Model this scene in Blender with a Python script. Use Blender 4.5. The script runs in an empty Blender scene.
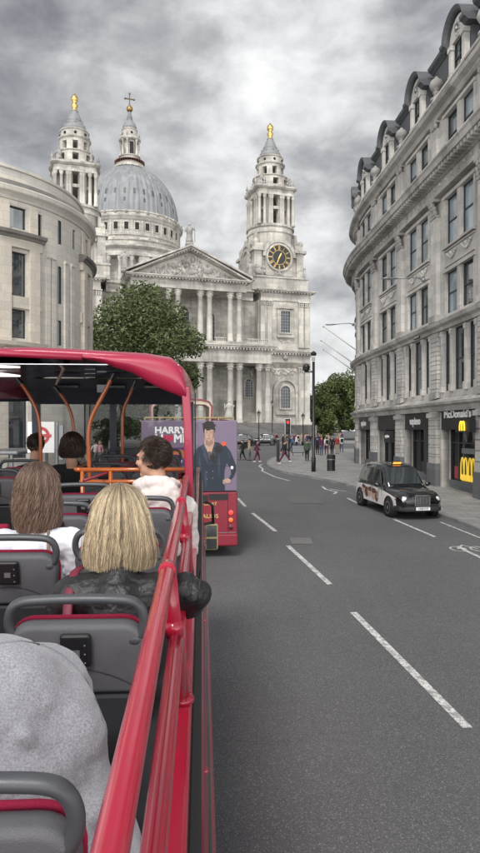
import bpy, math, random
from math import sin, cos, pi, radians as R, sqrt, exp, atan2
from mathutils import Vector as V, Matrix as M, noise
random.seed(7)
S = bpy.context.scene
C = S.collection
EYE = 4.1
def gz(y):
    return 1.85*(1-exp(-y/32.5)) if y > 0 else .057*y
def gp(px, py):
    """ground point seen at a pixel of the photograph (used once, to survey the street)"""
    k = (py-430)/650
    y = 20.
    for _ in range(60):
        y = .5*y+.5*(EYE-gz(y))/k
    return ((px-240)/650*y, y)

# ------------------------------------------------------------------ mesh builder
class MB:
    def __init__(s, m=None):
        s.v = []; s.f = []; s.uv = []; s.mi = []; s.col = []; s.m = m; s.mat = 0; s.sm = []; s.smooth = False; s.c = 1.
    def add(s, vs, fs, uv=None):
        o = len(s.v)
        for i, p in enumerate(vs):
            p = V(p)
            if s.m: p = s.m @ p
            s.v.append(p); s.uv.append(uv[i] if uv else (p.x+p.y, p.z)); s.col.append(s.c)
        for f in fs:
            s.f.append([o+i for i in f]); s.mi.append(s.mat); s.sm.append(s.smooth)
        return s
    def box(s, x0, x1, y0, y1, z0, z1):
        return s.add([(x, y, z) for z in (z0, z1) for x, y in ((x0, y0), (x1, y0), (x1, y1), (x0, y1))],
                     [(3, 2, 1, 0), (4, 5, 6, 7), (0, 1, 5, 4), (1, 2, 6, 5), (2, 3, 7, 6), (3, 0, 4, 7)])
    def prism(s, poly, z0, z1, top=1.0, axis='z', cx=0, cy=0):
        n = len(poly)
        def T(x, y, z):
            return (x, y, z) if axis == 'z' else ((x, z, y) if axis == 'y' else (z, x, y))
        vs = [T(x, y, z0) for x, y in poly]+[T(cx+(x-cx)*top, cy+(y-cy)*top, z1) for x, y in poly]
        fs = [tuple(range(n))[::-1], tuple(range(n, 2*n))]+[(i, (i+1) % n, n+(i+1) % n, n+i) for i in range(n)]
        return s.add(vs, fs)
    def lathe(s, prof, n=24, c=(0, 0, 0), a0=0, a1=2*pi, fn=None):
        full = abs(a1-a0-2*pi) < 1e-6
        k = n if full else n+1
        vs = []; uv = []
        for j, (r, z) in enumerate(prof):
            for i in range(k):
                a = a0+(a1-a0)*i/n
                rr = fn(r, z, a) if fn else r
                vs.append((c[0]+rr*cos(a), c[1]+rr*sin(a), c[2]+z)); uv.append((a*max(r, .3), z+c[2]))
        fs = []
        for j in range(len(prof)-1):
            for i in range(n):
                i2 = (i+1) % k
                fs.append((j*k+i, j*k+i2, (j+1)*k+i2, (j+1)*k+i))
        if full:
            if prof[0][0] > 1e-4: fs.append(tuple(range(k))[::-1])
            if prof[-1][0] > 1e-4: fs.append(tuple(range((len(prof)-1)*k, len(prof)*k)))
        o = s.smooth
        s.add(vs, fs, uv)
        return s
    def tube(s, pts, r, n=8, cap=True, flat=1.0):
        pts = [V(p) for p in pts]
        rs = r if isinstance(r, (list, tuple)) else [r]*len(pts)
        vs = []; up = V((0, 0, 1)); last = None
        for i, p in enumerate(pts):
            t = (pts[min(i+1, len(pts)-1)]-pts[max(i-1, 0)])
            if t.length < 1e-9: t = V((0, 0, 1))
            t.normalize()
            if last is None:
                a = V((1, 0, 0)) if abs(t.x) < .9 else V((0, 1, 0))
                a = (a-t*a.dot(t)).normalized()
            else:
                a = last-t*last.dot(t)
                a = a.normalized() if a.length > 1e-6 else V((1, 0, 0))
            last = a; b = t.cross(a)
            for k in range(n):
                w = 2*pi*k/n
                vs.append(p+(a*cos(w)+b*sin(w)*flat)*rs[i])
        fs = [(i*n+k, i*n+(k+1) % n, (i+1)*n+(k+1) % n, (i+1)*n+k) for i in range(len(pts)-1) for k in range(n)]
        if cap: fs += [tuple(range(n))[::-1], tuple(range((len(pts)-1)*n, len(pts)*n))]
        return s.add(vs, fs)
    def ball(s, c, r, n=12, m=8, fn=None):
        if not isinstance(r, (list, tuple)): r = (r, r, r)
        vs = [(0, 0, -1)]+[(cos(2*pi*i/n)*sin(pi*j/m), sin(2*pi*i/n)*sin(pi*j/m), -cos(pi*j/m)) for j in range(1, m) for i in range(n)]+[(0, 0, 1)]
        if fn: vs = [fn(V(q)) for q in vs]
        vs = [(c[0]+q[0]*r[0], c[1]+q[1]*r[1], c[2]+q[2]*r[2]) for q in vs]
        fs = [(0, 1+(i+1) % n, 1+i) for i in range(n)]
        for j in range(m-2):
            for i in range(n):
                a = 1+j*n; fs.append((a+i, a+(i+1) % n, a+n+(i+1) % n, a+n+i))
        a = 1+(m-2)*n
        fs += [(a+i, a+(i+1) % n, len(vs)-1) for i in range(n)]
        return s.add(vs, fs)
    def cap(s, p0, r0, p1, r1, n=12):
        s.ball(p0, r0, n, 8); s.ball(p1, r1, n, 8)
        return s.tube([p0, p1], [r0, r1], n)
    def loft(s, rings, cap=True):
        n = len(rings[0]); vs = [p for r in rings for p in r]
        fs = [(i*n+k, i*n+(k+1) % n, (i+1)*n+(k+1) % n, (i+1)*n+k) for i in range(len(rings)-1) for k in range(n)]
        if cap: fs += [tuple(range(n))[::-1], tuple(range((len(rings)-1)*n, len(rings)*n))]
        return s.add(vs, fs)
    def build(s, name, mat, parent=None, smooth=None, mods=None, label=None):
        me = bpy.data.meshes.new(name)
        me.from_pydata(s.v, [], s.f)
        for m in (mat if isinstance(mat, (list, tuple)) else [mat]): me.materials.append(m)
        me.polygons.foreach_set('material_index', s.mi)
        me.polygons.foreach_set('use_smooth', [bool(smooth) if smooth is not None else x for x in s.sm])
        uvl = me.uv_layers.new(name='UVMap')
        idx = [0]*len(me.loops); me.loops.foreach_get('vertex_index', idx)
        fl = []
        for i in idx: fl += s.uv[i]
        uvl.data.foreach_set('uv', fl)
        at = me.attributes.new('tint', 'FLOAT', 'POINT'); at.data.foreach_set('value', s.col)
        me.validate(); me.update()
        o = bpy.data.objects.new(name, me); C.objects.link(o)
        if parent: o.parent = parent
        if label: o['label'] = label
        for k, kw in (mods or []):
            md = o.modifiers.new(k, k)
            for a, b in kw.items(): setattr(md, a, b)
        return o
def bake(o):
    bpy.context.view_layer.update()
    dg = bpy.context.evaluated_depsgraph_get()
    me = bpy.data.meshes.new_from_object(o.evaluated_get(dg))
    o.modifiers.clear(); o.data = me
    return o
def bev(w=.01, n=2, ang=.6): return [('BEVEL', dict(width=w, segments=n, limit_method='ANGLE', angle_limit=ang))]
def tag(o, label, cat, group=None):
    o['label'] = label; o['category'] = cat
    if group: o['group'] = group
    return o
def thing(name, label, cat, loc=(0, 0, 0), rz=0, group=None):
    o = bpy.data.objects.new(name, None); C.objects.link(o)
    o.location = loc; o.rotation_euler = (0, 0, rz); o.empty_display_size = .3
    return tag(o, label, cat, group)
def struct(o): o['kind'] = 'structure'; return o
def stuff(o): o['kind'] = 'stuff'; return o
def kids(o): return [c for c in bpy.data.objects if c.parent == o]
def dup(o, parent=None):
    c = o.copy(); C.objects.link(c); c.parent = parent
    for k in kids(o): dup(k, c)
    return c
def text(body, size, name, mat, parent, mtx, bold=0.0, ext=.004, ax='CENTER', sx=1.0, shear=0):
    cu = bpy.data.curves.new(name, 'FONT'); cu.body = body; cu.size = size; cu.align_x = ax; cu.align_y = 'CENTER'
    cu.extrude = ext; cu.shear = shear
    t = bpy.data.objects.new(name, cu); C.objects.link(t); bpy.context.view_layer.update()
    me = bpy.data.meshes.new_from_object(t.evaluated_get(bpy.context.evaluated_depsgraph_get()))
    bpy.data.objects.remove(t)
    if bold:                      # heavier strokes: overlaid copies, each a hair proud of the last
        vs = [v.co.copy() for v in me.vertices]; fs = [list(p.vertices) for p in me.polygons]; n = len(vs); V2 = []; F2 = []
        for i, (dx, dy) in enumerate(((0, 0), (bold, 0), (-bold, 0), (0, bold), (0, -bold), (bold, bold), (-bold, -bold))):
            V2 += [v+V((dx, dy, .0004*i)) for v in vs]; F2 += [[q+n*i for q in f] for f in fs]
        me = bpy.data.meshes.new(name); me.from_pydata(V2, [], F2)
    me.materials.clear(); me.materials.append(mat)
    me.transform(M.Scale(sx, 4, (1, 0, 0))); me.transform(mtx)
    o = bpy.data.objects.new(name, me); C.objects.link(o)
    if parent: o.parent = parent
    return o

# ------------------------------------------------------------------ materials
def nt(name):
    m = bpy.data.materials.new(name); m.use_nodes = True
    t = m.node_tree; b = t.nodes['Principled BSDF']
    return m, t, b
def N(t, typ, **kw):
    n = t.nodes.new(typ)
    for k, v in kw.items():
        if k in n.inputs: n.inputs[k].default_value = v
        else: setattr(n, k, v)
    return n
def col(c): return (c[0], c[1], c[2], 1)
def ramp(t, fac, stops):
    r = t.nodes.new('ShaderNodeValToRGB'); t.links.new(fac, r.inputs[0])
    e = r.color_ramp.elements
    while len(e) < len(stops): e.new(.5)
    for i, (p, c) in enumerate(stops): e[i].position = p; e[i].color = col(c) if isinstance(c, tuple) else (c, c, c, 1)
    return r.outputs[0]
def mixc(t, fac, a, b, mode='MIX'):
    m = t.nodes.new('ShaderNodeMix'); m.data_type = 'RGBA'; m.blend_type = mode
    for i, x in ((0, fac), (6, a), (7, b)):
        if isinstance(x, bpy.types.NodeSocket): t.links.new(x, m.inputs[i])
        else: m.inputs[i].default_value = x if i == 0 else col(x)
    return m.outputs[2]
def simple(name, c, rough=.5, metal=0, var=.12, scale=8, bump=0, spec=.5, coat=0, bscale=60, emit=0, trans=0, ior=1.5, chip=0, dirt=0):
    m, t, b = nt(name)
    tc = N(t, 'ShaderNodeTexCoord')
    n = N(t, 'ShaderNodeTexNoise', Scale=scale, Detail=6); t.links.new(tc.outputs['Object'], n.inputs[0])
    o = mixc(t, n.outputs[0], tuple(x*(1-var) for x in c), tuple(min(1, x*(1+var)) for x in c))
    if dirt:
        nd = N(t, 'ShaderNodeTexNoise', Scale=dirt, Detail=8, Roughness=.7); t.links.new(tc.outputs['Object'], nd.inputs[0])
        o = mixc(t, ramp(t, nd.outputs[0], [(.5, 0.), (.72, .45)]), o, tuple(x*.35+.02 for x in c))
    if chip:
        nc = N(t, 'ShaderNodeTexNoise', Scale=chip, Detail=5, Roughness=.6); t.links.new(tc.outputs['Object'], nc.inputs[0])
        o = mixc(t, ramp(t, nc.outputs[0], [(.71, 0.), (.73, .8)]), o, (.09, .07, .07))
    t.links.new(o, b.inputs['Base Color'])
    rr = ramp(t, n.outputs[0], [(.3, max(0, rough-.06)), (.7, min(1, rough+.06))]); t.links.new(rr, b.inputs['Roughness'])
    b.inputs['Metallic'].default_value = metal; b.inputs['Specular IOR Level'].default_value = spec
    b.inputs['Coat Weight'].default_value = coat; b.inputs['IOR'].default_value = ior
    b.inputs['Transmission Weight'].default_value = trans
    if emit:
        b.inputs['Emission Color'].default_value = col(c); b.inputs['Emission Strength'].default_value = emit
    if bump:
        n2 = N(t, 'ShaderNodeTexNoise', Scale=bscale, Detail=4); t.links.new(tc.outputs['Object'], n2.inputs[0])
        bp = N(t, 'ShaderNodeBump', Strength=bump, Distance=.02); t.links.new(n2.outputs[0], bp.inputs['Height'])
        t.links.new(bp.outputs[0], b.inputs['Normal'])
    return m
def stone(name, c, dark, bw=1.0, bh=.4, mortar=.5, grime=.5, scale=.35, uv=True, warm=None, gap=.012):
    """ashlar: block joints, block to block variation, soot and streaks"""
    m, t, b = nt(name)
    L = t.links.new
    tc = N(t, 'ShaderNodeTexCoord')
    if uv: vec = tc.outputs['UV']
    else:
        sp = N(t, 'ShaderNodeSeparateXYZ'); L(tc.outputs['Object'], sp.inputs[0])
        ad = N(t, 'ShaderNodeMath', operation='ADD'); L(sp.outputs[0], ad.inputs[0]); L(sp.outputs[1], ad.inputs[1])
        cb = N(t, 'ShaderNodeCombineXYZ'); L(ad.outputs[0], cb.inputs[0]); L(sp.outputs[2], cb.inputs[1]); vec = cb.outputs[0]
    br = N(t, 'ShaderNodeTexBrick'); L(vec, br.inputs['Vector'])
    for k, v in (('Scale', 1.), ('Brick Width', bw), ('Row Height', bh), ('Mortar Size', gap), ('Mortar Smooth', .3), ('Bias', 0.)): br.inputs[k].default_value = v
    br.inputs['Color1'].default_value = (.0, .0, .0, 1); br.inputs['Color2'].default_value = (1, 1, 1, 1); br.inputs['Mortar'].default_value = (.5, .5, .5, 1)
    n1 = N(t, 'ShaderNodeTexNoise', Scale=scale, Detail=8, Roughness=.6); L(tc.outputs['Object'], n1.inputs[0])
    mp = N(t, 'ShaderNodeMapping'); mp.inputs['Scale'].default_value = (1.6, 1.6, .12); L(tc.outputs['Object'], mp.inputs[0])
    n2 = N(t, 'ShaderNodeTexNoise', Scale=1., Detail=7, Roughness=.65); L(mp.outputs[0], n2.inputs[0])
    n3 = N(t, 'ShaderNodeTexNoise', Scale=5, Detail=8, Roughness=.7); L(tc.outputs['Object'], n3.inputs[0])
    base = mixc(t, br.outputs['Color'], tuple(x*.78 for x in c), tuple(min(1, x*1.1) for x in (warm or c)))
    base = mixc(t, ramp(t, n1.outputs[0], [(.42, 0.), (.68, grime)]), base, dark)
    base = mixc(t, ramp(t, n2.outputs[0], [(.5, 0.), (.72, grime)]), base, dark)
    base = mixc(t, ramp(t, n3.outputs[0], [(.35, .22), (.6, 0.)]), base, dark)
    base = mixc(t, ramp(t, br.outputs['Fac'], [(0, 0.), (1, mortar)]), base, tuple(x*.45 for x in c))
    L(base, b.inputs['Base Color']); b.inputs['Roughness'].default_value = .85; b.inputs['Specular IOR Level'].default_value = .25
    h = N(t, 'ShaderNodeMath', operation='MULTIPLY_ADD'); L(br.outputs['Fac'], h.inputs[0]); h.inputs[1].default_value = -1.; L(n3.outputs[0], h.inputs[2])
    bp = N(t, 'ShaderNodeBump', Strength=.35, Distance=.02); L(h.outputs[0], bp.inputs['Height']); L(bp.outputs[0], b.inputs['Normal'])
    return m
def glassy(name, c=(.02, .025, .03), rough=.03, ior=1.75, wob=.02):
    m, t, b = nt(name)
    tc = N(t, 'ShaderNodeTexCoord')
    n = N(t, 'ShaderNodeTexNoise', Scale=.9, Detail=3); t.links.new(tc.outputs['Object'], n.inputs[0])
    t.links.new(mixc(t, n.outputs[0], tuple(x*.4 for x in c), tuple(x*1.8 for x in c)), b.inputs['Base Color'])
    b.inputs['Roughness'].default_value = rough; b.inputs['IOR'].default_value = ior
    bp = N(t, 'ShaderNodeBump', Strength=.25, Distance=wob); t.links.new(n.outputs[0], bp.inputs['Height']); t.links.new(bp.outputs[0], b.inputs['Normal'])
    return m
def tinted(name, c, a=.35, rough=.03):
    """see-through glass without refraction"""
    m, t, b = nt(name)
    b.inputs['Base Color'].default_value = col(c); b.inputs['Roughness'].default_value = rough
    b.inputs['Alpha'].default_value = a; b.inputs['IOR'].default_value = 1.5
    b.inputs['Coat Weight'].default_value = .5
    return m
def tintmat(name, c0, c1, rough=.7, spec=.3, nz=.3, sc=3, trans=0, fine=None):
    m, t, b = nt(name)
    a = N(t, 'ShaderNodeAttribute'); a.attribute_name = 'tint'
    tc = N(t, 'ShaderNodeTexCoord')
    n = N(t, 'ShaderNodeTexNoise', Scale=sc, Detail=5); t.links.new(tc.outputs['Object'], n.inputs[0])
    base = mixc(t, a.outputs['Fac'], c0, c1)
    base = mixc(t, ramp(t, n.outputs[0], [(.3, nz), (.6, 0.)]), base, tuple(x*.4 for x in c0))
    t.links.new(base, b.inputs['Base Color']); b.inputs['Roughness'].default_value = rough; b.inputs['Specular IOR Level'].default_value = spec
    return m
K = {}
K['cath'] = stone('cathedral_stone', (.57, .54, .48), (.17, .16, .15), 1.5, .62, .55, .68, .22, uv=False)
K['cathc'] = stone('column_stone', (.6, .57, .51), (.2, .19, .175), 3, 1.5, .3, .5, .3, uv=False)
K['cathd'] = stone('weathered_stone', (.42, .40, .37), (.12, .115, .11), 1.5, .62, .4, .7, .5, uv=False)
K['rsl'] = stone('pale_dormer_stone', (.6, .58, .54), (.25, .24, .22), 1., .6, .3, .3, .5)
K['rs'] = stone('portland_stone_grey', (.57, .545, .51), (.19, .18, .17), 1.3, .52, .4, .42, .35, gap=.012)
K['rsr'] = stone('rusticated_stone', (.56, .535, .505), (.17, .16, .15), 2.2, .46, .9, .42, .3, gap=.03)
K['rsd'] = stone('stone_mouldings', (.48, .46, .43), (.13, .125, .12), 1.6, 2., .3, .6, .5)
K['granite'] = stone('grey_granite', (.15, .155, .16), (.08, .08, .085), 1.2, .7, .5, .3, 1.)
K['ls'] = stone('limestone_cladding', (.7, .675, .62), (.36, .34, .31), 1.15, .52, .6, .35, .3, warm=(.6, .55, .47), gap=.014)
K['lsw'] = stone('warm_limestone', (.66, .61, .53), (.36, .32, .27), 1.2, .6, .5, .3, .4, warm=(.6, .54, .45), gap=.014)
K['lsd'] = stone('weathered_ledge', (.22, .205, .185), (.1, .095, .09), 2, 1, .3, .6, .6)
K['leadroof'] = simple('slate_lead', (.075, .078, .084), .55, 0, .3, 1.5, bump=.2, bscale=6)
K['leadl'] = simple('pale_lead', (.2, .203, .205), .6, 0, .25, 1.2, bump=.1, bscale=4)
K['gold'] = simple('gilding', (.6, .42, .16), .38, 1, .2, 3)
K['black'] = simple('black_paint', (.012, .012, .014), .35, 0, .3, 5)
K['frame'] = simple('window_frame_black', (.02, .022, .024), .4, 0, .3, 3)
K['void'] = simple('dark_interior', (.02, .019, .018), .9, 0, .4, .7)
K['win'] = glassy('window_glass', (.02, .03, .034), .03, 2.9)
K['win2'] = glassy('window_glass_blinds_painted_sky', (.2, .25, .28), .05, 2.4)  # sky reflection painted into the pale base colour, alongside drawn blinds
K['win3'] = glassy('window_glass_dim', (.05, .07, .07), .04, 2.6)
K['winc'] = glassy('leaded_glass', (.03, .034, .038), .2, 1.5)
K['shop'] = glassy('shop_glass', (.014, .015, .016), .03, 1.45)
K['curtain'] = simple('blind', (.4, .39, .36), .8, 0, .1, 2)
K['white'] = simple('white_letters', (.82, .82, .8), .5, 0, .05, 5)
K['mark'] = None
K['red'] = simple('red_gloss_paint', (.42, .012, .038), .24, 0, .1, 3, coat=.5, chip=16, dirt=3)
K['redm'] = simple('red_roof_paint', (.34, .014, .048), .4, 0, .12, 2.5, coat=.35, bump=.04, bscale=7)
K['redd'] = simple('dark_red_paint', (.23, .02, .035), .4, 0, .15, 2, coat=.3)
K['seat'] = simple('grey_seat_plastic', (.1, .1, .108), .5, 0, .1, 12, dirt=7, bump=.25, bscale=450)
K['seatd'] = simple('dark_seat_plastic', (.022, .022, .025), .6, 0, .2, 10, bump=.1, bscale=200)
K['handle'] = simple('seat_handle_plastic', (.062, .066, .072), .42, 0, .1, 20, bump=.05, bscale=300)
K['moq'] = simple('crimson_upholstery', (.4, .015, .06), .9, 0, .2, 40, bump=.3, bscale=500)
K['orange'] = simple('orange_pole_paint', (.42, .1, .02), .3, 0, .15, 6, coat=.4)
K['ceil'] = simple('glossy_ceiling', (.42, .42, .45), .1, .75, .2, 2, coat=1)
K['navy'] = simple('navy_panel', (.045, .056, .08), .45, 0, .2, 3)
K['floor'] = simple('bus_floor', (.03, .03, .034), .7, 0, .3, 5)
K['light'] = simple('lamp_diffuser', (.85, .83, .78), .3, 0, .03, 5, emit=.9)
K['rubber'] = simple('rubber', (.013, .013, .014), .75, 0, .3, 10)
K['chrome'] = simple('chrome', (.6, .6, .6), .15, 1, .1, 5)
K['bglass'] = tinted('bus_glass', (.02, .03, .03), .22)
K['cglass'] = glassy('car_glass', (.03, .036, .038), .03, 2.1, .002)
K['steel'] = simple('grey_metal', (.25, .26, .27), .4, .6, .2, 6)
K['kerb'] = stone('granite_kerb', (.26, .26, .26), (.12, .12, .12), .9, 5, .8, .5, 2)
K['skin'] = simple('skin', (.52, .29, .2), .5, 0, .08, 25, spec=.4)
K['lip'] = simple('lips', (.4, .14, .12), .45, 0, .08, 25)
K['eye'] = simple('eyes', (.05, .035, .03), .15, 0, .2, 5)
K['leather'] = simple('black_leather', (.013, .013, .014), .46, 0, .4, 14, bump=.3, bscale=60)
K['tee'] = simple('white_cotton', (.72, .74, .8), .9, 0, .04, 12, bump=.25, bscale=14)
K['hood'] = simple('cream_fleece', (.66, .6, .57), .95, 0, .06, 12, bump=.3, bscale=18)
K['dkcloth'] = simple('dark_cloth', (.012, .012, .014), .9, 0, .2, 10)
K['plum'] = simple('burgundy_strap', (.16, .015, .035), .6, 0, .2, 10)
K['steps'] = stone('worn_steps', (.22, .21, .2), (.1, .1, .1), 2, 5, .3, .6, .5, uv=False)
def heather():
    m, t, b = nt('heather_grey_jersey'); L = t.links.new
    tc = N(t, 'ShaderNodeTexCoord')
    n = N(t, 'ShaderNodeTexNoise', Scale=230, Detail=6, Roughness=.8); L(tc.outputs['Object'], n.inputs[0])
    n2 = N(t, 'ShaderNodeTexNoise', Scale=7, Detail=4); L(tc.outputs['Object'], n2.inputs[0])
    c = ramp(t, n.outputs[0], [(.34, (.14, .14, .155)), (.5, (.27, .27, .295)), (.66, (.41, .41, .44))])
    c = mixc(t, ramp(t, n2.outputs[0], [(.4, .25), (.6, 0.)]), c, (.22, .22, .25))
    L(c, b.inputs['Base Color']); b.inputs['Roughness'].default_value = .95; b.inputs['Sheen Weight'].default_value = .3
    bp = N(t, 'ShaderNodeBump', Strength=.35, Distance=.004); L(n.outputs[0], bp.inputs['Height']); L(bp.outputs[0], b.inputs['Normal'])
    return m
K['heather'] = heather()
def asphalt():
    m, t, b = nt('asphalt'); L = t.links.new
    tc = N(t, 'ShaderNodeTexCoord')
    n1 = N(t, 'ShaderNodeTexNoise', Scale=.18, Detail=6, Roughness=.6); L(tc.outputs['Object'], n1.inputs[0])
    mp = N(t, 'ShaderNodeMapping'); mp.inputs['Scale'].default_value = (1.3, .05, 1); mp.inputs['Rotation'].default_value = (0, 0, R(-7)); L(tc.outputs['Object'], mp.inputs[0])
    n2 = N(t, 'ShaderNodeTexNoise', Scale=.9, Detail=5); L(mp.outputs[0], n2.inputs[0])
    v = N(t, 'ShaderNodeTexVoronoi', Scale=95.); L(tc.outputs['Object'], v.inputs[0])
    n3 = N(t, 'ShaderNodeTexNoise', Scale=42, Detail=4, Roughness=.8); L(tc.outputs['Object'], n3.inputs[0])
    c = mixc(t, ramp(t, n1.outputs[0], [(.3, 0.), (.7, 1.)]), (.084, .085, .088), (.12, .12, .121))
    c = mixc(t, ramp(t, n2.outputs[0], [(.5, 0.), (.68, .4)]), c, (.115, .114, .112))
    c = mixc(t, ramp(t, v.outputs['Color'], [(.74, 0.), (.82, .75)]), c, (.25, .245, .235))
    c = mixc(t, ramp(t, n3.outputs[0], [(.3, .7), (.5, 0.)]), c, (.028, .028, .03))
    vc = N(t, 'ShaderNodeTexVoronoi', Scale=.22, feature='DISTANCE_TO_EDGE'); 
    wv = N(t, 'ShaderNodeTexNoise', Scale=1.3, Detail=5)
    L(tc.outputs['Object'], wv.inputs[0]); 
    ad = N(t, 'ShaderNodeVectorMath', operation='ADD'); L(tc.outputs['Object'], ad.inputs[0]); L(wv.outputs['Color'], ad.inputs[1]); L(ad.outputs[0], vc.inputs[0])
    c = mixc(t, ramp(t, vc.outputs['Distance'], [(0, .18), (.005, 0.)]), c, (.045, .045, .045))
    L(c, b.inputs['Base Color']); b.inputs['Roughness'].default_value = .8; b.inputs['Specular IOR Level'].default_value = .35
    bp = N(t, 'ShaderNodeBump', Strength=.5, Distance=.01); L(n3.outputs[0], bp.inputs['Height']); L(bp.outputs[0], b.inputs['Normal'])
    return m
K['asphalt'] = asphalt()
def paving():
    m, t, b = nt('york_stone_paving'); L = t.links.new
    tc = N(t, 'ShaderNodeTexCoord')
    br = N(t, 'ShaderNodeTexBrick'); L(tc.outputs['Object'], br.inputs['Vector'])
    for k, v in (('Scale', 1.), ('Brick Width', .75), ('Row Height', .6), ('Mortar Size', .012), ('Bias', 0.)): br.inputs[k].default_value = v
    br.inputs['Color1'].default_value = (.23, .225, .215, 1); br.inputs['Color2'].default_value = (.31, .305, .29, 1); br.inputs['Mortar'].default_value = (.09, .09, .09, 1)
    n1 = N(t, 'ShaderNodeTexNoise', Scale=.8, Detail=8, Roughness=.7); L(tc.outputs['Object'], n1.inputs[0])
    c = mixc(t, ramp(t, n1.outputs[0], [(.4, 0.), (.7, .5)]), br.outputs['Color'], (.12, .12, .118))
    v = N(t, 'ShaderNodeTexVoronoi', Scale=5.); L(tc.outputs['Object'], v.inputs[0])
    c = mixc(t, ramp(t, v.outputs['Distance'], [(.06, .6), (.1, 0.)]), c, (.07, .07, .07))
    L(c, b.inputs['Base Color']); b.inputs['Roughness'].default_value = .8
    return m
K['paving'] = paving()
def marking():
    m, t, b = nt('worn_road_paint'); L = t.links.new
    tc = N(t, 'ShaderNodeTexCoord')
    n = N(t, 'ShaderNodeTexNoise', Scale=9, Detail=8, Roughness=.75); L(tc.outputs['Object'], n.inputs[0])
    n2 = N(t, 'ShaderNodeTexNoise', Scale=55, Detail=4, Roughness=.75); L(tc.outputs['Object'], n2.inputs[0])
    c = mixc(t, ramp(t, n.outputs[0], [(.47, 0.), (.55, .75)]), (.7, .69, .66), (.2, .2, .2))
    c = mixc(t, ramp(t, n2.outputs[0], [(.38, .8), (.5, 0.)]), c, (.12, .12, .12))
    L(c, b.inputs['Base Color']); b.inputs['Roughness'].default_value = .7
    return m
K['mark'] = marking()
K['leaf'] = tintmat('foliage', (.06, .082, .03), (.17, .2, .085), .6, .3, .3, .5)
K['leaf2'] = tintmat('foliage_far', (.06, .085, .025), (.15, .19, .07), .6, .3, .3, .5)
K['bark'] = simple('bark', (.11, .095, .075), .9, 0, .35, 3, bump=.5, bscale=12)
K['hblond'] = tintmat('blonde_hair', (.11, .075, .048), (.9, .74, .49), .36, .5, .15, 14)
K['hbrown'] = tintmat('brown_hair', (.05, .028, .02), (.36, .235, .17), .38, .5, .2, 14)
K['hdark'] = tintmat('dark_brown_hair', (.012, .007, .005), (.075, .045, .03), .4, .45, .2, 14)
# ------------------------------------------------------------------ camera, sky, sun
cd = bpy.data.cameras.new('camera'); cam = bpy.data.objects.new('camera', cd); C.objects.link(cam)
cam.location = (0, 0, EYE); cam.rotation_euler = (R(90), 0, 0)
cd.sensor_fit = 'VERTICAL'; cd.sensor_height = 36; cd.lens = 36*650/853; cd.clip_end = 4000; cd.clip_start = .05
cd.shift_y = 3.5/853
S.camera = cam
W = bpy.data.worlds.new('World'); S.world = W; W.use_nodes = True
t = W.node_tree; t.nodes.clear(); L = t.links.new
out = N(t, 'ShaderNodeOutputWorld')
SUN_EL, SUN_AZ = R(50), R(193)      # azimuth from +Y, clockwise: behind the camera, to its right
sky = N(t, 'ShaderNodeTexSky'); sky.sky_type = 'NISHITA'; sky.sun_disc = False; sky.sun_elevation = SUN_EL; sky.sun_rotation = SUN_AZ
tc = N(t, 'ShaderNodeTexCoord'); sp = N(t, 'ShaderNodeSeparateXYZ'); L(tc.outputs['Generated'], sp.inputs[0])
def mth(op, a, b=None, c=None):
    n = t.nodes.new('ShaderNodeMath'); n.operation = op
    for i, x in enumerate((a, b, c)):
        if x is None: continue
        if isinstance(x, (int, float)): n.inputs[i].default_value = x
        else: L(x, n.inputs[i])
    return n.outputs[0]
zc = mth('MAXIMUM', sp.outputs[2], 0.0)
den = mth('ADD', zc, .28)
cb = N(t, 'ShaderNodeCombineXYZ'); L(mth('MULTIPLY', sp.outputs[0], 1.35), cb.inputs[0]); L(sp.outputs[1], cb.inputs[1]); L(mth('MULTIPLY', sp.outputs[2], 2.3), cb.inputs[2])
mp = N(t, 'ShaderNodeMapping'); mp.inputs['Location'].default_value = (2, 8, 4); L(cb.outputs[0], mp.inputs[0])
n1 = N(t, 'ShaderNodeTexNoise', Scale=2.1, Detail=10, Roughness=.5, Distortion=.15); L(mp.outputs[0], n1.inputs[0])
n2 = N(t, 'ShaderNodeTexNoise', Scale=7.5, Detail=8, Roughness=.56, Distortion=.25); L(mp.outputs[0], n2.inputs[0])
h = mth('MULTIPLY_ADD', n2.outputs[0], .38, mth('MULTIPLY', n1.outputs[0], .80))
# thicker (darker) cloud overhead in front, thinner towards the horizon
h = mth('ADD', h, mth('MULTIPLY_ADD', zc, -.40, .14))
cl = ramp(t, h, [(.39, (.14, .147, .165)), (.46, (.215, .222, .238)), (.53, (.315, .322, .335)), (.60, (.46, .467, .475)), (.69, (.62, .622, .625)), (.8, (.74, .74, .735))])
back = mth('MULTIPLY_ADD', mth('MAXIMUM', mth('MULTIPLY', sp.outputs[1], -1.), 0.0), 2.1, 1.0)  # sky strength raised behind the camera, added to light the scene
back = mth('MULTIPLY_ADD', mth('MAXIMUM', mth('SUBTRACT', zc, .6), 0.), 3.2, back)  # extra brightness also added towards the zenith, above the frame
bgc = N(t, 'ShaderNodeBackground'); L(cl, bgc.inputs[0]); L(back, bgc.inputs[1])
bgs = N(t, 'ShaderNodeBackground', Strength=.07); L(sky.outputs[0], bgs.inputs[0])
mx = N(t, 'ShaderNodeMixShader')
L(ramp(t, n1.outputs[0], [(.7, 1.), (.78, .4)]), mx.inputs[0]); L(bgs.outputs[0], mx.inputs[1]); L(bgc.outputs[0], mx.inputs[2]); L(mx.outputs[0], out.inputs[0])
sd = bpy.data.lights.new('sun', 'SUN'); sd.energy = 1.5; sd.angle = R(14); sd.color = (1, .96, .9)
so = bpy.data.objects.new('sun', sd); C.objects.link(so); so.location = (0, 0, 100)
dirv = V((sin(SUN_AZ)*cos(SUN_EL), cos(SUN_AZ)*cos(SUN_EL), sin(SUN_EL)))
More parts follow.
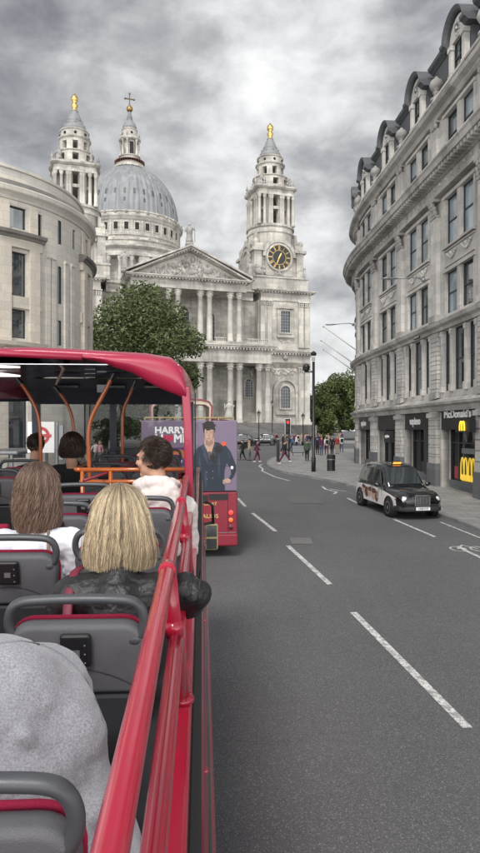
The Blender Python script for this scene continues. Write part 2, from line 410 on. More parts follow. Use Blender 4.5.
so.rotation_euler = dirv.to_track_quat('Z', 'Y').to_euler()
S.view_settings.view_transform = 'Standard'; S.view_settings.look = 'None'; S.view_settings.exposure = .72; S.view_settings.gamma = 1
S.render.engine = 'CYCLES'

# ------------------------------------------------------------------ ground, road, pavements
m = MB(); ys = [-40+2*i for i in range(121)]+[240, 300, 500, 1500]
for i in range(len(ys)-1):
    a, b2 = ys[i], ys[i+1]
    m.add([(-700, a, gz(a)), (700, a, gz(a)), (700, b2, gz(b2)), (-700, b2, gz(b2))], [(0, 1, 2, 3)])
struct(m.build('road', K['asphalt'], smooth=True))
def interp(tab, y):
    for (y0, x0), (y1, x1) in zip(tab, tab[1:]):
        if y <= y1: 
            k = (y-y0)/(y1-y0); return x0+(x1-x0)*k
    return tab[-1][1]
def crv(tab, n=6):
    """smooth a (y,x) table with Catmull-Rom"""
    o = []
    for i in range(len(tab)-1):
        p = [tab[max(i-1, 0)], tab[i], tab[i+1], tab[min(i+2, len(tab)-1)]]
        for k in range(n):
            u = k/n
            q = [.5*((2*p[1][j])+(-p[0][j]+p[2][j])*u+(2*p[0][j]-5*p[1][j]+4*p[2][j]-p[3][j])*u*u+(-p[0][j]+3*p[1][j]-3*p[2][j]+p[3][j])*u**3) for j in (0, 1)]
            o.append(tuple(q))
    return o+[tab[-1]]
KR = crv([(-30, 9.9), (-5, 9.3), (8, 8.6), (20.5, 7.57), (24, 7.13), (29, 6.35), (34.4, 5.3), (38, 4.1), (41.7, 2.75), (45, 2.2), (49, 2.02), (54.5, 2.4), (61, 3.6), (73, 7.2), (80, 14), (82, 30)])
KL = crv([(-30, -4.6), (0, -4.9), (20, -5.6), (34, -7.2), (40, -9.5), (42, -14), (43, -30)])
def pavement(name, edge, far, sgn, h=.12):
    a = MB(); k = MB()
    for (y0, x0), (y1, x1) in zip(edge, edge[1:]):
        z0, z1 = gz(y0)+h, gz(y1)+h
        w = .16*sgn
        a.add([(x0+w, y0, z0), (far, y0, z0), (far, y1, z1), (x1+w, y1, z1)], [(0, 1, 2, 3) if sgn > 0 else (3, 2, 1, 0)])
        u0, u1 = y0, y1
        k.add([(x0, y0, z0-h-.05), (x0, y1, z1-h-.05), (x1 if 0 else x0, y0, z0+.003), (x1, y1, z1+.003), (x0+w, y0, z0+.003), (x1+w, y1, z1+.003)], [])
        o = len(k.v)
        k.add([(x0, y0, z0-h-.05), (x1, y1, z1-h-.05), (x0, y0, z0+.003), (x1, y1, z1+.003), (x0+w, y0, z0+.003), (x1+w, y1, z1+.003)],
              [(0, 1, 3, 2), (2, 3, 5, 4)], [(u0, 0), (u1, 0), (u0, .1), (u1, .1), (u0, .2), (u1, .2)])
    struct(a.build(name, K['paving'])); struct(k.build('kerb', K['kerb']))
pavement('pavement', KR, 60, 1)
pavement('pavement', KL, -60, -1)
# forecourt paving in front of the cathedral
a = MB(); 
for y0 in range(112, 134, 2): a.add([(-80, y0, gz(y0)+.12), (60, y0, gz(y0)+.12), (60, y0+2, gz(y0+2)+.12), (-80, y0+2, gz(y0+2)+.12)], [(0, 1, 2, 3)])
a.box(-80, 60, 111.85, 112, gz(112)-.2, gz(112)+.125)
struct(a.build('forecourt', K['paving']))
# painted markings
def stripe(mb, p0, p1, w, h=.006):
    (x0, y0), (x1, y1) = p0, p1
    d = V((x1-x0, y1-y0)); L_ = d.length; d.normalize(); n = V((d.y, -d.x))*w/2
    k = max(1, int(L_/.8)); 
    for i in range(k):
        a, b = i/k, (i+1)/k
        pa = V((x0, y0)).lerp(V((x1, y1)), a); pb = V((x0, y0)).lerp(V((x1, y1)), b)
        q = [pa+n, pb+n, pb-n, pa-n]
        mb.add([(u.x, u.y, gz(u.y)+h) for u in q], [(0, 1, 2, 3)])
    return mb
def mark(pts, w, label=None):
    mb = MB()
    for a, b in zip(pts, pts[1:]): stripe(mb, a, b, w)
    o = struct(mb.build('road_marking', K['mark'])); return o
for q in (((2.82, 8.05), (2.18, 12.5)), ((2.0, 14.45), (1.36, 18.5)), ((1.13, 20.7), (.47, 24.4)), ((.22, 26.1), (-.1, 28.7)), ((-.35, 31), (-.9, 35)), ((-1.2, 37), (-1.8, 41)), ((3.3, 2), (2.95, 6))):
    mark(q, .13)
mark([gp(394, 519.5), gp(434.8, 537)], .11); mark([gp(347, 498), gp(359, 504)], .11); mark([gp(457, 546.5), gp(500, 567)], .11)
mark([gp(322, 486.5), gp(326, 489.5), gp(337, 492), gp(334, 494)], .12)
mark([gp(262, 464.5), gp(259, 466), gp(263, 469), gp(262, 471), gp(275, 477), gp(290, 481)], .12)
mark([gp(329, 489), gp(346, 491.5)], .09); mark([gp(440, 522), gp(480, 538)], .08)
# loading-bay pictogram next to the kerb
sy = MB(); cx0, cy0 = gp(468, 549)
for i in range(16):
    a0, a1 = 2*pi*i/16, 2*pi*(i+1)/16
    for ox in (-.28, .28): stripe(sy, (cx0+ox+.2*cos(a0), cy0+.3*sin(a0)), (cx0+ox+.2*cos(a1), cy0+.3*sin(a1)), .06)
stripe(sy, (cx0-.28, cy0), (cx0, cy0+.5), .06); stripe(sy, (cx0, cy0+.5), (cx0+.28, cy0), .06)
struct(sy.build('road_marking', K['mark']))
# iron covers and repaired patches in the carriageway
K['iron'] = simple('iron_cover', (.17, .168, .16), .6, .2, .3, 20, bump=.4, bscale=40)
K['patch'] = simple('old_repair', (.055, .055, .056), .85, 0, .3, 6, bump=.4, bscale=60)
K['patch2'] = simple('pale_repair', (.115, .113, .11), .85, 0, .25, 6, bump=.4, bscale=60)
def cover(px, py, wx, wy, mat, nm):
    x, y = gp(px, py); mb = MB()
    mb.add([(x+a*wx/2, y+b*wy/2, gz(y+b*wy/2)+.009) for a, b in ((-1, -1), (1, -1), (1, 1), (-1, 1))], [(0, 1, 2, 3)])
    o = mb.build(nm, K[mat]); struct(o)
cover(301, 541, .62, .9, 'iron', 'manhole_cover'); cover(305, 500, 1.3, 2.2, 'patch2', 'road_patch'); pass

# ------------------------------------------------------------------ buildings along a curved line
class Path:
    def __init__(s, p0, head, curv, length, ds=.1):
        s.ds = ds; s.p = []; s.n = []
        x, y = p0; a = head
        k = 0; L_ = 0
        while L_ <= length:
            s.p.append((x, y)); s.n.append((-cos(a)*1, -sin(a)*-1) if 0 else (-cos(a), sin(a)))
            x += sin(a)*ds; y += cos(a)*ds; a += curv(L_)*ds; L_ += ds
    def __call__(s, t_, d, z):
        i = max(0, min(len(s.p)-2, int(t_/s.ds))); f = t_/s.ds-i
        p, q = s.p[i], s.p[i+1]; n = s.n[i]
        return (p[0]+(q[0]-p[0])*f+n[0]*d, p[1]+(q[1]-p[1])*f+n[1]*d, z)
def pbox(mb, P, s0, s1, d0, d1, z0, z1, step=.7):
    n = max(1, int(math.ceil((s1-s0)/step))); vs = []; uv = []
    for i in range(n+1):
        s_ = s0+(s1-s0)*i/n
        for d, z in ((d0, z0), (d1, z0), (d1, z1), (d0, z1)): vs.append(P(s_, d, z)); uv.append((s_+d, z))
    fs = [(i*4+k, (i+1)*4+k, (i+1)*4+(k+1) % 4, i*4+(k+1) % 4) for i in range(n) for k in range(4)]+[(3, 2, 1, 0), (n*4, n*4+1, n*4+2, n*4+3)]
    mb.add(vs, fs, uv)
def profile(mb, P, s0, s1, prof, step=.7):
    """sweep a closed (d,z) outline along the facade"""
    n = max(1, int(math.ceil((s1-s0)/step))); k = len(prof); vs = []; uv = []
    for i in range(n+1):
        s_ = s0+(s1-s0)*i/n
        for d, z in prof: vs.append(P(s_, d, z)); uv.append((s_, z+d))
    fs = [(i*k+j, (i+1)*k+j, (i+1)*k+(j+1) % k, i*k+(j+1) % k) for i in range(n) for j in range(k)]+[tuple(range(k))[::-1], tuple(range(n*k, n*k+k))]
    mb.add(vs, fs, uv)
def wallgrid(mb, P, s0, s1, z0, z1, d0, d1, holes):
    """wall with rectangular openings (s0,s1,z0,z1)"""
    ss = sorted({s0, s1}|{h[0] for h in holes}|{h[1] for h in holes}); zs = sorted({z0, z1}|{h[2] for h in holes}|{h[3] for h in holes})
    for i in range(len(ss)-1):
        j = 0
        while j < len(zs)-1:
            def solid(j): 
                a, b = (ss[i]+ss[i+1])/2, (zs[j]+zs[j+1])/2
                return s0 < a < s1 and z0 < b < z1 and not any(h[0] < a < h[1] and h[2] < b < h[3] for h in holes)
            if not solid(j): j += 1; continue
            k = j
            while k+1 < len(zs)-1 and solid(k+1): k += 1
            pbox(mb, P, ss[i], ss[i+1], d0, d1, zs[j], zs[k+1]); j = k+1

# ---- the long stone building on the right
def right_building():
    T = thing('stone_office_building', 'long grey stone building with arched dormers and street level shops, rounded at the far corner', 'building', (12.3, 0, gz(30)))
    T.location = (0, 0, 0)
    P = Path((12.3-.07*16.3, 16.3), R(-4.0), lambda s: 0 if s < 29 else (1/34 if s < 36.5 else 1/7.5), 60)
    B = 5.56; X = [k*B for k in range(11)]
    z0 = .1
    wall = MB(); mould = MB()
    SE = 58.5
    g0, g1, f1, f2, c3 = 5.3, 5.75, 9.05, 9.55, 16.55   # storey lines
    def zs(v): return v+4.1
    gtop, c1b, c1t = 5.0, 5.25, 5.65
    holes = []
    wins = []   # (s0,s1,z0,z1,kind)
    for k in range(len(X)-1):
        a = X[k]; c = a+B/2
        if a > 52: continue
        for o, w in ((-1.42, .42), (0, .66), (1.42, .42)):
            holes.append((c+o-w, c+o+w, 6.0, 8.95)); wins.append((c+o-w, c+o+w, 6.0, 8.95, 1))
        for q in ((9.75, 11.75), (13.1, 15.35)):
            for o in (-.92, .92):
                holes.append((c+o-.68, c+o+.68, *q)); wins.append((c+o-.68, c+o+.68, *q, 2))
        for o in (-.92, .92):
            holes.append((c+o-.64, c+o+.64, 17.35, 19.35)); wins.append((c+o-.64, c+o+.64, 17.35, 19.35, 2))
        holes.append((c-1.95, c+1.95, z0, 4.95))
    wallgrid(wall, P, 0, SE, z0, 20.1, -.55, 0, holes)
    # pilasters, rusticated below
    for k, a in enumerate(X):
        if a > 56: continue
        zb = gz(P(a, 0, 0)[1])+.1
        a0, a1 = max(a-.5, 0), a+.5; rust = MB(); gran = MB(); pil = MB()
        pbox(gran, P, a0-.08 if a0 > .1 else 0, a1+.08, 0, .34, z0-.2, zb+1.15)
        z = zb+1.15
        while z < 4.6:
            pbox(rust, P, a0, a1, 0, .28, z, min(z+.43, 4.75)); pbox(rust, P, a0+.03, a1-.03, 0, .24, z+.43, min(z+.47, 4.75)); z += .47
        pbox(mould, P, a0-.06 if a0 > .1 else 0, a1+.06, 0, .38, 4.72, 4.95)
        pbox(pil, P, a0, a1, 0, .26, 4.95, c1b)
        rust.build('rusticated_pier', K['rsr'], T); rust = MB(); pil.build('pilaster', K['rs'], T); pil = MB(); z = 5.7
        while z < 8.8:
            pbox(rust, P, a0+.05, a1-.05, 0, .2, z, z+.42); pbox(rust, P, a0+.09, a1-.09, 0, .16, z+.42, z+.47); z += .47
        pbox(mould, P, a0+.05, a1-.05, .2, .28, 5.66, 5.95)
        # giant pilaster with capital
        pbox(mould, P, a0+.05, a1-.05, 0, .3, 9.52, 9.85)
        pbox(pil, P, a0+.13, a1-.13, 0, .2, 9.85, 14.75)
        pbox(mould, P, a0+.08, a1-.08, 0, .26, 14.75, 14.87)
        for j in range(3):   # acanthus capital
            for i in range(3-(j == 2)):
                s_ = a0+.22+i*.27+(j == 2)*.14
                mould.ball(P(min(s_, SE), .22+.04*j, 15.0+.2*j), (.12, .12, .14), 7, 5)
        pbox(mould, P, a0+.03, a1-.03, 0, .36, 15.52, 15.66)
        pil.build('pilaster', K['rs'], T); pil = MB(); pbox(pil, P, a0+.16, a1-.16, 0, .16, 17.0, 19.25)
        for i in range(3): mould.ball(P(min(a0+.25+i*.25, SE), .18, 19.4), (.11, .11, .15), 7, 5)
        pbox(mould, P, a0+.08, a1-.08, 0, .24, 19.52, 19.62)
        rust.build('rusticated_pier', K['rsr'], T); gran.build('granite_plinth', K['granite'], T); pil.build('pilaster', K['rs'], T)
    # continuous mouldings
    profile(mould, P, 0, SE, [(-.3, 5.02), (.3, 5.02), (.36, c1b), (.5, c1b+.08), (.52, 5.45), (.3, 5.5), (.25, 5.6), (0.05, 5.66), (-.3, 5.66)])
    profile(mould, P, 0, SE, [(-.3, 8.98), (.22, 8.98), (.26, 9.12), (.45, 9.22), (.5, 9.4), (.28, 9.46), (.24, 9.54), (-.3, 9.54)])
    profile(mould, P, 0, SE, [(-.3, 15.66), (.36, 15.66), (.38, 15.85), (.3, 15.87), (.3, 16.25), (.42, 16.28), (.5, 16.45), (.95, 16.5), (1.0, 16.72), (1.08, 16.8), (1.08, 16.88), (.3, 17.0), (-.3, 17.0)])
    s_ = .1
    while s_ < SE: pbox(mould, P, s_, min(s_+.16, SE), .44, .88, 16.3, 16.49); s_ += .36
    s_ = .3
    while s_ < SE-.3: mould.ball(P(s_, .3, 16.06), (.12, .07, .12), 6, 4); s_ += .72
    profile(mould, P, 0, SE, [(-.3, 19.62), (.2, 19.62), (.3, 19.8), (.55, 19.9), (.6, 20.05), (.3, 20.1), (.25, 20.14), (-.3, 20.14)])
    # attic parapet
    par = MB(); pbox(par, P, 0, SE, -.1, .22, 20.14, 20.62); pbox(par, P, 0, SE, -.14, .28, 20.62, 20.75)
    # window frames: surrounds, spandrels with carved swags, glass
    for k in range(len(X)-1):
        a = X[k]; c = a+B/2
        if a > 52: continue
        trim = MB()
        for q0, q1 in ((9.75, 11.75), (13.1, 15.35), (17.35, 19.35)):
            for o in (-1.72, 0, 1.72):
                w = .11 if o else .17
                pbox(trim, P, c+o-w, c+o+w, 0, .06, q0-.1, q1)
            pbox(trim, P, c-1.85, c+1.85, 0, .12, q1, q1+.16); pbox(trim, P, c-1.8, c+1.8, 0, .16, q0-.2, q0-.101)
        for zc_ in (12.4,):
            pbox(trim, P, c-1.72, c+1.72, 0, .07, 12.02, 12.09); pbox(trim, P, c-1.72, c+1.72, 0, .07, 12.78, 12.85)
            for o in (-.86, .86):
                for i in range(9):
                    u = i/8; trim.ball(P(c+o-.48+.96*u, .05, 12.62-.25*sin(pi*u)), (.075, .06, .075), 6, 4)
                trim.ball(P(c+o, .06, 12.55), (.1, .08, .12), 6, 4)
        for o in (-1.98, -.83, .83, 1.98):   # colonnettes between first floor windows
            pbox(trim, P, c+o-.1, c+o+.1, 0, .1, 6.3, 8.7); pbox(trim, P, c+o-.14, c+o+.14, 0, .16, 5.95, 6.3); pbox(trim, P, c+o-.14, c+o+.14, 0, .14, 8.7, 8.95)
        # frame round the shop opening
        pbox(trim, P, c-2.12, c-1.95, -.3, .1, z0, 4.95); pbox(trim, P, c+1.95, c+2.12, -.3, .1, z0, 4.95)
        trim.build('window_surround', K['rs'], T)
    root_core = MB()
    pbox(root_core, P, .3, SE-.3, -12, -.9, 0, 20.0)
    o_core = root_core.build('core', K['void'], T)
    wall.build('wall', K['rs'], T); mould.build('cornice', K['rsd'], T)
    par.build('parapet', K['rs'], T)
    for (a, b, q0, q1, kd) in wins:
        g = MB(); pbox(g, P, a, b, -.19, -.15, q0, q1); w = g.build('window', K[random.choice(['win2', 'win2', 'win3', 'win'] if q0 > 9 and a < 20 else ['win', 'win', 'win2', 'win3'])], T)  # upper near windows favour the pale glass with sky reflection painted in
        f = MB(); r_ = .05
        for u0, u1, v0, v1 in ((a, a+r_, q0, q1), (b-r_, b, q0, q1), (a+r_, b-r_, q0, q0+r_), (a+r_, b-r_, q1-r_, q1)): pbox(f, P, u0, u1, -.149, -.09, v0, v1)
        pbox(f, P, a+r_, b-r_, -.149, -.10, (q0+q1)/2-.03, (q0+q1)/2+.03)
        f.build('frame', K['frame'], w)
    # shopfronts
    def shop(k, sign, kind):
        a = X[k]; c = a+B/2; zb = gz(P(c, 0, 0)[1])+.12
        s = MB(); pbox(s, P, c-1.95, c+1.95, -.2, .12, 4.12, 5.0); fa = s.build('shop_fascia', K['black'], T)
        g = MB(); pbox(g, P, c-1.95, c+1.95, -.5, -.46, zb+.4, 4.12); g.build('shop_window', K['shop'], T)
        f = MB(); pbox(f, P, c-1.95, c+1.95, -.55, -.3, 0, zb+.42)
        f.build('stall_riser', K['granite'], T)
        f = MB()
        us = {'door': (-1.9, -.75, .75, 1.9), 'mc': (-1.9, -.85, 1.0, 1.9)}.get(kind, (-1.9, -.5, .6, 1.9))
        for u in us: pbox(f, P, c+u-.05, c+u+.05, -.45, -.36, zb+.42, 4.1)
        pbox(f, P, c-1.95, c+1.95, -.45, -.37, 3.45, 3.52)
        if kind == 'door':
            pbox(f, P, c-.75, c+.75, -.44, -.39, zb+.42, zb+1.0); pbox(f, P, c-.02, c+.03, -.44, -.34, zb+.42, 3.5)
            pbox(f, P, c-1.95, c-1.1, -.4, .05, zb+.42, 4.1)
        f.build('shop_frame', K['frame'], T)
        return c, zb, fa
    def wtext(body, s_, z, size, d, mat, par_, sx=1, bold=0., dz=0):
        p = P(s_, d, z); q = P(s_+.2, d, z)
        # reading direction: towards the near end (decreasing s)
        e = V((p[0]-q[0], p[1]-q[1], 0)).normalized(); up = V((0, 0, 1)); nn = e.cross(up)
        mt = M(((e.x, up.x, nn.x, p[0]), (e.y, up.y, nn.y, p[1]), (e.z, up.z, nn.z, p[2]), (0, 0, 0, 1)))
        return text(body, size, 'lettering', mat, par_, mt, bold=bold, sx=sx, ext=.01)
    names = {2: ("McDonald's", 'mc'), 3: ('vapiano', 'door'), 4: ('vapiano', 'x'), 5: ('vapiano', 'y'), 1: ('', 'x'), 0: ('', 'x'), 6: ('', 'y'), 7: ('', 'x'), 8: ('', 'y')}
    for k, (nm, kd) in names.items():
        c, zb, fa = shop(k, nm, kd)
        if kd == 'mc':
            wtext(nm, c+.0, 4.84, .5, .13, K['white'], fa, bold=.014, sx=1.32)
        elif nm and k != 4:
            wtext(nm, c+.2, 4.58, .56, .13, K['white'], fa, bold=.016)
    # golden arches on a projecting box and in the window
    K['yellow'] = simple('yellow_acrylic', (.9, .55, .03), .4, 0, .05, 4, emit=.8)
    K['yellowd'] = simple('backlit_yellow_display', (.75, .52, .06), .5, 0, .3, 4, emit=.35)
    def arches(mb, s_, d, z, w, h, r):
        for sg in (-1, 1):
            pts = [P(s_+sg*w*(.5-.5*cos(pi*i/14)), d, z+h*sin(pi*i/14)**.6) for i in range(15)]
            mb.tube(pts, r, 6)
    c = X[2]+B/2
    bx = MB(); p = P(c-1.0, .45, 4.35)
    pbox(bx, P, c-2.75, c-1.2, .45, .7, 4.0, 4.56); pbox(bx, P, c-1.6, c-1.5, .12, .35, 4.1, 4.2)
    bo = bx.build('projecting_sign', K['black'], T)
    ar = MB(); arches(ar, c-1.97, .72, 4.07, .25, .4, .032); ar.build('emblem', K['yellow'], bo)
    ad = MB(); zb = gz(P(c, 0, 0)[1])+.12
    for o in (-1.35, -.35, .5): arches(ad, c+o, -.42, zb+.5, .36, 1.05, .035)
    pbox(ad, P, c-1.8, c+.85, -.455, -.445, zb+.45, zb+.75)
    bl = MB(); pbox(bl, P, c-1.8, c+.85, -.455, -.45, zb+1.75, zb+2.0); bl.build('window_graphic', K['steel'], T)
    ad.build('window_graphic', K['yellowd'], T)
    rg = MB(); pbox(rg, P, c+1.15, c+1.7, -.455, -.445, zb+.5, zb+1.1); rg.build('window_poster', simple('poster_red', (.35, .05, .06), .6), T)
    # second projecting sign further along
    c4 = X[4]+B/2; bx = MB(); pbox(bx, P, c4-2.2, c4-.9, .35, .55, 3.35, 4.05); pbox(bx, P, c4-1.6, c4-1.5, .12, .36, 3.8, 3.9); bo = bx.build('projecting_sign', K['black'], T)
    wtext('vapiano', c4-1.55, 3.72, .26, .56, K['white'], bo, bold=.008)
    # street name plate
    pl = MB(); pbox(pl, P, X[3]-1.0+B/2, X[3]-.1+B/2, .27, .31, 9.02, 9.3)
    pl.build('name_plate', K['frame'], T)
    pl = MB(); pbox(pl, P, X[3]-.93+B/2, X[3]-.17+B/2, .311, .32, 9.07, 9.25); pl.build('name_plate_panel', K['rs'], T)
    # dormers
    roof = MB(); profile(roof, P, 0, SE, [(-.4, 20.2), (-.9, 23.3), (-2.2, 24.2), (-11, 24.2), (-11, 20.2)]); roof.build('roof', K['leadroof'], T)
    for k in range(len(X)-1):
        a = X[k]; c = a+B/2
        if a > 52: continue
        dm = MB(); lead = MB(); 
        pbox(lead, P, c-1.05, c+1.05, -1.9, -.12, 20.2, 22.75)                       # flat lead cheeks behind
        pbox(lead, P, a+.02-1.3 if a > 1.4 else 0, a+1.3, -1.9, -.32, 20.2, 22.8)
        profile(lead, P, a-1.42 if a > 1.5 else 0, a+1.42, [(-1.9, 22.8), (-.28, 22.8), (-.2, 22.88), (-.06, 22.98), (.0, 23.12), (-1.9, 23.2)])
        # segmental hood
        n_ = 14; pr = []
        rings = []
        for i in range(n_+1):
            th = pi*(.0+1.*i/n_); u = -.98*cos(th); v = 22.55+.85*sin(th)
            uo = -1.2*cos(th); vo = 22.55+1.07*sin(th)
            rings.append([P(c+u, -1.9, v), P(c+u, .24, v), P(c+u*1.06, .32, v+.06), P(c+uo, .42, vo), P(c+uo, -1.9, vo)])
        lead.loft(rings)
        for sg in (-1, 1):
            s0_, s1_ = sorted((c+sg*.95, c+sg*1.42)); profile(lead, P, s0_, s1_, [(-1.9, 22.3), (.2, 22.3), (.3, 22.4), (.42, 22.46), (.44, 22.62), (-1.9, 22.62)])
            s0_, s1_ = sorted((c+sg*.6, c+sg*.9))
            pbox(dm, P, s0_, s1_, -.1, .16, 20.75, 22.05); pbox(dm, P, s0_-.05, s1_+.05, -.1, .22, 22.05, 22.28); pbox(dm, P, s0_-.04, s1_+.04, -.1, .2, 20.75, 20.95)
        rr = [P(c-.97*cos(pi*i/12), -.05, 22.35+.98*sin(pi*i/12)) for i in range(13)]
        rb = [P(c-.97*cos(pi*i/12), .1, 22.35+.98*sin(pi*i/12)) for i in range(13)]
        dm.loft([rr, rb]); 
        for i in range(12):
            a_ = 2*pi*i/12; dm.ball(P(c+.26*cos(a_), .12, 22.78+.3*sin(a_)), .06, 6, 4)
        d_ = dm.build('dormer', K['rsl'], T); lead.build('dormer_lead', K['leadroof'], d_)
        g = MB(); pbox(g, P, c-.6, c+.6, -.11, -.06, 20.75, 22.3); g.ball(P(c, .1, 22.78), (.16, .12, .2), 10, 6); w = g.build('window', K['win'], d_)
        f = MB(); 
        for u in (-.59, -.03, .53): pbox(f, P, c+u, c+u+.06, -.059, 0, 20.78, 22.28)
        pbox(f, P, c-.53, c+.53, -.059, -.01, 21.5, 21.56); f.build('frame', K['frame'], d_)
        # ball finial over the pilaster
        u = MB(); q = P(a+B if a+B < SE else SE, .05, 20.75)
        u.lathe([(.3, 0), (.3, .12), (.16, .2), (.12, .34), (.2, .42), (.12, .5), (.28, .6), (.36, .8), (.28, 1.02), (.12, 1.14), (.06, 1.24)], 14, q)
        u.build('ball_finial', K['rsd'], T, smooth=True)
    # body behind, roof cap
    # wall lamps and flagpoles are things of their own
    def wall_lamp(s_, z, label):
        o = MB(); base = V(P(s_, .25, z)); n_ = V(P(s_, 1.25, z))-base; n_.z = 0
        pts = [base, base+n_*.3+V((0, 0, .12)), base+n_*.9+V((0, 0, .1)), base+n_*1.5+V((0, 0, .05))]
        tt = thing('wall_lamp', label, 'street lamp', tuple(base)); 
        def loc(q): return q-base
        a = MB(); a.tube([loc(q) for q in pts], .035, 8); a.ball((0, 0, 0), .12, 8, 6); a.build('bracket', K['steel'], tt, smooth=True)
        h_ = MB(); c_ = loc(pts[-1]); dn = n_.normalized(); h_.tube([c_-dn*.1, c_+dn*.15, c_+dn*.5, c_+dn*.75], [.05, .12, .13, .05], 10, flat=.5); h_.build('lamp_head', K['steel'], tt, smooth=True)
    wall_lamp(18.0, 12.0, 'grey bracket lamp reaching out from the stone front between tall windows')
    wall_lamp(36.2, 12.6, 'grey bracket lamp on the far rounded corner above the flagpoles')
    for (s_, z, ln, lab) in ((30.6, 9.5, 3.6, 'bare white flagpole slanting up, nearest of the three on the stone building'), (35.8, 9.4, 3.4, 'bare white flagpole slanting up, upper of the far pair'), (36.6, 8.9, 3.2, 'bare white flagpole slanting up, lowest of the far pair')):
        b_ = V(P(s_, .2, z)); n_ = (V(P(s_, 1.2, z))-b_); n_.z = 0; n_.normalize(); d_ = (n_*.78+V((0, .25, .62))).normalized()
        o = MB(); o.tube([V((0, 0, 0)), d_*ln], [.045, .03], 8); o.ball(tuple(d_*ln), .07, 8, 6); o.tube([V((0, 0, 0)), d_*.35], .07, 8)
        ob = o.build('flagpole', K['curtain'], smooth=True); ob.location = b_; tag(ob, lab, 'flagpole', 'flagpoles on the stone building')
right_building()

# ---- curved limestone building on the left
def left_building():
    T = thing('curved_limestone_building', 'pale limestone building with a bowed front and dark framed windows', 'building', (0, 0, 0))
    cx, cy, Rr = -23.1, 51.2, 10.95
    def P(s_, d, z):   # s_ is the bearing in degrees
        a = R(s_); return (cx+(Rr+d)*cos(a), cy+(Rr+d)*sin(a), z)
    def pb(mb, a0, a1, d0, d1, z0, z1):
        n = max(1, int(math.ceil((a1-a0)/3))); vs = []; uv = []
        for i in range(n+1):
            s_ = a0+(a1-a0)*i/n
            for d, z in ((d0, z0), (d1, z0), (d1, z1), (d0, z1)): vs.append(P(s_, d, z)); uv.append((R(s_)*Rr+d, z))
        fs = [(i*4+k, (i+1)*4+k, (i+1)*4+(k+1) % 4, i*4+(k+1) % 4) for i in range(n) for k in range(4)]+[(3, 2, 1, 0), (n*4, n*4+1, n*4+2, n*4+3)]
        mb.add(vs, fs, uv)
    def pf(mb, a0, a1, prof):
        n = int((a1-a0)/3); k = len(prof); vs = []; uv = []
        for i in range(n+1):
            s_ = a0+(a1-a0)*i/n
            for d, z in prof: vs.append(P(s_, d, z)); uv.append((R(s_)*Rr, z+d))
        fs = [(i*k+j, (i+1)*k+j, (i+1)*k+(j+1) % k, i*k+(j+1) % k) for i in range(n) for j in range(k)]+[tuple(range(k))[::-1], tuple(range(n*k, n*k+k))]
        mb.add(vs, fs, uv)
    A0, A1 = -150, 80
    wall = MB(); warm = MB(); ledge = MB(); holes = []; corn = MB()
    base = 1.0
    grp = (-116.1, -52.3, 11.5)
    for g in grp:
        for o in (-10.3, 0, 10.3):
            c = g+o
            holes += [(c-3.2, c+3.2, 17.7, 19.15), (c-3.2, c+3.2, 13.15, 16.1), (c-3.2, c+3.2, 10.3, 12.25)]
        c = g+18.2; holes.append((c-1.3, c+1.3, 17.55, 19.0)) if 0 else None
        for c in (g-34.5,):
            for q in ((17.5, 19.2), (13.2, 15.9), (10.2, 12.0)): holes.append((c-.95, c+.95, *q))
        holes.append((g+16.6, g+20.3, 17.6, 19.1)); holes.append((g-25.6, g-23, 17.6, 19.1)); holes.append((g-18.2, g-15, 17.6, 19.1))
        for o in (-10.3, 0, 10.3): holes.append((g+o-3.6, g+o+3.6, 2.2, 8.2))
    holes = [h for h in holes if h[0] > A0 and h[1] < A1]
    ss = sorted({A0, A1}|{h[0] for h in holes}|{h[1] for h in holes}); zs = sorted({base, 20.}|{h[2] for h in holes}|{h[3] for h in holes})
    for i in range(len(ss)-1):
        j = 0
        while j < len(zs)-1:
            def solid(j):
                a, b = (ss[i]+ss[i+1])/2, (zs[j]+zs[j+1])/2
                return not any(h[0] < a < h[1] and h[2] < b < h[3] for h in holes)
            if not solid(j): j += 1; continue
            k = j
            while k+1 < len(zs)-1 and solid(k+1): k += 1
            pb(wall, ss[i], ss[i+1], -.7, 0, zs[j], zs[k+1]); j = k+1
    for g in grp:
        warm = MB(); g0, g1 = max(g-19.4, A0), min(g+19.4, A1)
        if g1-g0 < 4: continue
        # projecting warm stone bay: piers, sill, ledge
        for o in (-16.2, -5.15, 5.15, 16.2):
            c = g+o; w = 2.0
            if A0 < c-w and c+w < A1:
                pb(warm, c-w, c+w, 0, .3, 10.0, 16.35); pb(warm, c-w+.4, c+w-.4, 0, .16, 17.4, 19.4)
        pb(warm, g0, g1, 0, .27, 16.35, 16.95); pb(warm, g0, g1, 0, .2, 12.3, 13.1)
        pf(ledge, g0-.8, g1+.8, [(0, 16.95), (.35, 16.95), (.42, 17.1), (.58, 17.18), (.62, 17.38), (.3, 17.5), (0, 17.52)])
        pf(warm, g0-1, g1+1, [(0, 9.55), (.3, 9.6), (.6, 9.75), (.7, 10.0), (0, 10.02)])
        for o in (-16.2, -5.15, 5.15, 16.2):
            c = g+o
            if A0 < c-1 and c+1 < A1: pb(warm, c-.9, c+.9, 0, .5, 8.6, 9.55)
        warm.build('stone_bay', K['lsw'], T)
        # vertical pilaster strips in the plain part
        for o in (22.8, 25.6, 32.9, 37.2):
            c = g+o
            if c+2 < A1 and c > A0: pb(wall, c-1.05, c+1.05, 0, .13, 9.9, 16.2); pb(wall, c-1.15, c+1.15, 0, .2, 16.2, 16.38)
    pf(corn, A0, A1, [(-.7, 19.55), (.1, 19.55), (.15, 19.7), (.3, 19.85), (.5, 20.0), (.56, 20.25), (.52, 20.35), (.3, 20.42), (-.7, 20.42)])
    pf(ledge, A0, A1, [(-.7, 20.42), (.4, 20.42), (.1, 20.8), (-.7, 20.85)])
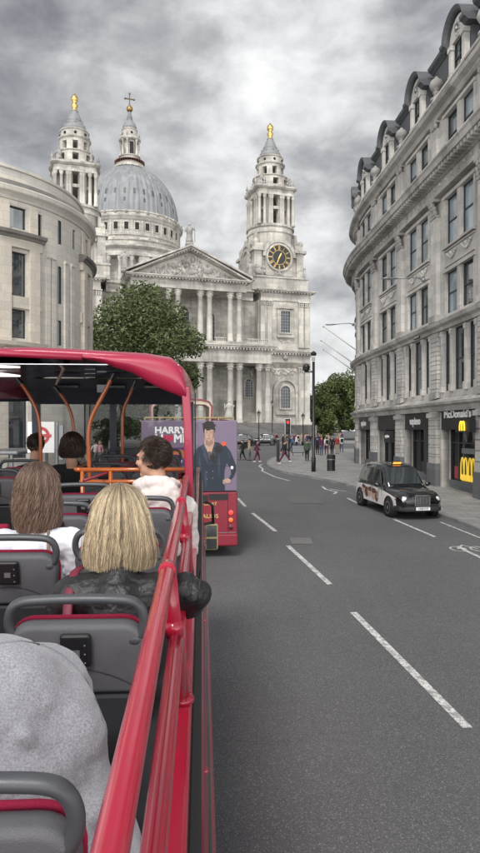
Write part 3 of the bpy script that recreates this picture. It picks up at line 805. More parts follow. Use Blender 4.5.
    par = MB(); pf(par, A0, A1, [(-1.1, 20.7), (-.55, 20.7), (-.55, 21.75), (-.42, 21.8), (-.4, 21.98), (-1.2, 22.0), (-1.2, 20.7)])
    pf(corn, A0, A1, [(-.3, 9.2), (.1, 9.2), (.15, 9.4), (-.3, 9.45)])
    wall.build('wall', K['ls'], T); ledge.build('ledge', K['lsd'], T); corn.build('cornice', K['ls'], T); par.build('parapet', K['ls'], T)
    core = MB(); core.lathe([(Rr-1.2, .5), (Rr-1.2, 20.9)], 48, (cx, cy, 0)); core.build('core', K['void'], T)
    for h in holes:
        dd = .38 if h[1]-h[0] < 3.9 and h[1]-h[0] < 2.5 else .2
        g = MB(); pb(g, h[0], h[1], -.5+dd, -.45+dd, h[2], h[3]); w = g.build('window', K['win'], T)
        f = MB(); r_ = .35
        for u0, u1, v0, v1 in ((h[0], h[0]+r_, h[2], h[3]), (h[1]-r_, h[1], h[2], h[3]), (h[0]+r_, h[1]-r_, h[2], h[2]+.07), (h[0]+r_, h[1]-r_, h[3]-.07, h[3])): pb(f, u0, u1, -.449+dd, -.38+dd, v0, v1)
        f.build('frame', K['frame'], w)
left_building()
# ------------------------------------------------------------------ the cathedral (local x along the west front, y inwards)
def cathedral():
    T = thing('cathedral', 'great domed pale stone cathedral with two west towers and a columned portico', 'cathedral', (-13.1, 134.9, .35), R(17.5))
    st, sc, sdk, ld, vd = K['cath'], K['cathc'], K['cathd'], K['leadl'], K['void']
    def column(x, y, z0, z1, r, par, name='column', cor=True):
        m = MB(); m.smooth = True; h = z1-z0
        prof = [(r*1.35, 0), (r*1.35, .25), (r*1.15, .35), (r*1.25, .5), (r*1.0, .65), (r*1.0, h*.35), (r*.86, h-r*2.1), (r*.95, h-r*2.05), (r*.86, h-r*1.95)]
        if cor: prof += [(r*.95, h-r*1.5), (r*1.1, h-r*1.3), (r*.95, h-r*1.15), (r*1.15, h-r*.7), (r*1.3, h-r*.4), (r*1.05, h-r*.3), (r*1.3, h-r*.1)]
        prof += [(r*1.4, h-.08), (r*1.4, h)]
        m.lathe(prof, 14, (x, y, z0)); m.smooth = False
        if cor:
            for i in range(8):
                a = 2*pi*i/8+.39
                m.ball((x+r*1.15*cos(a), y+r*1.15*sin(a), z0+h-r*1.35), (r*.2, r*.2, r*.28), 5, 4); m.ball((x+r*1.3*cos(a), y+r*1.3*sin(a), z0+h-r*.5), (r*.2, r*.2, r*.2), 5, 4)
        return m.build(name, sc, par)
    def entab(mb, x0, x1, y0, y1, z0, z1, out=.9, dent=True, sides='fblr'):
        """architrave, frieze, dentil course and cornice round a rectangular block"""
        h = z1-z0
        mb.box(x0, x1, y0, y1, z0, z0+h*.3); mb.box(x0+.06, x1-.06, y0+.06, y1-.06, z0+h*.3, z0+h*.66)
        mb.box(x0-.12, x1+.12, y0-.12, y1+.12, z0+h*.66, z0+h*.76)
        mb.box(x0-out*.8, x1+out*.8, y0-out*.8, y1+out*.8, z0+h*.82, z0+h*.92); mb.box(x0-out, x1+out, y0-out, y1+out, z0+h*.92, z1)
        mb.box(x0-.2, x1+.2, y0-.2, y1+.2, z0+h*.76, z0+h*.82)
        if dent:
            n = int((x1-x0)/.62)
            for i in range(n):
                x = x0+(i+.5)*(x1-x0)/n; mb.box(x-.17, x+.17, y0-out*.72, y0-.2, z0+h*.72, z0+h*.819)
            n = int((y1-y0)/.62)
            for i in range(n):
                y = y0+(i+.5)*(y1-y0)/n; mb.box(x0-out*.72, x0-.2, y-.17, y+.17, z0+h*.72, z0+h*.819)
    def wallx(mb, x0, x1, y0, y1, z0, z1, holes):
        xs = sorted({x0, x1}|{h[0] for h in holes}|{h[1] for h in holes}); zs = sorted({z0, z1}|{h[2] for h in holes}|{h[3] for h in holes})
        for i in range(len(xs)-1):
            for j in range(len(zs)-1):
                a, b = (xs[i]+xs[i+1])/2, (zs[j]+zs[j+1])/2
                if not any(h[0] < a < h[1] and h[2] < b < h[3] for h in holes): mb.box(xs[i], xs[i+1], y0, y1, zs[j], zs[j+1])
    def archwin(par, x, yf, z0, w, h, glass='winc', frame=True, arched=True):
        """a window: glass panel and stone surround standing proud of the wall face yf"""
        g = MB(); n = 12
        pts = [(x-w, z0), (x+w, z0)]+([(x+w*cos(pi*i/n), z0+h-w+w*sin(pi*i/n)) for i in range(n+1)] if arched else [(x+w, z0+h), (x-w, z0+h)])
        g.prism(pts, yf-.06, yf-.01, axis='y'); o = g.build('window', K[glass], par)
        f = MB()
        f.box(x-w-.35, x-w, yf-.28, yf, z0-.3, z0+h-(w if arched else 0)); f.box(x+w, x+w+.35, yf-.28, yf, z0-.3, z0+h-(w if arched else 0)); f.box(x-w, x+w, yf-.3, yf, z0-.3, z0)
        if arched:
            rings = []
            for i in range(n+1):
                a = pi*i/n; rings.append([(x+r_*cos(a), y_, z0+h-w+r_*sin(a)) for r_, y_ in ((w, yf-.28), (w+.35, yf-.28), (w+.35, yf), (w, yf))])
            f.loft(rings)
        else: f.box(x-w-.35, x+w+.35, yf-.28, yf, z0+h, z0+h+.35)
        k = MB(); 
        for i in range(1, 4): k.box(x-w+2*w*i/4-.04, x-w+2*w*i/4+.04, yf-.09, yf-.061, z0, z0+h-(w*.4 if arched else 0))
        for i in range(1, 7): k.box(x-w, x+w, yf-.085, yf-.062, z0+h*i/7-.03, z0+h*i/7+.03)
        f.build('surround', st, o); k.build('glazing_bar', K['steel'], o)
        return o
    def carve(mb, x0, x1, z0, z1, y, n, r=.3, inside=None, rnd=random.Random(3)):
        k = 0
        while k < n:
            x, z = rnd.uniform(x0, x1), rnd.uniform(z0, z1)
            if inside and not inside(x, z): continue
            k += 1
            s = rnd.uniform(.5, 1.1)*r
            mb.ball((x, y, z), (s*rnd.uniform(.5, 1.2), s*.7, s*rnd.uniform(.6, 1.5)), 6, 4)
    def statue(x, y, z, h, par, lean=0):
        m = MB(); k = h/4
        m.box(x-.6*k, x+.6*k, y-.6*k, y+.6*k, z, z+.5*k)
        m.lathe([(.62*k, .5*k), (.68*k, .8*k), (.52*k, 1.7*k), (.56*k, 2.5*k), (.62*k, 3.0*k), (.3*k, 3.3*k), (.16*k, 3.4*k)], 10, (x, y, z), fn=lambda r, zz, a: r*(1+.12*sin(5*a)))
        m.ball((x+lean*k, y, z+3.66*k), (.24*k, .26*k, .32*k), 8, 6)
        m.cap((x-.55*k, y, z+3.0*k), .17*k, (x-.85*k, y-.3*k, z+2.3*k), .14*k, 6); m.cap((x+.55*k, y, z+3.0*k), .17*k, (x+.7*k, y-.5*k, z+2.7*k), .13*k, 6)
        m.cap((x+.9*k, y-.3*k, z+.6*k), .06*k, (x+.8*k, y-.5*k, z+3.4*k), .05*k, 5)
        return m.build('statue', sdk, par, smooth=True)
    def urn(x, y, z, k, par, name='urn'):
        m = MB(); m.lathe([(.35*k, 0), (.35*k, .5*k), (.2*k, .6*k), (.16*k, .8*k), (.42*k, 1.2*k), (.36*k, 1.5*k), (.14*k, 1.7*k), (.2*k, 1.9*k), (.09*k, 2.2*k), (.02, 2.7*k)], 10, (x, y, z)); return m.build(name, sdk, par, smooth=True)
    Z0, L1, L2, U0, U1, U2 = 5.1, 16.8, 20.3, 20.9, 30.5, 32.7
    # steps
    m = MB()
    for i in range(22):
        m.box(-19-.0*i, 19, -27+.62*i, -12.4+.001*i, 1.0 if i == 0 else 1.3+.17*(i-1)+.01, 1.3+.17*i)
    m.box(-19.5, -18.9, -27, -12, .9, 4.6); m.box(18.9, 19.5, -27, -12, .9, 4.6)
    m.box(-18.9, 18.9, -13.2, -4.9, .9, Z0)
    m.build('steps', K['steps'], T)
    # podium and lower storey
    m = MB()
    m.box(-27.3, 27.3, -6.9, 60, .4, Z0-.3); m.box(-27.6, 27.6, -7.2, 60.3, Z0-.3, Z0+.3); m.box(-27.5, 27.5, -7.1, 60.2, .4, 1.9)
    wallx(m, -16, 16, -4.9, -4.0, Z0+.3, L1, [(-1.7, 1.7, Z0+.3, 11.5), (-12.4, -10.4, Z0+.3, 9.8), (10.4, 12.4, Z0+.3, 9.8)])
    m.box(-27, -16, -6.5, 6.5, Z0+.3, L1); m.box(16, 27, -6.5, 6.5, Z0+.3, L1)
    m.box(-26.3, 26.3, 6.5, 60, Z0+.3, L1)
    m.box(-16, 16, -3.3, -3.0, Z0+.3, L1)
    m.box(-27, -16, -6.5, 6.5, U0, U1); m.box(16, 27, -6.5, 6.5, U0, U1); m.box(-26.3, 26.3, 6.5, 60, U0, U1)
    wallx(m, -16, 16, -4.4, -3.6, U0, U1, [(-1.6, 1.6, U0+.8, 28.4), (5.2, 6.8, U0+.9, 26.8), (-6.8, -5.2, U0+.9, 26.8)]); m.box(-16, 16, -3.2, -2.9, U0, U1)
    m.build('wall', st, T)
    m = MB(); entab(m, -16.4, 16.4, -12.4, -6.0, L1, L2); 
    for sg in (-1, 1):
        a, b = sorted((sg*16.4, sg*27.2)); m.box(a+(.9 if sg > 0 else 0), b-(.9 if sg < 0 else 0), -6.7, 6.7, L1, L1+1.0); 
        entab(m, *sorted((sg*17.4, sg*27.2)), -6.7, 6.7, L1+.01, L2-.01)
        m.box(*sorted((sg*16, sg*27.05)), -6.55, 6.55, L2, U0)
    entab(m, -26.6, 26.6, 7.6, 59.8, L1+.02, L2-.02, dent=False)
    m.box(-16.2, 16.2, -12.2, -3.4, L2, L2+.35)
    # balustrade of the upper portico
    m.box(-15.9, 15.9, -12.0, -11.6, L2+.35, L2+.6); 
    entab(m, -11.2, 11.2, -12.2, -4.2, U1, U2+.001, out=1.0)
    for sg in (-1, 1):
        entab(m, *sorted((sg*16.1, sg*27.2)), -6.7, 6.7, U1+.01, U2-.01, out=1.0)
        m.box(*sorted((sg*12.3, sg*15.0)), -5.1, -4, U1, U2-.2); m.box(*sorted((sg*11.0, sg*15.0)), -5.9, -3.3, U2-.55, U2-.03)
    entab(m, -26.6, 26.6, 7.8, 59.8, U1+.02, U2-.02, dent=False)
    m.build('entablature', st, T)
    m = MB(); m.box(-15.9, 15.9, -9, 6.2, U1-1.2, U1-.05) if 0 else m.box(-11, 11, -4.3, 8, U2, U2+.3)
    m.prism([(-11, U2+.3), (11, U2+.3), (0, 38.0)], -10.6, 60, axis='y'); m.box(-25, 25, 9, 59, U2-.1, U2+1.4); m.build('nave_roof', ld, T)
    # giant columns
    for cx_ in (-15, -9.1, -3.1, 3.1, 9.1, 15):
        for o in (-.92, .92):
            column(cx_+o, -11.4, Z0, L1, .62, T)
            if abs(cx_) < 12: column(cx_+o, -11.3, U0-.2, U1, .55, T)
    m = MB()
    for cx_ in (-9.1, -3.1, 3.1, 9.1): m.box(cx_-1.7, cx_+1.7, -12.1, -10.5, L2+.6, U0-.2)
    for x in [q*.42-15.7 for q in range(76)]:
        if not any(abs(x-c_) < 1.8 for c_ in (-9.1, -3.1, 3.1, 9.1)): m.box(x-.09, x+.09, -11.9, -11.7, L2+.6, L2+1.15)
    m.box(-15.8, -10.9, -12.0, -11.6, L2+1.15, L2+1.32); m.box(10.9, 15.8, -12.0, -11.6, L2+1.15, L2+1.32)
    for a, b in ((-7.3, -4.9), (-1.3, 1.3), (4.9, 7.3)): m.box(a, b, -12.0, -11.6, L2+1.15, L2+1.32)
    m.build('balustrade', st, T)
    # pilasters on the tower fronts and sides
    m = MB()
    for sg in (-1, 1):
        for u in (16.5, 18.0, 25.0, 26.4):
            for z0_, z1_, w in ((Z0+.3, L1, .55), (U0, U1, .5)):
                m = MB(); m.box(sg*u-w, sg*u+w, -6.85, -6.45, z0_, z1_-1.1); m.box(sg*u-w-.12, sg*u+w+.12, -7.0, -6.45, z0_, z0_+.6); m.box(sg*u-w-.16, sg*u+w+.16, -7.05, -6.45, z1_-.25, z1_-.001)
                for i in range(6): m.ball((sg*u-w+.1+(2*w-.2)*(i % 3)/2, -6.9, z1_-.95+.38*(i//3)), (.2, .18, .24), 5, 4)
                m.build('pilaster', sc, T)
        for v in (-5.6, -4.1, 4.2, 5.7):
            for z0_, z1_, w in ((Z0+.3, L1, .55), (U0, U1, .5)):
                for fx in (16, 27) if sg > 0 else (-16, -27):
                    s2 = 1 if (fx in (27, -16)) else -1
                    a, b = sorted((fx-.1*s2, fx+.3*s2)); m = MB(); m.box(a, b, v-w, v+w, z0_, z1_-.002); m.build('pilaster', sc, T)
    m = MB()
    for sg in (-1, 1):
        carve(m, sg*21.5-2.7, sg*21.5+2.7, L1-1.6, L1-.3, -6.55, 60, .33); carve(m, sg*21.5-1.0, sg*21.5+1.0, 21.9, 22.7, -6.55, 14, .25)
    carve(m, 12.5, 15.3, L1-2.2, L1-.6, -4.95, 26, .3); carve(m, 5, 7.6, U1-1.8, U1-.7, -4.45, 16, .25)
    m.build('carving', sc, T)
    # windows of the front
    for sg in (-1, 1):
        archwin(T, sg*21.5, -6.55, 8.3, 1.0, 4.6); archwin(T, sg*21.5, -6.55, 24.0, 1.0, 4.4, arched=False)
        m = MB(); n = 16; rings = []
        for i in range(n+1):
            a = pi*i/n; rings.append([(sg*21.5+r_*cos(a), y_, 11.8+r_*sin(a)) for r_, y_ in ((2.2, -6.95), (2.75, -6.95), (2.75, -6.49), (2.2, -6.49))])
        m.loft(rings); m.box(sg*21.5-2.75, sg*21.5-2.2, -6.9, -6.49, Z0+.3, 11.8); m.box(sg*21.5+2.2, sg*21.5+2.75, -6.9, -6.49, Z0+.3, 11.8)
        m.box(sg*21.5-2.1, sg*21.5+2.1, -6.9, -6.49, 6.9, 7.6)
        m.prism([(sg*21.5-1.9, 28.9), (sg*21.5+1.9, 28.9), (sg*21.5, 30.0)], -7.1, -6.49, axis='y'); m.box(sg*21.5-1.9, sg*21.5+1.9, -7.0, -6.49, 22.9, 23.4)
        m.box(sg*21.5-1.75, sg*21.5-1.4, -6.85, -6.49, 23.4, 28.9); m.box(sg*21.5+1.4, sg*21.5+1.75, -6.85, -6.49, 23.4, 28.9)
        m.build('aedicule', st, T); m = MB(); m.ball((sg*21.5, -6.9, 18.9), (.6, .25, .6), 12, 8); m.build('roundel_carving', st, T)
        archwin(T, sg*14.0, -4.95, 8.6+2, .75, 3.6); archwin(T, sg*6.1, -4.46, U0+1.0, .7, 5.6)
        d = MB(); d.box(sg*11.4-1.0, sg*11.4+1.0, -4.7, -4.6, Z0+.3, 9.8); d.build('door', K['bark'], T)
    d = MB(); d.box(-1.7, 1.7, -4.6, -4.5, Z0+.3, 11.5); d.build('door', K['bark'], T)
    archwin(T, 0, -4.46, U0+.9, 1.5, 6.8); 
    # pediment
    m = MB(); m.prism([(-11.2, U2), (11.2, U2), (0, 37.7)], -11.4, -3, axis='y')
    for sg in (-1, 1):
        for y0_, y1_, dz, th in ((-13.25, -3, .0, .35), (-12.9, -3, -.36, .34), (-12.2, -3, -.72, .34)):
            q = [(sg*12.2, U2+.05+dz+.3), (0, 38.45+dz), (0, 38.45+dz+th), (sg*12.2, U2+.05+dz+th+.3)]
            if dz < -.1: q = [(sg*11.3, U2+.02), (0, 38.45+dz), (0, 38.45+dz+th), (sg*12.0, U2+.02)]
            m.prism(q if sg > 0 else q[::-1], y0_, y1_, axis='y')
        for i in range(22):
            u = (i+.5)/22; x = sg*11.4*(1-u); z = U2+5.05*u+.1
            m.box(x-.16, x+.16, -12.75, -12.1, z, z+.24)
    m.build('pediment', st, T)
    m = MB(); carve(m, -8.6, 8.6, U2+.1, 37, -11.45, 190, .42, lambda x, z: z < U2+4.3*(1-abs(x)/9.4)); m.build('pediment_carving', sdk, T)
    statue(0, -11.5, 38.9, 4.4, T); statue(-12.2, -11.2, U2+.3, 4.2, T); statue(12.4, -11.2, U2+.3, 4.2, T); statue(-6, -11.5, 35.9+.3, 3.4, T) if 0 else None
    # ---- towers
    def tower(cx_, clock):
        w = MB(); b = MB()
        tz = U2
        tower_root = None
        w.box(cx_-6.2, cx_+6.2, -6.2, 6.2, tz, tz+2.6); w.box(cx_-6.4, cx_+6.4, -6.4, 6.4, tz+2.6, tz+2.95)
        w.box(cx_-5.0, cx_+5.0, -5.0, 5.0, tz+2.95, 41.2); w.box(cx_-5.7, cx_+5.7, -3.1, 3.1, tz+2.95, 41.0); 
        w.box(cx_-5.7, cx_+5.7, -5.3, -3.1, 40.6, 41.4) if 0 else None
        for sx in (-1, 1):
            for sy in (-1, 1):
                w.box(*sorted((cx_+sx*3.9, cx_+sx*5.5)), *sorted((sy*3.9, sy*5.5)), tz+2.95, 40.9)
                w.box(*sorted((cx_+sx*3.4, cx_+sx*6.0)), *sorted((sy*3.4, sy*6.0)), 40.9, 41.5)
                w.box(*sorted((cx_+sx*3.6, cx_+sx*5.4)), *sorted((sy*3.6, sy*5.4)), 41.5, 42.6)
                # scroll buttress
                pts = [(4.2, 42.6), (5.7, 42.6), (5.5, 43.4), (4.9, 44.0), (4.7, 45.2), (4.2, 45.4)]
                for k_ in (-1,): w.prism([(cx_+sx*q[0], q[1]) for q in (pts if sx > 0 else pts[::-1])], sy*3.2-.4 if sy < 0 else 2.8, sy*3.2+.4 if sy < 0 else 3.6, axis='y')
                w.ball((cx_+sx*5.0, sy*5.0, 43.0), (.6, .6, .7), 8, 6)
        # curved gables over the clock on the front and the sides
        for ax in (0, 1):
            n = 16; rings = []
            for i in range(n+1):
                a = pi*i/n
                for_ = [(3.0, 5.15), (3.55, 5.15), (3.75, 5.75), (3.05, 5.75)]
                if ax == 0: rings.append([(cx_+r_*cos(a), -y_, 39.9+r_*sin(a)) for r_, y_ in for_])
                else: rings.append([(cx_-y_, r_*cos(a), 39.9+r_*sin(a)) for r_, y_ in for_])
            w.loft(rings)
            disc = [(3.05*cos(pi*i/20), 39.9+3.05*sin(pi*i/20)) for i in range(21)]+[(-3.05, 36), (3.05, 36)]
            if ax == 0: w.prism([(cx_+p[0], p[1]) for p in disc], -5.45, -4.4, axis='y')
            else: w.prism([(p[0], p[1]) for p in disc], cx_-5.45, cx_-4.4, axis='x')
        w.lathe([(4.9, 40.5), (4.9, 45.3), (5.1, 45.4), (5.1, 45.9), (4.9, 46.2), (4.9, 46.9)], 32, (cx_, 0, 0))
        to = w.build('bell_tower', st, T)
        # round faces
        f = MB()
        if clock:
            f.smooth = False
            def ring(r0, r1, y0, y1, z=39.8, n=40):
                f.loft([[(cx_+r_*cos(2*pi*i/n), y_, z+r_*sin(2*pi*i/n)) for r_, y_ in ((r0, y0), (r1, y0), (r1, y1), (r0, y1))] for i in range(n+1)], cap=False)
            ring(2.55, 2.95, -5.75, -5.44); f.build('clock_surround', st, to)
            g = MB(); g.prism([(cx_+2.56*cos(2*pi*i/40), 39.8+2.56*sin(2*pi*i/40)) for i in range(40)], -5.52, -5.455, axis='y'); face = g.build('clock_face', K['black'], to)
            f = MB(); ring(2.49, 2.56, -5.56, -5.521); ring(1.45, 1.52, -5.55, -5.521)
            f.build('clock_ring', K['gold'], face)
            for i in range(12):
                nn = MB()
                a = pi/2-2*pi*i/12
                mt = M.Translation((cx_+2.02*cos(a), -5.55, 39.8+2.02*sin(a))) @ M.Rotation(-(a-pi/2), 4, 'Y')
                nn.m = mt
                rom = ('XII', 'I', 'II', 'III', 'IIII', 'V', 'VI', 'VII', 'VIII', 'IX', 'X', 'XI')[i]
                wd = {'I': .12, 'V': .2, 'X': .2}; tot = sum(wd[c_] for c_ in rom); x = -tot/2
                for c_ in rom:
                    q = wd[c_]
                    if c_ == 'I': nn.box(x+.035, x+q-.035, -.02, .02, -.4, .4)
                    elif c_ == 'V': nn.add([(x, -.02, .4), (x+.1, -.02, .4), (x+q/2+.03, -.02, -.4), (x+q/2-.05, -.02, -.4)], [(0, 1, 2, 3)]); nn.add([(x+q, -.021, .4), (x+q-.07, -.021, .4), (x+q/2-.03, -.021, -.4), (x+q/2+.03, -.021, -.4)], [(0, 3, 2, 1)])
                    else: nn.add([(x, -.02, .4), (x+.1, -.02, .4), (x+q, -.02, -.4), (x+q-.1, -.02, -.4)], [(0, 1, 2, 3)]); nn.add([(x+q, -.021, .4), (x+q-.07, -.021, .4), (x, -.021, -.4), (x+.07, -.021, -.4)], [(0, 3, 2, 1)])
                    x += q
                nn.m = None; nn.build('clock_numeral', K['gold'], face)
            for a, ln, wdh in ((R(62), 1.15, .17), (R(-112), 1.75, .11)):
                h_ = MB(); d = V((cos(a), 0, sin(a))); h_.tube([V((cx_, -5.64, 39.8))-d*.4, V((cx_, -5.64, 39.8))+d*ln*.6, V((cx_, -5.64, 39.8))+d*ln], [wdh*.7, wdh, .03], 6, flat=.4); h_.build('clock_hand', K['gold'], face)
        # blind oculus on the side
        n = 32; f = MB()
        f.loft([[(x_, r_*cos(2*pi*i/n), 39.7+r_*1.15*sin(2*pi*i/n)) for r_, x_ in ((1.9, cx_-5.75), (2.4, cx_-5.75), (2.4, cx_-5.44), (1.9, cx_-5.44))] for i in range(n+1)], cap=False)
        f.build('oculus', st, to)
        f = MB(); f.prism([(1.9*cos(2*pi*i/n), 39.7+2.18*sin(2*pi*i/n)) for i in range(n)], cx_-5.5, cx_-5.452, axis='x'); f.build('oculus_panel', sdk, to)
        # open belvedere
        d = MB(); Zb, Zt = 46.9, 53.4
        for k_ in range(8):           # eight piers of the inner ring
            a = 2*pi*(k_+.5)/8
            d.lathe([(3.7, Zb), (3.7, Zt)], 4, (cx_, 0, 0), a-.22, a+.22); d.lathe([(2.6, Zb), (2.6, Zt)], 4, (cx_, 0, 0), a-.22, a+.22)
            for aa in (a-.22, a+.22): d.add([(cx_+2.6*cos(aa), 2.6*sin(aa), Zb), (cx_+3.7*cos(aa), 3.7*sin(aa), Zb), (cx_+3.7*cos(aa), 3.7*sin(aa), Zt), (cx_+2.6*cos(aa), 2.6*sin(aa), Zt)], [(0, 1, 2, 3)])
        d.lathe([(2.3, 50.6), (3.65, 50.6), (3.65, 51.2), (2.3, 51.2)], 32, (cx_, 0, 0))
        d.lathe([(5.2, Zb-.3), (5.2, Zb+.15), (4.9, Zb+.3)], 32, (cx_, 0, 0))
        d.build('belvedere', st, to)
        for k_ in range(4):
            a = pi/4+k_*pi/2
            for da, rr in ((-.19, 4.75), (.19, 4.75), (0, 5.35), (-.42, 4.15), (.42, 4.15)):
                column(cx_+rr*cos(a+da), rr*sin(a+da), Zb+.1, Zt, .34, to)
            column(cx_+4.0*cos(a-pi/4-.26), 4.0*sin(a-pi/4-.26), Zb+.1, Zt, .3, to); column(cx_+4.0*cos(a-pi/4+.26), 4.0*sin(a-pi/4+.26), Zb+.1, Zt, .3, to)
        # cornice, scalloped outwards over the corner groups
        def lob(r, z, a):
            return r+max(0, cos(4*(a-pi/4)))**1.5*1.25
        e = MB(); e.lathe([(4.3, Zt), (4.3, Zt+.5), (4.2, Zt+.55), (4.2, Zt+1.1), (4.6, Zt+1.25), (4.95, Zt+1.5), (5.0, Zt+1.85), (4.6, Zt+1.95), (4.0, Zt+2.0)], 48, (cx_, 0, 0), fn=lob)
        Z = Zt+2.0
        e.lathe([(4.1, Z), (4.1, Z+.35), (3.9, Z+.4), (3.7, Z+.41)], 48, (cx_, 0, 0), fn=lambda r, z, a: r+max(0, cos(4*(a-pi/4)))**2*.5)
        # upper drum with arches, in three receding stages
        for k_ in range(8):
            a = 2*pi*(k_+.5)/8
            for r0, r1, z0_, z1_, hw in ((2.7, 3.6, Z+.3, Z+2.3, .22), (2.0, 2.9, Z+2.6, Z+5.2, .21)):
                e.lathe([(r1, z0_), (r1, z1_)], 3, (cx_, 0, 0), a-hw, a+hw)
                for aa in (a-hw, a+hw): e.add([(cx_+r0*cos(aa), r0*sin(aa), z0_), (cx_+r1*cos(aa), r1*sin(aa), z0_), (cx_+r1*cos(aa), r1*sin(aa), z1_), (cx_+r0*cos(aa), r0*sin(aa), z1_)], [(0, 1, 2, 3)])
        e.lathe([(2.5, Z+1.9), (3.62, Z+1.9), (3.62, Z+2.3), (3.85, Z+2.45), (3.85, Z+2.6), (3.0, Z+2.75), (2.2, Z+2.75)], 32, (cx_, 0, 0))
        e.lathe([(2.0, Z+4.6), (2.92, Z+4.6), (2.92, Z+5.1), (3.2, Z+5.3), (3.25, Z+5.5), (2.75, Z+5.65), (2.7, Z+6.8), (2.9, Z+6.95), (2.9, Z+7.1), (2.5, Z+7.2)], 32, (cx_, 0, 0))
        e.build('lantern_stage', st, to)
        o = MB()
        for k_ in range(8):
            a = 2*pi*k_/8; o.ball((cx_+2.72*cos(a), 2.72*sin(a), Z+6.2), (.28, .28, .3), 8, 6)
        o.build('oculus', vd, to)
        c = MB(); c.lathe([(2.5, Z+7.2), (2.3, Z+7.9), (1.75, Z+8.7), (1.5, Z+9.2), (1.6, Z+9.3), (1.35, Z+9.7), (1.15, Z+10.3), (.8, Z+11.0), (.65, Z+11.3), (.75, Z+11.4), (.45, Z+11.5)], 24, (cx_, 0, 0), fn=lambda r, z, a: r*(1+.03*cos(16*a)))
        for k_ in range(8): c.ball((cx_+1.9*cos(2*pi*k_/8), 1.9*sin(2*pi*k_/8), Z+8.6), (.22, .22, .3), 6, 4)
        c.build('lead_cupola', ld, to, smooth=True)
        g = MB(); g.lathe([(.5, 0), (.62, .2), (.4, .5), (.62, .9), (.7, 1.2), (.4, 1.5), (.3, 1.65), (.62, 2.0), (.72, 2.4), (.62, 2.8), (.3, 3.15), (.1, 3.5), (.0, 3.55)], 14, (cx_, 0, Z+11.45), fn=lambda r, z, a: r*(1+.08*cos(7*a+z*6)))
        g.build('gilded_pineapple', K['gold'], to, smooth=True)
        for k_ in range(4):
            a = pi/4+k_*pi/2
            for da in (-.2, .2): urn(cx_+5.2*cos(a+da), 5.2*sin(a+da), Z, .75, to)
            urn(cx_+4.3*cos(a), 4.3*sin(a), Z+.4, 1.05, to)
        for sx in (-1, 1): statue(cx_+sx*5.3, -5.3, tz+2.95-1.2+1.2, 3.0, to)
        m_ = MB(); carve(m_, cx_-5.6, cx_-3.2, 36.0, 37.6, -6.0, 24, .4); carve(m_, cx_-1.2, cx_+1.2, 36, 36.6, -6.0, 10, .3); m_.build('carving', sdk, to)
    tower(20.6, True); tower(-20.6, True)
    # ---- dome
    D = 80.; DX = 1.3; dq = 4.0
    m = MB(); m.box(-24, 24, 60, 100, .4, 33); m.box(-38, 38, 66, 94, .4, 31); m.box(-38.6, 38.6, 65.4, 94.6, 31, 32.2)
    m.lathe([(19.5, 30), (19.5, 44), (20, 44.2), (20, 45), (16.2, 45.1)], 64, (DX, D, 0))
    m.lathe([(15.8, 45), (15.8, 56.0)], 64, (DX, D, 0))
    m.lathe([(18.6, 55.6), (19.0, 55.7), (19.0, 56.6), (18.8, 56.8), (18.8, 57.6), (19.6, 58.1), (19.9, 58.4), (19.9, 58.8), (18.8, 59.0), (16, 59.1)], 96, (DX, D, 0))
    m.lathe([(18.2, 59), (18.2, 60.4), (18.5, 60.5), (18.5, 60.8), (16, 60.9)], 96, (DX, D, 0))
    m.lathe([(16.3, 60), (16.3, 62.4), (16.6, 62.5), (16.6, 62.8), (16.2, 62.9), (16.2, 67.1), (16.5, 67.3), (16.8, 67.8), (17.2, 68.2), (17.3, 68.7), (16.8, 68.9), (16.3, 69.5), (16.6, 69.6), (16.6, 70.0), (15.8, 70.1)], 96, (DX, D, 0))
    drum = m.build('drum', st, T)
    for i in range(32):
        a = 2*pi*(i+.5)/32
        if cos(a+pi/2) < -.3: continue
        c = (DX+18.1*cos(a), D+18.1*sin(a))
        if i % 4 == 0:
            q = MB(); q.m = M.Translation((DX, D, 0)) @ M.Rotation(a, 4, 'Z'); q.box(15.7, 18.8, -1.6, 1.6, 45.1, 55.6); q.build('pier', st, drum)
        column(c[0], c[1], 45.1, 55.6, .62, drum)
    for i in range(32):
        a = 2*pi*i/32
        q = MB(); q.m = M.Translation((DX, D, 0)) @ M.Rotation(a, 4, 'Z')
        q.box(15.9, 16.23, -.62, .62, 64.2, 66.4); w_ = q.build('window', vd, drum)
        q = MB(); q.m = M.Translation((DX, D, 0)) @ M.Rotation(a, 4, 'Z')
        for y0_, y1_, z0_, z1_ in ((-.85, -.62, 64.0, 66.6), (.62, .85, 64.0, 66.6), (-.62, .62, 66.4, 66.65), (-.7, .7, 63.9, 64.2)): q.box(16.1, 16.38, y0_, y1_, z0_, z1_)
        q.box(16.1, 16.36, 1.3, 1.9, 62.9, 67.1); q.build('surround', st, w_)
        q = MB(); q.m = M.Translation((DX, D, 0)) @ M.Rotation(a, 4, 'Z'); q.box(18.3, 18.55, -.3, .3, 60.8, 61.2); q.ball((16.9, 0, 69.4), (.5, .5, .55), 6, 5); q.build('finial', sdk, drum)
    # ribbed lead shell
    def rib(r, z, a):
        u = (a*32/(2*pi)) % 1.0
        return r*(1+.02*(1 if u < .26 else 0)-.008*cos(2*pi*(u-.12)))
    prof = [(15.9, 70.0), (15.9, 70.5), (15.6, 70.6)]
    HT, DR = 18.3, 15.6
    for i in range(19):
        th = R(2)+R(72)*i/18; prof.append((DR*cos(th), 70.6+HT*sin(th)))
    prof += [(4.4, 88.4)]
    dl = K['domelead'] = simple('weathered_dome_lead', (.235, .24, .245), .6, 0, .35, .35, bump=.15, bscale=3)
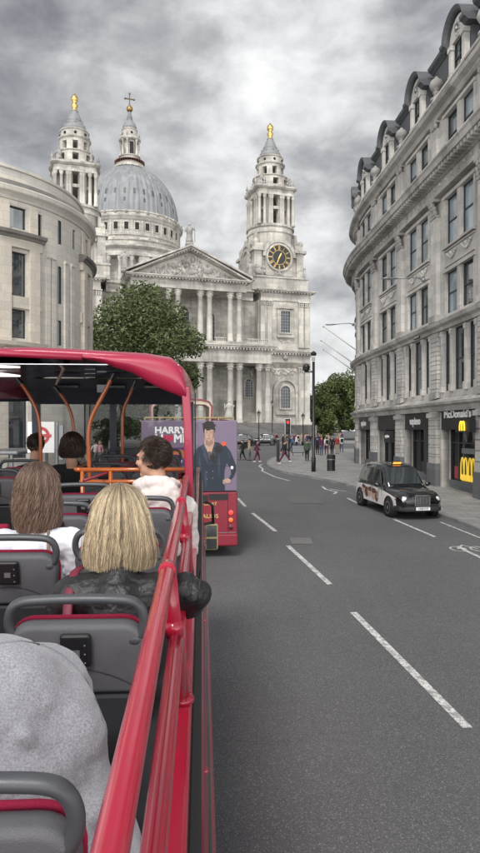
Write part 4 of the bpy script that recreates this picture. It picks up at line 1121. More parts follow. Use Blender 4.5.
    t_ = dl.node_tree; b_ = t_.nodes['Principled BSDF']; tc_ = t_.nodes.new('ShaderNodeTexCoord'); mp_ = t_.nodes.new('ShaderNodeMapping'); mp_.inputs['Scale'].default_value = (1.2, 1.2, .1)
    n_ = t_.nodes.new('ShaderNodeTexNoise'); n_.inputs['Scale'].default_value = .8; n_.inputs['Detail'].default_value = 8; t_.links.new(tc_.outputs['Object'], mp_.inputs[0]); t_.links.new(mp_.outputs[0], n_.inputs[0])
    old = b_.inputs['Base Color'].links[0].from_socket
    t_.links.new(mixc(t_, ramp(t_, n_.outputs[0], [(.4, .5), (.6, 0.)]), old, (.12, .122, .126)), b_.inputs['Base Color'])
    m = MB(); m.lathe(prof, 192, (DX, D, 0), fn=rib); dome = m.build('dome', dl, T)
    for i in range(32):
        a = 2*pi*(i+.5)/32
        for zz, hh in ((76.4, .9), (73.6, .6)):
            if hh < .8 and i % 2: continue
            th = math.asin((zz-70.6)/HT); rr = DR*cos(th)
            q = MB(); q.m = M.Translation((DX, D, zz)) @ M.Rotation(a+.06, 4, 'Z') @ M.Translation((rr-.02, 0, 0)) @ M.Rotation(-th*.85, 4, 'Y')
            q.box(-.2, .12, -.4, .4, -hh, hh); q.build('louvre', K['leadroof'], dome)
    # lantern
    m = MB(); m.lathe([(4.7, 88.2), (5.0, 88.3), (5.0, 89.0), (4.6, 89.1), (4.6, 89.6), (3.2, 89.7), (3.2, 92.0), (3.5, 92.1), (3.5, 92.4), (2.3, 92.5), (2.3, 97.3), (3.3, 97.5), (3.6, 97.8), (3.6, 98.2), (2.4, 98.4), (2.4, 100.8), (2.6, 101.0), (2.6, 101.3), (2.3, 101.4)], 32, (DX, D, 0))
    lan = m.build('lantern', st, dome)
    for i in range(4):
        a = i*pi/2+R(8)
        for da in (-.27, .27): column(DX+3.05*cos(a+pi/4+da), D+3.05*sin(a+pi/4+da), 92.4, 97.4, .3, dome)
        q = MB(); q.m = M.Translation((DX, D, 0)) @ M.Rotation(a, 4, 'Z'); q.box(2.2, 2.36, -.6, .6, 92.9, 96.8); q.ball((2.4, 0, 99.7), (.1, .45, .45), 10, 6); q.build('window', vd, dome)
    m = MB(); 
    for i in range(40): a = 2*pi*i/40; m.tube([(DX+4.8*cos(a), D+4.8*sin(a), 89), (DX+4.8*cos(a), D+4.8*sin(a), 90.6)], .06, 4)
    m.lathe([(4.75, 90.5), (4.9, 90.5), (4.9, 90.65), (4.75, 90.65), (4.75, 90.5)], 40, (DX, D, 0)); m.build('railing', simple('rusty_rail', (.2, .11, .08), .7), dome)
    for i in range(8): a = 2*pi*i/8+.39; urn(DX+3.2*cos(a), D+3.2*sin(a), 98.2, .7, dome)
    m = MB(); m.lathe([(2.35, 101.4), (2.3, 102.2), (1.9, 103.2), (1.2, 104.1), (.8, 104.5), (1.0, 104.6), (.75, 105.3), (.9, 105.4), (.45, 106.6), (.6, 106.8), (.5, 107.2)], 24, (DX, D, 0)); m.build('lead_cupola', ld, dome, smooth=True)
    m = MB(); m.ball((DX, D, 108.2), 1.05, 20, 14); m.tube([(DX, D, 109.1), (DX, D, 109.6)], .35, 8); m.build('gilded_ball', simple('dull_gilding', (.3, .2, .08), .4, .9, .3, 3), dome, smooth=True)
    m = MB(); m.m = M.Translation((DX, 0, 0)); m.box(-.16, .16, D-.16, D+.16, 109.4, 113.2); m.box(-1.45, -.161, D-.15, D+.15, 111.3, 111.65); m.box(.161, 1.45, D-.15, D+.15, 111.3, 111.65)
    for q in ((-1.45, 111.48), (1.45, 111.48), (0, 113.2)): m.ball((q[0], D, q[1]), .34, 8, 6)
    m.build('cross', simple('old_bronze', (.14, .11, .07), .5, .8, .3, 3), dome, smooth=False)
    # saucer domed chapel behind left tower wall
    return T
cathedral()

# ------------------------------------------------------------------ trees
def tree(x, y, h, rx, label, seed, lobes=26, leaves=9000, zb=.32, ls=.3, mat='leaf', group=None, sub=0):
    rnd = random.Random(seed); z = gz(y)+sub
    T = thing('tree', label, 'tree', (x, y, z), 0, group)
    tr = MB(); tr.smooth = True; cz = h*(zb+.5*(1-zb)); rz = h*(1-zb)/2
    tr.tube([(0, 0, -.2), (.1, 0, h*.12), (-.1, .1, h*.3), (.1, 0, h*.45), (0, .1, h*.75)], [h*.026, h*.02, h*.017, h*.013, h*.004], 10)
    L_ = []
    for i in range(lobes):
        while True:
            p = V((rnd.uniform(-1, 1), rnd.uniform(-1, 1), rnd.uniform(-1, 1)))
            if .25 < p.length < 1: break
        p = p*.8; w = 1-.25*max(0, p.z)
        c = V((p.x*rx*w, p.y*rx*w, cz+p.z*rz)); r = rnd.uniform(.2, .42)*min(rx, rz)
        L_.append((c, r))
        b = V((0, 0, h*rnd.uniform(.25, .5))); mid = b.lerp(c, .55)+V((0, 0, -.04*h)); tr.tube([b, mid, c], [h*.009, h*.005, h*.0015], 5)
    tr.build('trunk', K['bark'], T)
    m = MB(); vs = m.v
    for k in range(leaves):
        c, r = rnd.choice(L_)
        d = V((rnd.gauss(0, 1), rnd.gauss(0, 1), rnd.gauss(0, 1))).normalized()
        p = c+V((d.x, d.y, d.z*.85))*r*(rnd.random()**.35)*(1+.25*rnd.random())
        a = V((rnd.gauss(0, 1), rnd.gauss(0, 1), rnd.gauss(0, .6))).normalized(); b = a.cross(V((rnd.gauss(0, 1), rnd.gauss(0, 1), rnd.gauss(0, 1)))).normalized()
        s = ls*rnd.uniform(.5, 1.25)
        m.c = min(1, max(0, rnd.gauss(.5, .18)))
        o = len(vs)
        for q in (p-a*s, p-b*s*.5, p+a*s, p+b*s*.5): m.v.append(q); m.uv.append((0, 0)); m.col.append(m.c)
        m.f.append([o, o+1, o+2, o+3]); m.mi.append(0); m.sm.append(False)
    m.build('crown', K[mat], T)
    return T
tree(-11.4, 78, 21.6, 7.6, 'broad green plane tree in front of the cathedral portico', 11, 70, 52000, .08, .24)
tree(-17.2, 84, 18.5, 6, 'smaller green tree just behind the broad plane tree, towards the curved building', 12, 30, 15000, .1, .26)
tree(-12.5, 66, 6.4, 4.2, 'low spreading tree under the big plane tree by the railings', 15, 20, 9000, .12, .15)
for i, (x, y, h, r, lab) in enumerate(((18.9, 147, 15.2, 4.6, 'green tree right beside the cathedral corner, behind the tall black post'), (23.0, 150, 16.2, 5.2, 'green tree between the black post and the rounded stone corner'), (27.5, 146, 17.5, 6, 'green tree half hidden by the rounded corner of the stone building'), (20.5, 165, 14, 5.6, 'lower far tree glimpsed behind the others beside the cathedral'), (30, 166, 19, 8, 'tallest far tree at the back of the churchyard'), (38, 150, 16, 8, 'green tree wholly behind the rounded stone corner'))):
    tree(x, y, h, r, lab, 30+i, 30, 10500, .0, .34, 'leaf2', 'trees beside the cathedral')
# ------------------------------------------------------------------ people
def head(mb, H):
    o = mb.m; mb.m = H
    mb.ball((0, -.012, .025), (.076, .096, .098), 20, 14); mb.ball((0, .02, -.05), (.058, .068, .062), 16, 10); mb.ball((0, .07, -.093), (.026, .022, .022), 10, 8)
    mb.cap((0, .088, .018), .009, (0, .108, -.02), .013, 10); mb.ball((0, .078, .036), (.052, .018, .013), 12, 8)
    for s in (-1, 1):
        mb.ball((s*.034, .06, -.02), (.03, .032, .028), 10, 8); mb.ball((s*.078, -.008, -.004), (.009, .02, .032), 10, 8); mb.ball((s*.014, .1, -.022), (.009, .01, .008), 8, 6)
    mb.cap((0, -.025, -.06), .054, (0, -.04, -.19), .06, 14)
    mb.m = o
def face_parts(H, par, inv):
    for s in (-1, 1):
        e = MB(inv @ H); e.ball((s*.031, .081, .012), (.014, .011, .009), 10, 8); e.build('eye', K['eye'], par, smooth=True)
    l = MB(inv @ H); l.ball((0, .087, -.056), (.024, .011, .008), 12, 6); l.build('mouth', K['lip'], par, smooth=True)
def fingers(mb, c, d, up, s=1., curl=.5):
    """palm and five curled fingers; d points along the hand, up away from the palm"""
    d = V(d).normalized(); up = (V(up)-d*V(up).dot(d)).normalized(); r = d.cross(up); c = V(c)
    mb.cap(c, .026*s, c+d*.05*s, .03*s, 8)
    for i, L_ in enumerate((.066, .074, .07, .056)):
        b = c+d*.075*s+r*(.03-.02*i)*s; k1 = b+(d*cos(curl)-up*sin(curl))*L_*.5*s; k2 = k1+(d*cos(curl*2.2)-up*sin(curl*2.2))*L_*.5*s
        mb.cap(c+d*.03*s+r*(.026-.017*i)*s, .012*s, b, .0095*s, 8); mb.cap(b, .0095*s, k1, .0085*s, 8); mb.cap(k1, .0085*s, k2, .0075*s, 8)
    b = c+r*.03*s+d*.01*s; k1 = b+(r*.7+d*.7-up*.2)*.035*s; k2 = k1+(d*.9+r*.1-up*.4)*.03*s
    mb.cap(b, .014*s, k1, .011*s, 8); mb.cap(k1, .011*s, k2, .009*s, 8)
def fuse(mb, name, mat, par, vox, sm=6):
    o = mb.build(name, mat, par)
    r = o.modifiers.new('r', 'REMESH'); r.mode = 'VOXEL'; r.voxel_size = vox; r.use_smooth_shade = True
    s = o.modifiers.new('s', 'SMOOTH'); s.iterations = sm; s.factor = .5
    bake(o); 
    for p in o.data.polygons: p.use_smooth = True
    if not o.data.materials: o.data.materials.append(mat)
    return o
def strands(name, mat, par, H, prof, n, r=.0016, seed=1, wave=0, lay=.022, face=.95, tilt=0, streak=3, endj=.05, facez=.085, seg=11, root=.08):
    """long hair: every strand runs from the crown down the outline prof [(drop, rx, ry_back, ry_front)]"""
    rnd = random.Random(seed); m = MB(H); m.smooth = True
    def pr(t_):
        for a, b in zip(prof, prof[1:]):
            if t_ <= b[0]:
                k = (t_-a[0])/(b[0]-a[0]); k = k if a[0] > 0 else sqrt(k); return [a[i]+(b[i]-a[i])*k for i in (1, 2, 3)]
        return prof[-1][1:]
    Lm = prof[-1][0]
    for s in range(n):
        ph = rnd.uniform(-pi, pi)        # 0 = towards the back of the head
        L_ = Lm*(1-rnd.random()**2*endj*3)
        front = abs(ph) > pi*.5*face+.25
        if front: L_ = min(L_, facez*rnd.uniform(.8, 1.1)) 
        off = -lay*rnd.random()**.7+rnd.random()*.004; dr = rnd.gauss(0, .08); w0 = rnd.uniform(0, 6.28)+ph*2; tn = .5+.42*noise.noise(V((ph*streak*1.6, 3.1, seed)))*1.7+rnd.gauss(.06, .1)
        pts = []; cs = []
        t0 = rnd.random()**1.5*.05+(.0 if abs(sin(ph)) > .1 else .004); fly = rnd.random() < .03
        for i in range(seg+1):
            u = i/seg; t_ = t0+(L_-t0)*u; a = pr(t_); p = ph+dr*u+(.05*sin(w0+t_*55)*wave)
            k = off*(1-.3*u)+.006*wave*sin(w0+t_*48)
            k += .014*u*fly; rx = max(.002, a[0]+k); ry = max(.002, (a[1] if cos(ph) > 0 else a[2])+k)
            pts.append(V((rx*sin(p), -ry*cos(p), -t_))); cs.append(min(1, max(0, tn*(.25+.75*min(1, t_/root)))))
        b0 = len(m.v)
        m.tube(pts, [r]*(seg)+[r*.35], 3, cap=False)
        for i in range(len(pts)):
            for k in range(3): m.col[b0+i*3+k] = cs[i]
    # scalp shell
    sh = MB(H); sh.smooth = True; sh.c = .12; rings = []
    for j in range(14):
        t_ = Lm*.93*(j/13)**1.3; a = pr(t_)
        rings.append([(max(.001, a[0]-lay*.75)*sin(2*pi*i/24), -max(.001, (a[1] if cos(2*pi*i/24) > 0 else (a[2] if t_ < facez else a[2]*.1))-lay*.75)*cos(2*pi*i/24), -t_-.006) for i in range(24)])
    sh.loft(rings)
    o0 = len(m.v)
    m.v += sh.v; m.uv += sh.uv; m.col += sh.col; m.f += [[o0+i for i in f] for f in sh.f]; m.mi += sh.mi; m.sm += sh.sm
    return m.build(name, mat, par)
def shorthair(name, mat, par, H, n=1500, seed=2, L_=.035, r=.0014, front=.06):
    rnd = random.Random(seed); m = MB(H); m.smooth = True
    m.c = .1; m.ball((0, -.02, .04), (.081, .096, .09), 16, 12, fn=lambda q: V((q.x, q.y, max(q.z, -.55 if q.y < .1 else .35))))
    for s in range(n):
        while True:
            d = V((rnd.gauss(0, 1), rnd.gauss(0, 1), rnd.gauss(0, 1))).normalized()
            if d.z > -.75 and not (d.y > .35 and d.z < .45) and not (abs(d.x) > .75 and d.z < -.35 and d.y > -.1): break
        p = V((d.x*.083, -.02+d.y*.1, .035+d.z*.093))
        nz = noise.noise(d*2.6+V((seed, 0, 0))); tg = V((.5+nz*2.2, -.35+noise.noise(d*2.6+V((0, seed, 9)))*2, -.75)); fl = (tg-d*tg.dot(d)).normalized()
        l = L_*rnd.uniform(.6, 1.4); q = p+d*l*.28+fl*l*.35; e = p+d*l*(.3+.2*max(0, nz))+fl*l*1.05
        m.c = min(1, max(0, rnd.gauss(.45, .25)+.3*noise.noise(d*5)))
        m.tube([p-d*.004, q, e], [r, r, r*.4], 3, cap=False)
    return m.build(name, mat, par)

# ------------------------------------------------------------------ the open top bus the picture is taken from
CZ = 4.0
BR = (M.Rotation(R(3.34), 4, 'Z') @ M.Rotation(R(2.8), 4, 'X'))
BM = M.Translation(V((0, 0, EYE))-(BR @ V((0, 0, CZ)))) @ BR
def dz(d): return CZ-d
def own_bus():
    T = thing('open_top_bus', 'red open top double decker seen from its upper deck, grey seats, red side rails', 'bus'); T.matrix_world = BM
    red, redm = K['red'], K['redm']
    RX, LX, Y0, Y1, YC = -.09, -2.42, -1.6, 9.6, 4.75
    # lower body, both sides, with the upper deck floor
    def side(sgn):
        x = lambda v: v if sgn > 0 else (RX+LX)-v
        m = MB()
        prof = [(-.105, dz(1.0)), (-.035, dz(1.0)), (-.033, dz(1.05)), (-.1, dz(1.06)), (-.105, dz(1.05))]
        m.loft([[(x(p[0]), y, p[1]) for p in prof] for y in (Y0, Y1-.2)])
        a = m.build('side_sill', red, T, mods=bev(.008))
        m = MB(); prof = [(-.10, dz(1.05)), (-.028, dz(1.05)), (-.012, dz(1.1)), (-.002, dz(1.2)), (-.10, dz(1.2))]
        m.loft([[(x(p[0]), y, p[1]) for p in prof] for y in (Y0, Y1-.15)]); m.build('rubber_gutter', K['rubber'], T)
        m = MB(); prof = [(-.1, dz(1.2)), (.006, dz(1.2)), (.03, dz(1.9)), (-.1, dz(1.9))]
        m.loft([[(x(p[0]), y, p[1]) for p in prof] for y in (Y0, Y1-.1)]); m.build('side_panel', K['redd'], T)
        m = MB(); prof = [(-.1, dz(1.9)), (.034, dz(1.9)), (.045, dz(1.93)), (.06, dz(2.65)), (-.1, dz(2.65))]
        m.loft([[(x(p[0]), y, p[1]) for p in prof] for y in (Y0, Y1-.1)]); m.build('lower_window', K['shop'], T)
        m = MB(); prof = [(-.1, dz(2.65)), (.066, dz(2.65)), (.085, dz(2.75)), (.09, dz(3.7)), (-.1, dz(3.75))]
        m.loft([[(x(p[0]), y, p[1]) for p in prof] for y in (Y0, Y1-.05)]); m.build('lower_panel', red, T)
        if sgn > 0:
            rnd = random.Random(4)
            for y in (2.3, 3.9, 6.2):
                m = MB(); m.ball((.012, y, dz(1.35)), (.012, .016, .012), 8, 6); m.build('marker_lamp', K['red'], T)
            cs = [simple('transfer_'+n_, c, .4) for n_, c in (('yellow', (.7, .5, .04)), ('blue', (.03, .12, .45)), ('magenta', (.5, .03, .2)), ('white', (.7, .7, .7)))]
            for i in range(16):
                y = 1.2+i*.2+rnd.uniform(-.05, .05); zz = rnd.uniform(2.85, 3.3); m = MB(); m.box(.089, .0935, y, y+rnd.uniform(.05, .16), dz(zz+.1), dz(zz)); m.build('transfer_mark', cs[i % 4], T)
            # inner wall below the sill
        m = MB(); m.box(*sorted((x(-.2), x(-.106))), Y0, Y1-.2, dz(1.55), dz(1.02)); m.build('inner_lining', K['seatd'], T)
    side(1); side(-1)
    m = MB(); m.box(LX+.05, RX-.05, Y0, Y1-.1, dz(1.62), dz(1.5)); m.build('upper_floor', K['floor'], T)
    m = MB(); m.box(LX+.03, RX-.02, Y1-.3, Y1, .35, dz(1.05)); m.box(LX+.03, RX-.02, Y0-.1, Y0, .35, dz(1.0)); m.build('end_panel', redm, T, mods=bev(.04, 3))
    m = MB(); m.box(LX+.1, RX-.1, Y0+.1, Y1-.4, .3, .5); m.build('chassis', K['rubber'], T)
    for y in (.6, 7.2):
        for x in (RX-.05, LX+.05):
            w = MB(); w.m = M.Translation((x, y, .5)) @ M.Rotation(pi/2, 4, 'Y'); w.lathe([(.2, -.14), (.48, -.14), (.5, -.08), (.5, .08), (.48, .14), (.2, .14)], 28); w.build('wheel', K['rubber'], T)
    # side rails
    def rails(sgn):
        x = lambda v: v if sgn > 0 else (RX+LX)-v-.04
        hr = MB(); hr.smooth = True
        hr.tube([(x(-.113), Y0+.1, dz(.6)), (x(-.113), Y0+.2, dz(.56)), (x(-.113), 4.55, dz(.56)), (x(-.108), 4.7, dz(.62)), (x(-.1), 4.76, dz(.9))], .0245, 20); hr.build('handrail', red, T)
        ps = [-.9, .6, 2.1, 3.5]
        lo = MB(); lo.smooth = True
        for a, b in zip(ps, ps[1:]+[4.75]):
            lo.tube([(x(-.075), a+.06, dz(.95)), (x(-.078), a+.09, dz(.8)), (x(-.08), a+.15, dz(.755)), (x(-.08), a+.28, dz(.75)), (x(-.08), b-.25, dz(.75)), (x(-.08), b-.13, dz(.75)), (x(-.078), b-.09, dz(.775)), (x(-.075), b-.055, dz(.95))], .0235, 16)
        lo.build('lower_rail', red, T)
        for p in ps:
            q = MB(); q.smooth = True
            q.tube([(x(-.11), p, dz(.57)), (x(-.097), p+.01, dz(.7)), (x(-.066), p+.01, dz(.99))], .027, 16); q.tube([(x(-.094), p+.01, dz(.73)), (x(-.089), p+.01, dz(.78))], .031, 16); po = q.build('rail_post', red, T)
            q = MB(); q.smooth = True; q.tube([(x(-.113), p-.03, dz(.56)), (x(-.113), p+.035, dz(.56))], .0285, 18); q.lathe([(.04, 0), (.04, .012), (.03, .02)], 18, (x(-.066), p+.01, dz(1.0)))
            for aa in range(4): q.ball((x(-.066)+.034*cos(aa*1.57+.5), p+.01+.034*sin(aa*1.57+.5), dz(.985)), .006, 6, 4)
            q.build('collar', red, po)
            q = MB(); q.ball((x(-.085), p+.03, dz(.66)), .006, 6, 4); q.ball((x(-.083), p+.0, dz(.74)), .006, 6, 4); q.build('rivet', K['chrome'], po)
    rails(1); rails(-1)
    # canopy over the front seats
    UP = -.33  # height of the rear edge above the camera, as a negative drop
    m = MB(); m.smooth = True
    def arch(y, top, ins=0):
        p = []
        W_ = [(LX+.02+ins, .02), (LX+.03+ins, -.14), (LX+.12+ins, -top+.06), (LX+.3+ins, -top), (LX+.9, -top-.03), ((LX+RX)/2, -top-.04), (RX-.9, -top-.03), (RX-.32-ins, -top), (RX-.14-ins, -top+.03), (RX-.055-ins, -top+.1), (RX-.02-ins, -.08), (RX-.02-ins, .05)]
        return [(a, y, dz(b if i in (0, 1, 10, 11) else b)) for i, (a, b) in enumerate(W_)]
    def shell(ys, th=.05):
        rings = []
        for y, t_ in ys:
            o = arch(y, t_); i_ = arch(y, t_-th, .03)[::-1]
            rings.append(o+i_)
        return rings
    m.loft(shell([(YC, .305), (YC+.1, .33), (6.5, .34), (8.6, .33), (9.2, .27)]))
    m.build('roof', redm, T, mods=[('BEVEL', dict(width=.012, segments=2, limit_method='ANGLE', angle_limit=.9))])
    # scalloped red valance at the right rear corner
    m = MB(); m.smooth = True; rings = []
    for (x0, zt, zb) in ((-.86, -.305, -.272), (-.72, -.308, -.262), (-.6, -.31, -.2), (-.52, -.31, -.19), (-.44, -.308, -.14), (-.34, -.3, -.08), (-.26, -.285, -.045), (-.19, -.25, -.02), (-.14, -.18, .0), (-.11, -.06, .01)):
        rings.append([(x0, YC-.012, dz(zt)), (x0, YC-.05, dz((zt*2+zb)/3)), (x0, YC-.045, dz((zt+zb*2)/3)), (x0, YC-.01, dz(zb)), (x0, YC+.04, dz(zb)), (x0, YC+.04, dz(zt))])
    m.loft(rings); m.build('roof_corner', redm, T, mods=[('SUBSURF', dict(levels=1, render_levels=2))])
    m = MB(); m.smooth = True; rings = []
    for (x0, zt, zb) in ((LX+.06, -.3, -.26), (-1.6, -.345, -.3), (-.86, -.312, -.27)):
        rings.append([(x0, YC-.02, dz(zt)), (x0, YC-.03, dz((zt+zb)/2)), (x0, YC-.02, dz(zb)), (x0, YC+.03, dz(zb)), (x0, YC+.03, dz(zt))])
    m.loft(rings); m.build('roof_edge', redm, T)
    m = MB(); ys = [(YC+.05, .24), (6.5, .265), (8.7, .25)]
    m.loft([[(LX+.08, y, dz(-t_+.02)), (LX+.5, y, dz(-t_)), (RX-.5, y, dz(-t_)), (RX-.08, y, dz(-t_+.02)), (RX-.08, y, dz(-t_-.006)), (LX+.08, y, dz(-t_-.006))] for y, t_ in ys]); m.build('ceiling', K['ceil'], T)
    m = MB(); m.loft([[(LX+.06, y, dz(a)), (RX-.06, y, dz(a)), (RX-.06, y+.05, dz(b)), (LX+.06, y+.05, dz(b))] for y, a, b in ((8.3, -.24, -.245), (8.75, -.12, -.2), (9.1, .06, .03), (9.15, .09, .06))]); 
    m.build('front_header', K['navy'], T)
    for x in (-1.75, -1.15, -.6):
        m = MB(); m.box(x-.16, x+.16, 8.56, 8.6, dz(-.12), dz(-.17)); m.build('header_vent', K['black'], T, mods=bev(.01))
    for x, y in ((-1.3, 8.55), (-1.29, 7.6)):
        m = MB(); m.box(x-.06, x+.06, y, y+.008, dz(-.07 if y > 8 else -.23), dz(-.17 if y > 8 else -.24)); m.build('notice_sticker', K['steel'], T)
    m = MB(); m.m = M.Translation((-.52, 7.2, dz(-.22))) ; m.ball((0, 0, 0), (.06, .06, .03), 12, 6); m.build('speaker', K['black'], T)
    for y0_, y1_, x_ in ((5.3, 6.0, -1.98), (6.25, 6.9, -1.98)):
        m = MB(); m.box(x_-.2, x_+.1, y0_, y1_, dz(-.215), dz(-.235)); m.build('ceiling_lamp', K['light'], T, mods=bev(.01))
    # right rear post, windscreen pillars and curved grab poles
    m = MB(); m.loft([[(a, y, dz(z_)) for a, y in ((xx-.03, YC-.02), (xx+.03, YC-.02), (xx+.03, YC+.06), (xx-.03, YC+.06))] for xx, z_ in ((-.12, -.08), (-.105, .2), (-.095, .6), (-.09, 1.02))]); m.build('canopy_post', redm, T, mods=bev(.01))
    m = MB(); m.loft([[(a, y, dz(z_)) for a, y in ((xx-.03, YC-.02), (xx+.03, YC-.02), (xx+.03, YC+.06), (xx-.03, YC+.06))] for xx, z_ in ((LX+.05, -.1), (LX+.05, 1.02))]); m.build('canopy_post', redm, T, mods=bev(.01))
    for a_, b_, c_ in ((LX+.05, LX+.15, -.2), (RX-.12, RX-.03, -.15), ((LX+RX)/2-.04, (LX+RX)/2+.04, -.1)):
        m = MB(); m.box(a_, b_, 9.2, 9.32, dz(1.05), dz(c_)); m.build('windscreen_pillar', K['navy'], T, mods=bev(.01))
    m = MB(); m.box(LX+.04, RX-.03, 9.1, 9.4, dz(1.06), dz(.98)); m.build('windscreen_ledge', K['steel'], T, mods=bev(.02))
    m = MB(); m.box(LX+.15, RX-.12, 9.29, 9.3, dz(.98), dz(-.05)); m.build('windscreen', K['bglass'], T)
    m = MB(); m.box(RX+.035, RX+.043, YC+.12, 9.1, dz(1.0), dz(-.05)); m.build('side_window', K['bglass'], T)
    m = MB(); m.box(RX+.034, RX+.044, YC+.11, YC+.12, dz(1.0), dz(-.04)); m.build('window_edge', K['seatd'], T)
    m = MB(); m.box(LX-.0, LX+.01, YC+.3, 9.1, dz(.9), dz(.02)); m.build('side_window', K['bglass'], T)
    m = MB(); m.box(LX+.0, LX+.04, YC+.1, 9.2, dz(1.0), dz(.9)); m.box(LX+.0, LX+.04, YC+.1, 9.2, dz(.05), dz(-.02)); m.box(LX+.0, LX+.04, YC+.1, YC+.3, dz(.9), dz(.05)); m.box(LX, LX+.04, 7, 7.12, dz(.9), dz(.05)); m.build('side_frame', K['navy'], T)
    def pole(pts, dark=True):
        m = MB(); m.smooth = True
        P_ = [V(p) for p in pts]; q = []
        for i in range(len(P_)-1):
            a, b, c_, d_ = P_[max(0, i-1)], P_[i], P_[i+1], P_[min(len(P_)-1, i+2)]
            for k in range(6):
                u = k/6; q.append(.5*((2*b)+(-a+c_)*u+(2*a-5*b+4*c_-d_)*u*u+(-a+3*b-3*c_+d_)*u**3))
        q.append(P_[-1]); m.tube(q, .017, 12); o = m.build('grab_pole', K['orange'], T)
        m = MB(); m.tube([q[0], q[0].lerp(q[1], .5), q[3]], .023, 10); m.build('pole_socket', K['black'], o)
    def pp(px, py, y): return ((px-202)/650*y, y, dz((py-398)/650*y))
    pole([pp(21, 379, 6.2), pp(31, 393, 6.2), pp(40, 412, 6.2), pp(43, 435, 6.2), pp(43, 458, 6.2), pp(43, 490, 6.2)])
    pole([pp(57, 387, 7.0), pp(68, 402, 7.0), pp(74, 418, 7.0), pp(76, 440, 7.0), pp(76, 470, 7.0)])
    pole([pp(115, 374, 5.3), pp(107, 390, 5.3), pp(94, 415, 5.3), pp(90, 432, 5.3), pp(90, 455, 5.3), pp(91, 485, 5.3)])
    pole([pp(136, 381, 6.9), pp(130, 396, 6.9), pp(124, 412, 6.9), pp(123, 440, 6.9), pp(123, 470, 6.9)])
    pole([pp(70, 362, 5.6), pp(64, 374, 6.2), pp(59, 385, 6.9)])
    # orange guard frame above the stair
    m = MB(); m.smooth = True; y = 5.15
    for a, b in (((-.96, y, dz(.565)), (-.1, y, dz(.565))), ((-.96, y, dz(.66)), (-.1, y, dz(.66)))): m.tube([a, b], .018, 10)
    for x in (-.94, -.72, -.3, -.12): m.tube([(x, y, dz(.565)), (x, y, dz(1.45))], .016, 10)
    m.tube([(-.96, y, dz(.565)), (-1.0, y+.06, dz(.57)), (-1.0, y+.9, dz(.57))], .018, 10); m.build('stair_guard', K['orange'], T)
    m = MB(); m.smooth = True; m.tube([pp(85, 480, 4.9), pp(142, 461, 5.6)], .012, 8); m.build('stair_handrail', K['redd'], T)
    # nearside driving mirror on its arm
    m = MB(); m.smooth = True; q = [(.0, 9.35, dz(1.6)), (.0, 9.6, dz(1.55)), (.06, 9.75, dz(1.56)), (.16, 9.78, dz(1.62)), (.17, 9.78, dz(1.9))]
    m.tube(q, .022, 8); m.tube([(.0, 9.45, dz(1.85)), (.12, 9.75, dz(1.88)), (.17, 9.78, dz(1.88))], .02, 8); ar = m.build('mirror_arm', K['black'], T)
    m = MB(); m.box(.04, .24, 9.74, 9.82, dz(2.3), dz(1.9)); hs = m.build('mirror_housing', simple('cream_mirror_shell', (.5, .42, .2), .5), T, mods=bev(.03, 3))
    m = MB(); m.box(.055, .225, 9.732, 9.738, dz(2.09), dz(1.92)); m.box(.055, .225, 9.732, 9.738, dz(2.28), dz(2.12)); m.build('mirror_glass', simple('mirror', (.5, .5, .5), .05, 1, .05), hs)
    # ---- seats
    def seat(cx, y, k=.0):
        sx = .205
        Sm = M.Translation((cx, y, dz(.6))) @ M.Rotation(R(7), 4, 'X')
        def rr(w, z0, z1, r, n=6):
            p = [(-w*.93, z0), (w*.93, z0)]
            for i in range(n+1): a = pi/2*i/n; p.append((w-r+r*cos(a), z1-r+r*sin(a)))
            for i in range(n+1): a = pi/2+pi/2*i/n; p.append((-w+r+r*cos(a), z1-r+r*sin(a)))
            return p
        base = MB(Sm); base.smooth = True; base.prism(rr(sx, -.30, -.075, .07), -.03, .03, axis='y')
        s = base.build('seat', K['seat'], T, mods=[('BEVEL', dict(width=.018, segments=3, limit_method='ANGLE', angle_limit=.9))])
        q = MB(Sm); q.prism([(-sx*.96, -.82), (sx*.96, -.82), (sx*.99, -.303), (-sx*.99, -.303)], -.022, .035, axis='y'); q.build('lower_shell', K['seatd'], s, mods=bev(.015, 2))
        q = MB(Sm); q.smooth = True; q.prism(rr(sx+.003, -.7, -.071, .075), .031, .043, axis='y'); q.build('upholstery', K['moq'], s, mods=[('BEVEL', dict(width=.018, segments=3, limit_method='ANGLE', angle_limit=.9))])
        q = MB(Sm); q.box(-sx, sx, .03, .46, -.56, -.45); q.build('cushion', K['moq'], s, mods=bev(.03, 3))
        q = MB(Sm); q.box(-.03, .03, .15, .25, -.9, -.56); q.build('pedestal', K['black'], s)
        q = MB(Sm); q.smooth = True
        pts = [(-.15, -.135), (-.18, -.125), (-.197, -.095), (-.2, -.06), (-.188, -.025), (-.16, -.006), (-.1, 0), (0, .002), (.1, 0), (.16, -.006), (.188, -.025), (.2, -.06), (.197, -.095), (.18, -.125), (.15, -.135)]
        pts = crv(pts, 4); q.tube([(a, -.012, b) for a, b in pts], [.0175]*len(pts), 16, flat=.85); 
        for sg in (-1, 1): q.ball((sg*.172, -.016, -.128), (.028, .018, .02), 12, 8)
        q.build('grab_handle', K['handle'], s)
        q = MB(Sm); q.box(-.046, .046, -.052, -.03, -.2, -.095); c_ = q.build('charging_unit', K['black'], s, mods=bev(.016, 4))
        q = MB(Sm); q.box(-.013, .013, -.054, -.0525, -.164, -.142); q.build('usb_socket', K['steel'], c_)
        for i in range(5): q = MB(Sm); q.ball((.028, -.052, -.128-.014*i), .003, 6, 4); q.build('screw', K['steel'], c_) if i % 2 == 0 else None
